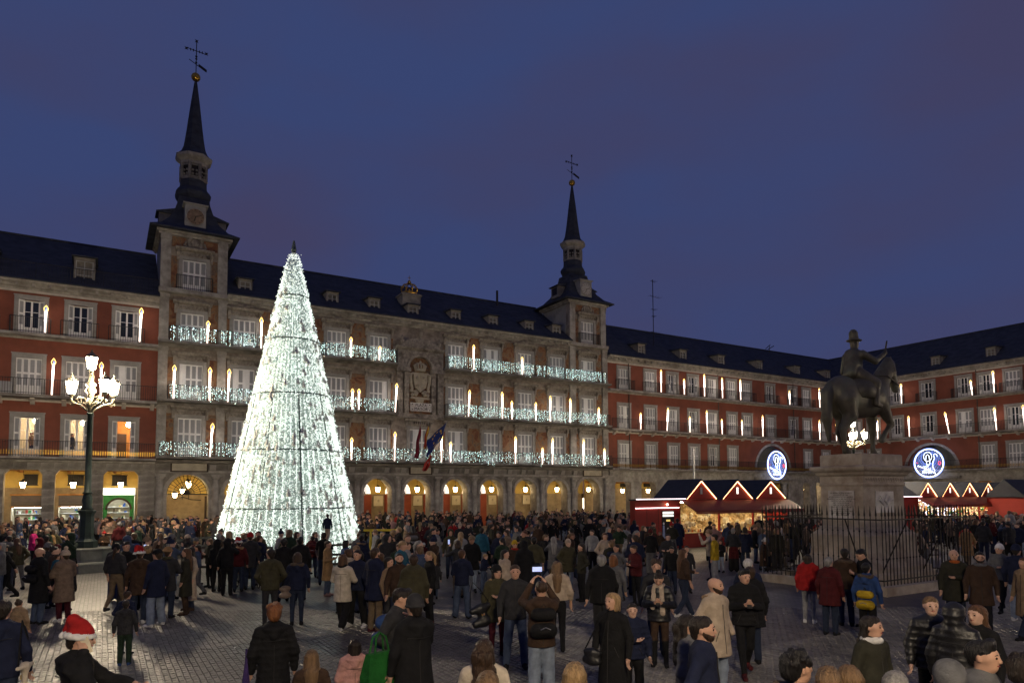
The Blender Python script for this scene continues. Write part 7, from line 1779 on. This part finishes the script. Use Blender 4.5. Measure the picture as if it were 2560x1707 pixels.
P('man in Santa hat and brown hooded jacket, back turned, jeans', 317, yf=1432, H=1.76, f=175, coat='brown', L='thigh', hat='santa', hatc=('red', 'white'), hair=('short', 'brown'), tro='djeans', hood='down', shoe='white')
P('person in navy coat and flat cap with light jeans and white trainers', 357, yf=1438, H=1.76, f=-140, coat='navy', L='thigh', hat='cap', hatc=('black', 'black'), hair=('short', 'brown'), tro='ljeans', fit='loose', shoe='white', stance=.03)
P('person in light brimmed hat and dark coat with a green scarf', 382, yf=1420, H=1.74, f=160, coat='charcoal', L='thigh', hat='brim', hatc=('camel', 'camel'), hair=('short', 'brown'), scarf=('olive', False), arms=('hold', 'down'))
P('woman with long brown hair in dark green sleeveless coat and brown boots', 425, yf=1412, H=1.68, f=-100, coat='dolive', L='knee', hair=('long', 'chest'), tro='burgundy', shoe='brown', boots=True, arms=('phone', 'down'), fit='slim')
P('person in pale long coat just behind the woman in the green coat', 434, yf=1402, H=1.66, f=-60, coat='beige', L='calf', hair=('long', 'dark'), shoe='brown')
q = P('woman in black hooded jacket with a black shoulder bag left of the tree', 497, yf=1358, H=1.62, f=150, coat='black', L='hip', hood='up', fur='fur_dark', tro='black', fit='slim')
held(q, 'shoulder_bag', b_bag('black', .32, .26, .1, .5), 'black shoulder bag on the hooded woman left of the light tree', 'bag', (-.3, .05, .95), (0, 0, 1.3))
P('person in black coat with hood up against the light tree', 523, 1237, 1.70, f=172, coat='black', hood='up', tro='black', arms=('photo', 'down'))
P('person in red Santa hat and fur collar in front of the light tree', 549, 1238, 1.64, f=175, coat='maroon', hat='santa', hatc=('red', 'white'), hair=('short', 'dark'), hood='down', fur='fur')
P('man in grey coat and red hat with ears before the light tree', 575, 1224, 1.80, f=182, coat='charcoal', L='thigh', hat='beanie', hatc=('red', 'red'), hair=('short', 'brown'))
P('small child with curly hair in pink coat by the pushchair', 535, yf=1350, H=1.0, f=150, coat='rose', L='hip', hair=('curly', 'brown'), tro='rose', legs='walk')
P('man in dark hooded coat standing behind the olive jacket', 652, 1236, 1.78, f=185, coat='black', L='thigh', hair=('short', 'black'))
P('man in olive jacket with grey hood and grey trousers, back turned', 619, yf=1442, H=1.79, f=186, coat='olive', hair=('short', 'dark'), hood='down', tro='charcoal', fit='slim', arms=('pocket', 'pocket'), yaw=20, w=1.06)
q = P('woman in navy jacket and jeans with a bag strap over her back', 681, yf=1436, H=1.68, f=180, coat='navy', hair=('bob', 'brown'), hood='down', fur='fur_dark', tro='djeans', fit='slim')
held(q, 'shoulder_bag', b_bag('taupe', .3, .26, .1, .6, (-.3, .05)), 'brown shoulder bag on the hip of the woman in the navy jacket', 'bag', (.27, .1, .95), (0, 0, .4))
P('tall man in black coat behind the woman in the navy jacket', 690, 1232, 1.82, f=175, coat='black', L='thigh', hair=('short', 'black'), w=1.1)
P('woman in camel coat turned right with jeans, by the barrier', 752, yf=1368, H=1.64, f=70, coat='camel', L='knee', hair=('short', 'brown'), tro='jeans', shoe='rose', arms=('phone', 'down'), w=1.08)
q = P('man carrying a child on his shoulders before the light tree', 744, 1222, 1.76, f=170, coat='black', hair=('short', 'dark'), arms=('chin', 'chin'))
P('small child in dark jacket sitting on shoulders before the light tree', pos=q.location + Vector((.12, 0, 1.42)), H=.95, f=165, coat='navy', hair=('short', 'brown'), tro='beige', legs='walk', vox=.019)
P('woman with brown bob in long pale beige coat and white boots', 786, yf=1449, H=1.69, f=160, coat='cream', L='thigh', hair=('bob', 'chest'), tro='black', shoe='white', fit='loose', arms=('hold', 'hold'), scarf=('black', False), legs='walk')
P('young man in navy quilted jacket facing the woman in pale beige', 820, yf=1440, H=1.75, f=-30, coat='navy', puff=1, hair=('short', 'dark'), tro='black', shoe='white', face=True, fit='loose', stance=.05)
P('tall man in long navy jacket turned right, arms down', 862, 1258, 1.84, f=135, coat='navy', L='thigh', hair=('short', 'brown'), tro='khaki', shoe='burgundy', w=1.14, hood='down', beard='brown', face=True)
P('woman with long dark hair in tan jacket between two tall men', 893, 1279, 1.64, f=60, coat='tan', hair=('long', 'dark'), tro='charcoal', face=True)
P('man in dark shirt facing the camera behind the olive grey jacket', 917, 1270, 1.76, f=8, coat='brown', hair=('buzz', 'dark'), face=True, beard='dark')
P('broad man in olive grey rain jacket, back turned, brown hair', 950, 1273, 1.79, f=182, coat='olive', hair=('short', 'brown'), hood='down', w=1.22, tro='charcoal')
P('blond woman in black jacket looking left beside the olive grey jacket', 986, yf=1432, H=1.68, f=-70, coat='black', hair=('pony', 'blond'), tro='black', shoe='maroon', face=True, L='hip')
P('person in navy jacket and jeans holding up a phone, back turned', 1061, yf=1420, H=1.66, f=165, coat='navy', hair=('short', 'chest'), tro='jeans', shoe='black', arms=('phone', 'phone'), hood='down', stance=.04, fit='loose')
P('heavy man in black jacket walking away in the middle of the square', 1382, 1274, 1.80, f=176, coat='black', L='hip', hair=('short', 'grey'), tro='charcoal', arms=('swingf', 'swingb'), w=1.28, legs='walk', fit='loose')
P('woman with short ginger hair in grey coat in front of the heavy man', 1409, 1274, 1.64, f=165, coat='grey', L='thigh', hair=('bob', 'ginger'))
P('girl with long hair in dark jacket and white shirt striding right', 1572, yf=1420, H=1.66, f=120, legs='walk', coat='brown', L='waist', hair=('long', 'chest'), tro='djeans', shoe='white', arms=('down', 'reach'), w=1.1)
P('girl in black and white checked shirt and light wide jeans, back turned', 1449, yf=1334, H=1.63, f=180, coat='lgrey', L='hip', hair=('wavy', 'dark'), tro='ljeans', fit='wide', shoe='white')
P('person in mustard yellow jacket near the red stall', 1643, yf=1342, H=1.66, f=-100, coat='yellow', L='hip', hair=('short', 'dark'), tro='lgrey', fit='wide', w=1.1)
P('woman in dark jacket and brown skirt with black tights near the stall', 1686, yf=1312, H=1.66, f=178, coat='charcoal', L='waist', hair=('short', 'grey'), tro='maroon', fit='wide', boots=True, shoe='black')
P('person in padded coat with fur hood beside the brown skirt', 1713, yf=1305, H=1.66, f=176, coat='navy', L='thigh', hood='down', fur='fur', hair=('bob', 'dark'), w=1.1)
P('boy in black jacket looking down, left of the girl with long hair', 1543, 1254, 1.42, f=-10, coat='black', hair=('short', 'black'), face=True, pitch=15)
P('boy in dark jacket facing the camera before the red stall', 1577, 1253, 1.42, f=12, coat='charcoal', hair=('short', 'black'), face=True)
P('person in maroon cap and black jacket before the stall poster', 1496, yf=1318, H=1.66, f=165, coat='black', hat='beanie', hatc=('maroon', 'maroon'), hair=('short', 'brown'), tro='grey', fit='wide')
P('tall person in long dark coat beside the stall poster', 1556, 1190, 1.82, f=180, coat='navy', L='knee', hair=('short', 'dark'), w=1.1)
P('person in yellow bobble hat and maroon scarf in the middle of the crowd', 1182, 1242, 1.6, f=15, coat='brown', hat='beanie', hatc=('yellow', 'yellow'), hair=('long', 'brown'), scarf=('red', False), face=True)
P('woman with dark hair in pale hooded coat in the middle of the crowd', 1160, 1262, 1.64, f=60, coat='beige', hood='down', hair=('long', 'dark'))
P('man in teal rucksack and light jeans, back turned, middle of the square', 1107, yf=1318, H=1.74, f=160, coat='teal', hair=('short', 'dark'), tro='ljeans', w=1.1)
P('person in green parka with hood up facing the camera in the crowd', 1035, 1216, 1.74, f=5, coat='olive', hood='up')
P('man in black coat standing in profile in the crowd', 995, 1213, 1.76, f=70, coat='black', L='knee', hair=('short', 'black'))
P('woman with blond hair in dark coat left of the crowd', 880, 1222, 1.68, f=40, coat='black', hair=('bob', 'blond'))
P('woman in pale grey coat turned right with a black bag in the crowd', 935, 1245, 1.64, f=75, coat='lgrey', L='hip', hair=('short', 'chest'), arms=('hold', 'hold'))
P('person in navy parka with brown fur hood, back turned, right of the tree', 830, 1228, 1.72, f=180, coat='navy', hood='down', fur='fur', hair=('short', 'black'), w=1.2)
P('woman in bright blue coat by the barrier right of the tree', 795, 1240, 1.6, f=120, coat='blue', hair=('bob', 'dark'))
for i, (x, y) in enumerate(((1743, 1184), (1771, 1190), (1791, 1181), (1819, 1186), (1834, 1190), (1858, 1180), (1887, 1188))):
    P(['bald dark figure at the left of the lit nativity window', 'dark figure with short hair at the lit nativity window', 'dark figure holding up a phone at the lit nativity window', 'man in black jacket and jeans at the lit nativity window', 'figure with pale fur hood at the lit nativity window', 'tall dark figure before the middle post of the stall', 'woman with long hair at the right of the nativity window'][i],
      x, y, [1.72, 1.7, 1.78, 1.74, 1.66, 1.8, 1.68][i], f=180 + [10, -15, 20, 0, 5, -10, -25][i], coat='black', L=['hip', 'thigh', 'hip', 'hip', 'thigh', 'thigh', 'knee'][i], hair=([('bald', 'dark'), ('short', 'dark'), ('short', 'dark'), ('short', 'dark'), ('bob', 'dark'), ('short', 'dark'), ('long', 'dark')][i]), tro='jeans', arms=('down', 'photo') if i == 2 else ('down', 'down'), hood='down' if i == 4 else None, fur='fur' if i == 4 else None)
# the two figures in the lit rooms
for t, n, lab, ct in ((-4.25, 1.0, 'person in brown top standing in the left lit first floor room', 'tan'), (-1.95, 1.0, 'person in black and white dress standing in the middle lit first floor room', 'black')):
    w0 = NBASE @ Vector((t, n, 5.66)); P(lab, pos=w0, H=1.68, f=60, coat=ct, hair=('short', 'dark'), vox=.027)
# pushchair
o = empty('pushchair', None, ground(568/.91875, 1349/.91875), R(35)); tag(o, 'grey pushchair with its hood up before the light tree', 'pushchair')
inst('hood', sdf_mesh('hood', [C((0, .1, .72), (0, .28, .85), .24, .2, .05), ], .02, [cloth('grey')], cuts=[(('e', (0, -.12, .72), (.26, .3, .2)), .02)]), o)
inst('seat', sdf_mesh('seat', [C((0, -.2, .5), (0, .15, .5), .2, .2, .05, 0, 1), C((0, .15, .55), (0, .25, .85), .18, .16, .05)], .02, [cloth('charcoal')], cuts=[(('e', (0, -.05, .78), (.18, .3, .18)), .02)]), o)
for s in (-1, 1):
    MB().tube([(s*.24, -.4, .14), (s*.24, .1, .6), (s*.22, .45, 1.02)], .016, 5).build('frame_tube', MT['pale_metal'], o); MB().tube([(s*.24, .3, .14), (s*.24, 0, .5)], .016, 5).build('frame_tube', MT['pale_metal'], o)
    for y in (-.4, .3): MB().tube([(s*.25, y + .12*math.cos(a), .13 + .12*math.sin(a)) for a in [2*math.pi*k/14 for k in range(14)]], .022, 5, True).build('wheel', MT['ink'], o)
MB().tube([(-.22, .45, 1.02), (.22, .45, 1.02)], .018, 5).build('handlebar', MT['ink'], o)

# ------------------------------------------------------------------ the crowd
N_SPEC = len(PEOPLE)
inv = PBASE.inverted()
FEN = (PC[0], PC[1])
def free(p, dmin, taken):
    t, n = (inv @ p)[:2]; xp = (1280 + FPX*p.x/p.y)*.91875
    if 168 < xp < 262 and p.y < 27.2: return False
    if (p - TC).length < 5.6: return False
    if abs(t - FEN[0]) < 3.0 and abs(n - FEN[1]) < 2.7: return False
    if n > 53.8: return False
    if 24. < t < 37.2 and 26.4 < n < 31: return False
    if 48.5 < t and 23.5 < n < 31: return False
    if (p - lp).length < 1.7: return False
    for q in taken:
        if abs(q.x - p.x) < dmin and abs(q.y - p.y) < dmin and (q - p).length < dmin: return False
    return True
rp = random.Random(21)
taken = [p for p, _ in PEOPLE]
zones = [((790, 1470), (24, 58), 250), ((0, 515), (23, 47), 118), ((1465, 1905), (23, 34), 34), ((2085, 2352), (27, 48), 52), ((820, 1470), (18.5, 25), 30), ((1720, 1900), (24, 34), 14), ((500, 790), (38, 50), 30), ((235, 515), (17.5, 24), 15), ((0, 235), (18, 24), 9), ((515, 800), (22.5, 26), 12), ((800, 1000), (15.5, 20), 8)]
spots = []
for (xa, xb), (da, db), n in zones:
    k = tr = 0
    while k < n and tr < n*30:
        tr += 1; x = rp.uniform(xa, xb); D = math.sqrt(rp.uniform(da*da, db*db)); r = ray(x/.91875, 1135/.91875); p = Vector((r.x*D/r.y, D, 0))
        if free(p, .55, taken): taken.append(p); spots.append((p.y, x, p)); k += 1
spots.sort(key=lambda s: s[0])
dark = ['black', 'black', 'black', 'charcoal', 'charcoal', 'navy', 'navy', 'brown', 'brown', 'dolive', 'olive', 'maroon', 'taupe', 'grey', 'jeans', 'dgreen']
bright = ['tan', 'beige', 'lgrey', 'white', 'red', 'blue', 'teal', 'camel', 'tan', 'lgrey', 'grey', 'rose', 'beige']
pose_set = [('stand', ('down', 'down')), ('stand', ('pocket', 'pocket')), ('walk', ('swingf', 'swingb')), ('stand', ('phone', 'phone')), ('stand', ('fold', 'fold')), ('stand', ('down', 'photo')), ('walk2', ('down', 'down'))]
hst = ['short', 'short', 'short', 'long', 'long', 'bob', 'bun', 'pony', 'curly']
hcl = ['black', 'dark', 'dark', 'brown', 'brown', 'chest', 'dblond', 'blond', 'grey']
def where(x, D):
    if x < 150: w = 'before the left shops'
    elif x < 330: w = 'near the lamp post base'
    elif x < 520: w = 'before the gated arch'
    elif x < 800: w = 'behind the light tree'
    elif x < 905: w = 'just right of the light tree'
    elif x < 1005: w = 'below the flags'
    elif x < 1150: w = 'below the carved arms'
    elif x < 1300: w = 'before the middle arches'
    elif x < 1470: w = 'before the right tower'
    elif x < 1660: w = 'before the stall poster'
    elif x < 1920: w = 'by the nativity stall'
    else: w = 'by the glittering stalls'
    return w
def row(D): return 'front' if D < 27 else 'middle' if D < 36 else 'back'
packs, phones = [], []
n_ind = max(0, 296 - N_SPEC)
arch = []
def one_mesh(i):
    """a whole small figure as one skin: skin, trousers, shoes, coat, hair"""
    legs, arms = pose_set[i % len(pose_set)]; J = skel(legs, arms, R([0, 25, -30, 0, 15][i % 5]), R([0, 10, 0, 18, 5][i % 5]))
    L = ['hip', 'thigh', 'hip', 'waist', 'knee'][(i*3) % 5]
    pr = body_prims(J, ['reg', 'slim', 'loose'][i % 3], False); cp, cu = coat_prims(J, L, .5*(i % 2), 1 + .06*(i % 3), 3); 
    hp, hcut = hair_prims(J, hst[i % len(hst)], 4)
    return sdf_mesh('crowd_figure', pr + cp + hp, .034, [SKIN[0], cloth('djeans'), cloth('black'), cloth('black'), hairm('dark')], cuts=[])
ARCHS = [one_mesh(i) for i in range(16)]
words_c = dict(lgrey='light grey', dolive='dark olive', dgreen='dark green', jeans='denim blue')
for D, x, p in spots[:n_ind]:
    c = rp.choice(dark) if rp.random() < .84 else rp.choice(bright)
    hs, hcx = rp.choice(hst), rp.choice(hcl); legs, arms = rp.choice(pose_set); f = rp.choice((180, 175, 190, 150, 210, 0, 20, -30, 90, -90, 60, -60)) + rp.uniform(-12, 12)
    H = rp.gauss(1.69, .075) if rp.random() < .9 else rp.uniform(1.1, 1.4)
    hat = rp.choice(('beanie', 'pom', 'beanie')) if rp.random() < .2 else None; hcol = rp.choice(('black', 'grey', 'maroon', 'white', 'navy', 'red', 'beige', 'tan'))
    L = rp.choice(('hip', 'hip', 'thigh', 'waist', 'knee')); puff = rp.choice((0, 0, 1))
    fd = 'front view' if abs(((f + 180) % 360) - 180) < 45 else 'right profile' if 45 <= f % 360 < 135 else 'left profile' if 225 <= f % 360 < 315 else 'back view'
    who = 'person' if H > 1.45 else 'child'
    ht = ('%s %s' % (hcol, 'bobble hat' if hat == 'pom' else 'beanie')) if hat else '%s %s hair' % (dict(dark='dark', chest='chestnut', dblond='dark blond').get(hcx, hcx), dict(short='short', long='long', bob='bobbed', bun='bunned', pony='tied', curly='curly')[hs])
    lean = rp.choice((0, 0, 3, 6, -2)); stn = rp.choice((0, .02, .05)); pit = rp.choice((0, 0, 8, 16, -5))
    lab = '%s in %s%s %s, %s, %s, %s' % (who, words_c.get(c, c), ' padded' if puff else '', {'hip': 'jacket', 'waist': 'cropped jacket', 'thigh': 'coat', 'knee': 'long coat'}[L], ht, fd, where(x, D))
    hood = 'up' if (not hat and rp.random() < .06) else ('down' if rp.random() < .4 else None)
    if hood == 'up': lab = lab.replace(ht, 'hood up')
    for w_ in (' padded', ' cropped', ' view', ' bobbed', ' tied'):
        if len(lab.split()) > 16: lab = lab.replace(w_, '')
    q = P(lab, pos=p, H=H, f=f, legs=legs, arms=arms, coat=c, L=L, puff=puff, hair=(hs, hcx), hat=hat, hatc=(hcol, hcol), hood=hood, tro=rp.choice(('djeans', 'jeans', 'black', 'black', 'charcoal', 'ljeans', 'khaki', 'grey')), fit=rp.choice(('reg', 'slim', 'loose')), skin=rp.randrange(3), group='people in the crowd, %s rows' % row(D), w=rp.uniform(.96, 1.14), vox=.027 if D < 27 else .034, yaw=rp.choice((0, 0, 25, -25)), lean=lean, stance=stn, pitch=pit)
    if D < 30 and hood != 'up' and len(packs) < 14 and fd == 'back view' and H > 1.5 and rp.random() < .4:
        bc = rp.choice(('black', 'navy', 'grey', 'maroon', 'olive', 'blue')); packs.append(1)
        held(q, 'backpack', b_backpack(bc), '%s backpack on person in %s with %s, %s' % (bc, words_c.get(c, c), ht, where(x, D)), 'backpack', (0, .12, 1.0), group='backpacks in the crowd')
    if arms[1] in ('photo', 'phone') and len(phones) < 10 and D < 34:
        phones.append(1); held(q, 'phone', b_phone, 'lit phone held by person in %s, %s, %s' % (words_c.get(c, c), ht, where(x, D)), 'phone', (.1, -.36, 1.68) if arms[1] == 'photo' else (.04, -.3, 1.24), (0 if arms[1] == 'photo' else -.7, 0, 0), group='phones in the crowd')
# the farthest rows, too small to tell apart, in one piece
rest = spots[n_ind:]
pal = [SKIN[0], SKIN[1]] + [cloth(c) for c in dict.fromkeys(dark + bright + ['djeans', 'ljeans'])] + [hairm(c) for c in HAIRC]
pidx = {m.name: i for i, m in enumerate(pal)}
data = []
for me in ARCHS:
    nv, nf = len(me.vertices), len(me.polygons); v = np.empty(nv*3, np.float32); me.vertices.foreach_get('co', v); l = np.empty(nf*4, np.int32); me.loops.foreach_get('vertex_index', l); m = np.empty(nf, np.int32); me.polygons.foreach_get('material_index', m); data.append((v.reshape(-1, 3), l.reshape(-1, 4), m))
VV, FF, MM = [], [], []; off = 0
for D, x, p in rest:
    v, l, m = rp.choice(data); a = math.atan2(-p.x, p.y) + rp.choice((math.pi, math.pi, 0, 1.6, -1.6)) + rp.uniform(-.5, .5); s = rp.gauss(1.69, .08)/1.735
    c_, s_ = math.cos(a)*s, math.sin(a)*s
    VV.append(np.stack([v[:, 0]*c_ - v[:, 1]*s_ + p.x, v[:, 0]*s_ + v[:, 1]*c_ + p.y, v[:, 2]*s], 1)); FF.append(l + off); off += len(v)
    ct = rp.choice(dark) if rp.random() < .87 else rp.choice(bright)
    lut = np.array([rp.randrange(2), pidx[cloth(rp.choice(('djeans', 'jeans', 'black', 'charcoal', 'ljeans'))).name], pidx[cloth('black').name], pidx[cloth(ct).name], pidx[hairm(rp.choice(hcl)).name]]); MM.append(lut[m])
if rest:
    V = np.concatenate(VV); F = np.concatenate(FF); Mi = np.concatenate(MM); me = bpy.data.meshes.new('far_crowd')
    me.vertices.add(len(V)); me.vertices.foreach_set('co', V.astype(np.float32).ravel()); me.loops.add(F.size); me.loops.foreach_set('vertex_index', F.astype(np.int32).ravel())
    me.polygons.add(len(F)); me.polygons.foreach_set('loop_start', np.arange(0, F.size, 4, dtype=np.int32)); me.polygons.foreach_set('loop_total', np.full(len(F), 4, np.int32))
    for m in pal: me.materials.append(m)
    me.polygons.foreach_set('material_index', Mi.astype(np.int32)); me.polygons.foreach_set('use_smooth', np.ones(len(F), bool)); me.update()
    tag(inst('far_crowd', me), 'dense far crowd of small dark figures before the arcades', kind='stuff')
lt = MB(); rl_ = random.Random(2)
for i in range(46):                    # scraps of paper and leaves on the setts
    p = pl(rl_.uniform(0, 24), rl_.uniform(5, 20)); 
    if p.y < 9: continue
    a = rl_.uniform(0, 3); s = rl_.uniform(.012, .035); c_, s_ = math.cos(a)*s, math.sin(a)*s
    lt.add([(p.x - c_, p.y - s_, .026), (p.x + s_*.7, p.y - c_*.7, .03), (p.x + c_, p.y + s_, .027), (p.x - s_*.7, p.y + c_*.7, .036)], [(0, 1, 2, 3)])
tag(lt.build('litter', MT['white_paint'], kind='stuff'), 'small scraps of paper scattered on the paving')
print('people', N_SPEC, n_ind, len(rest), 'meshes', len(MC))
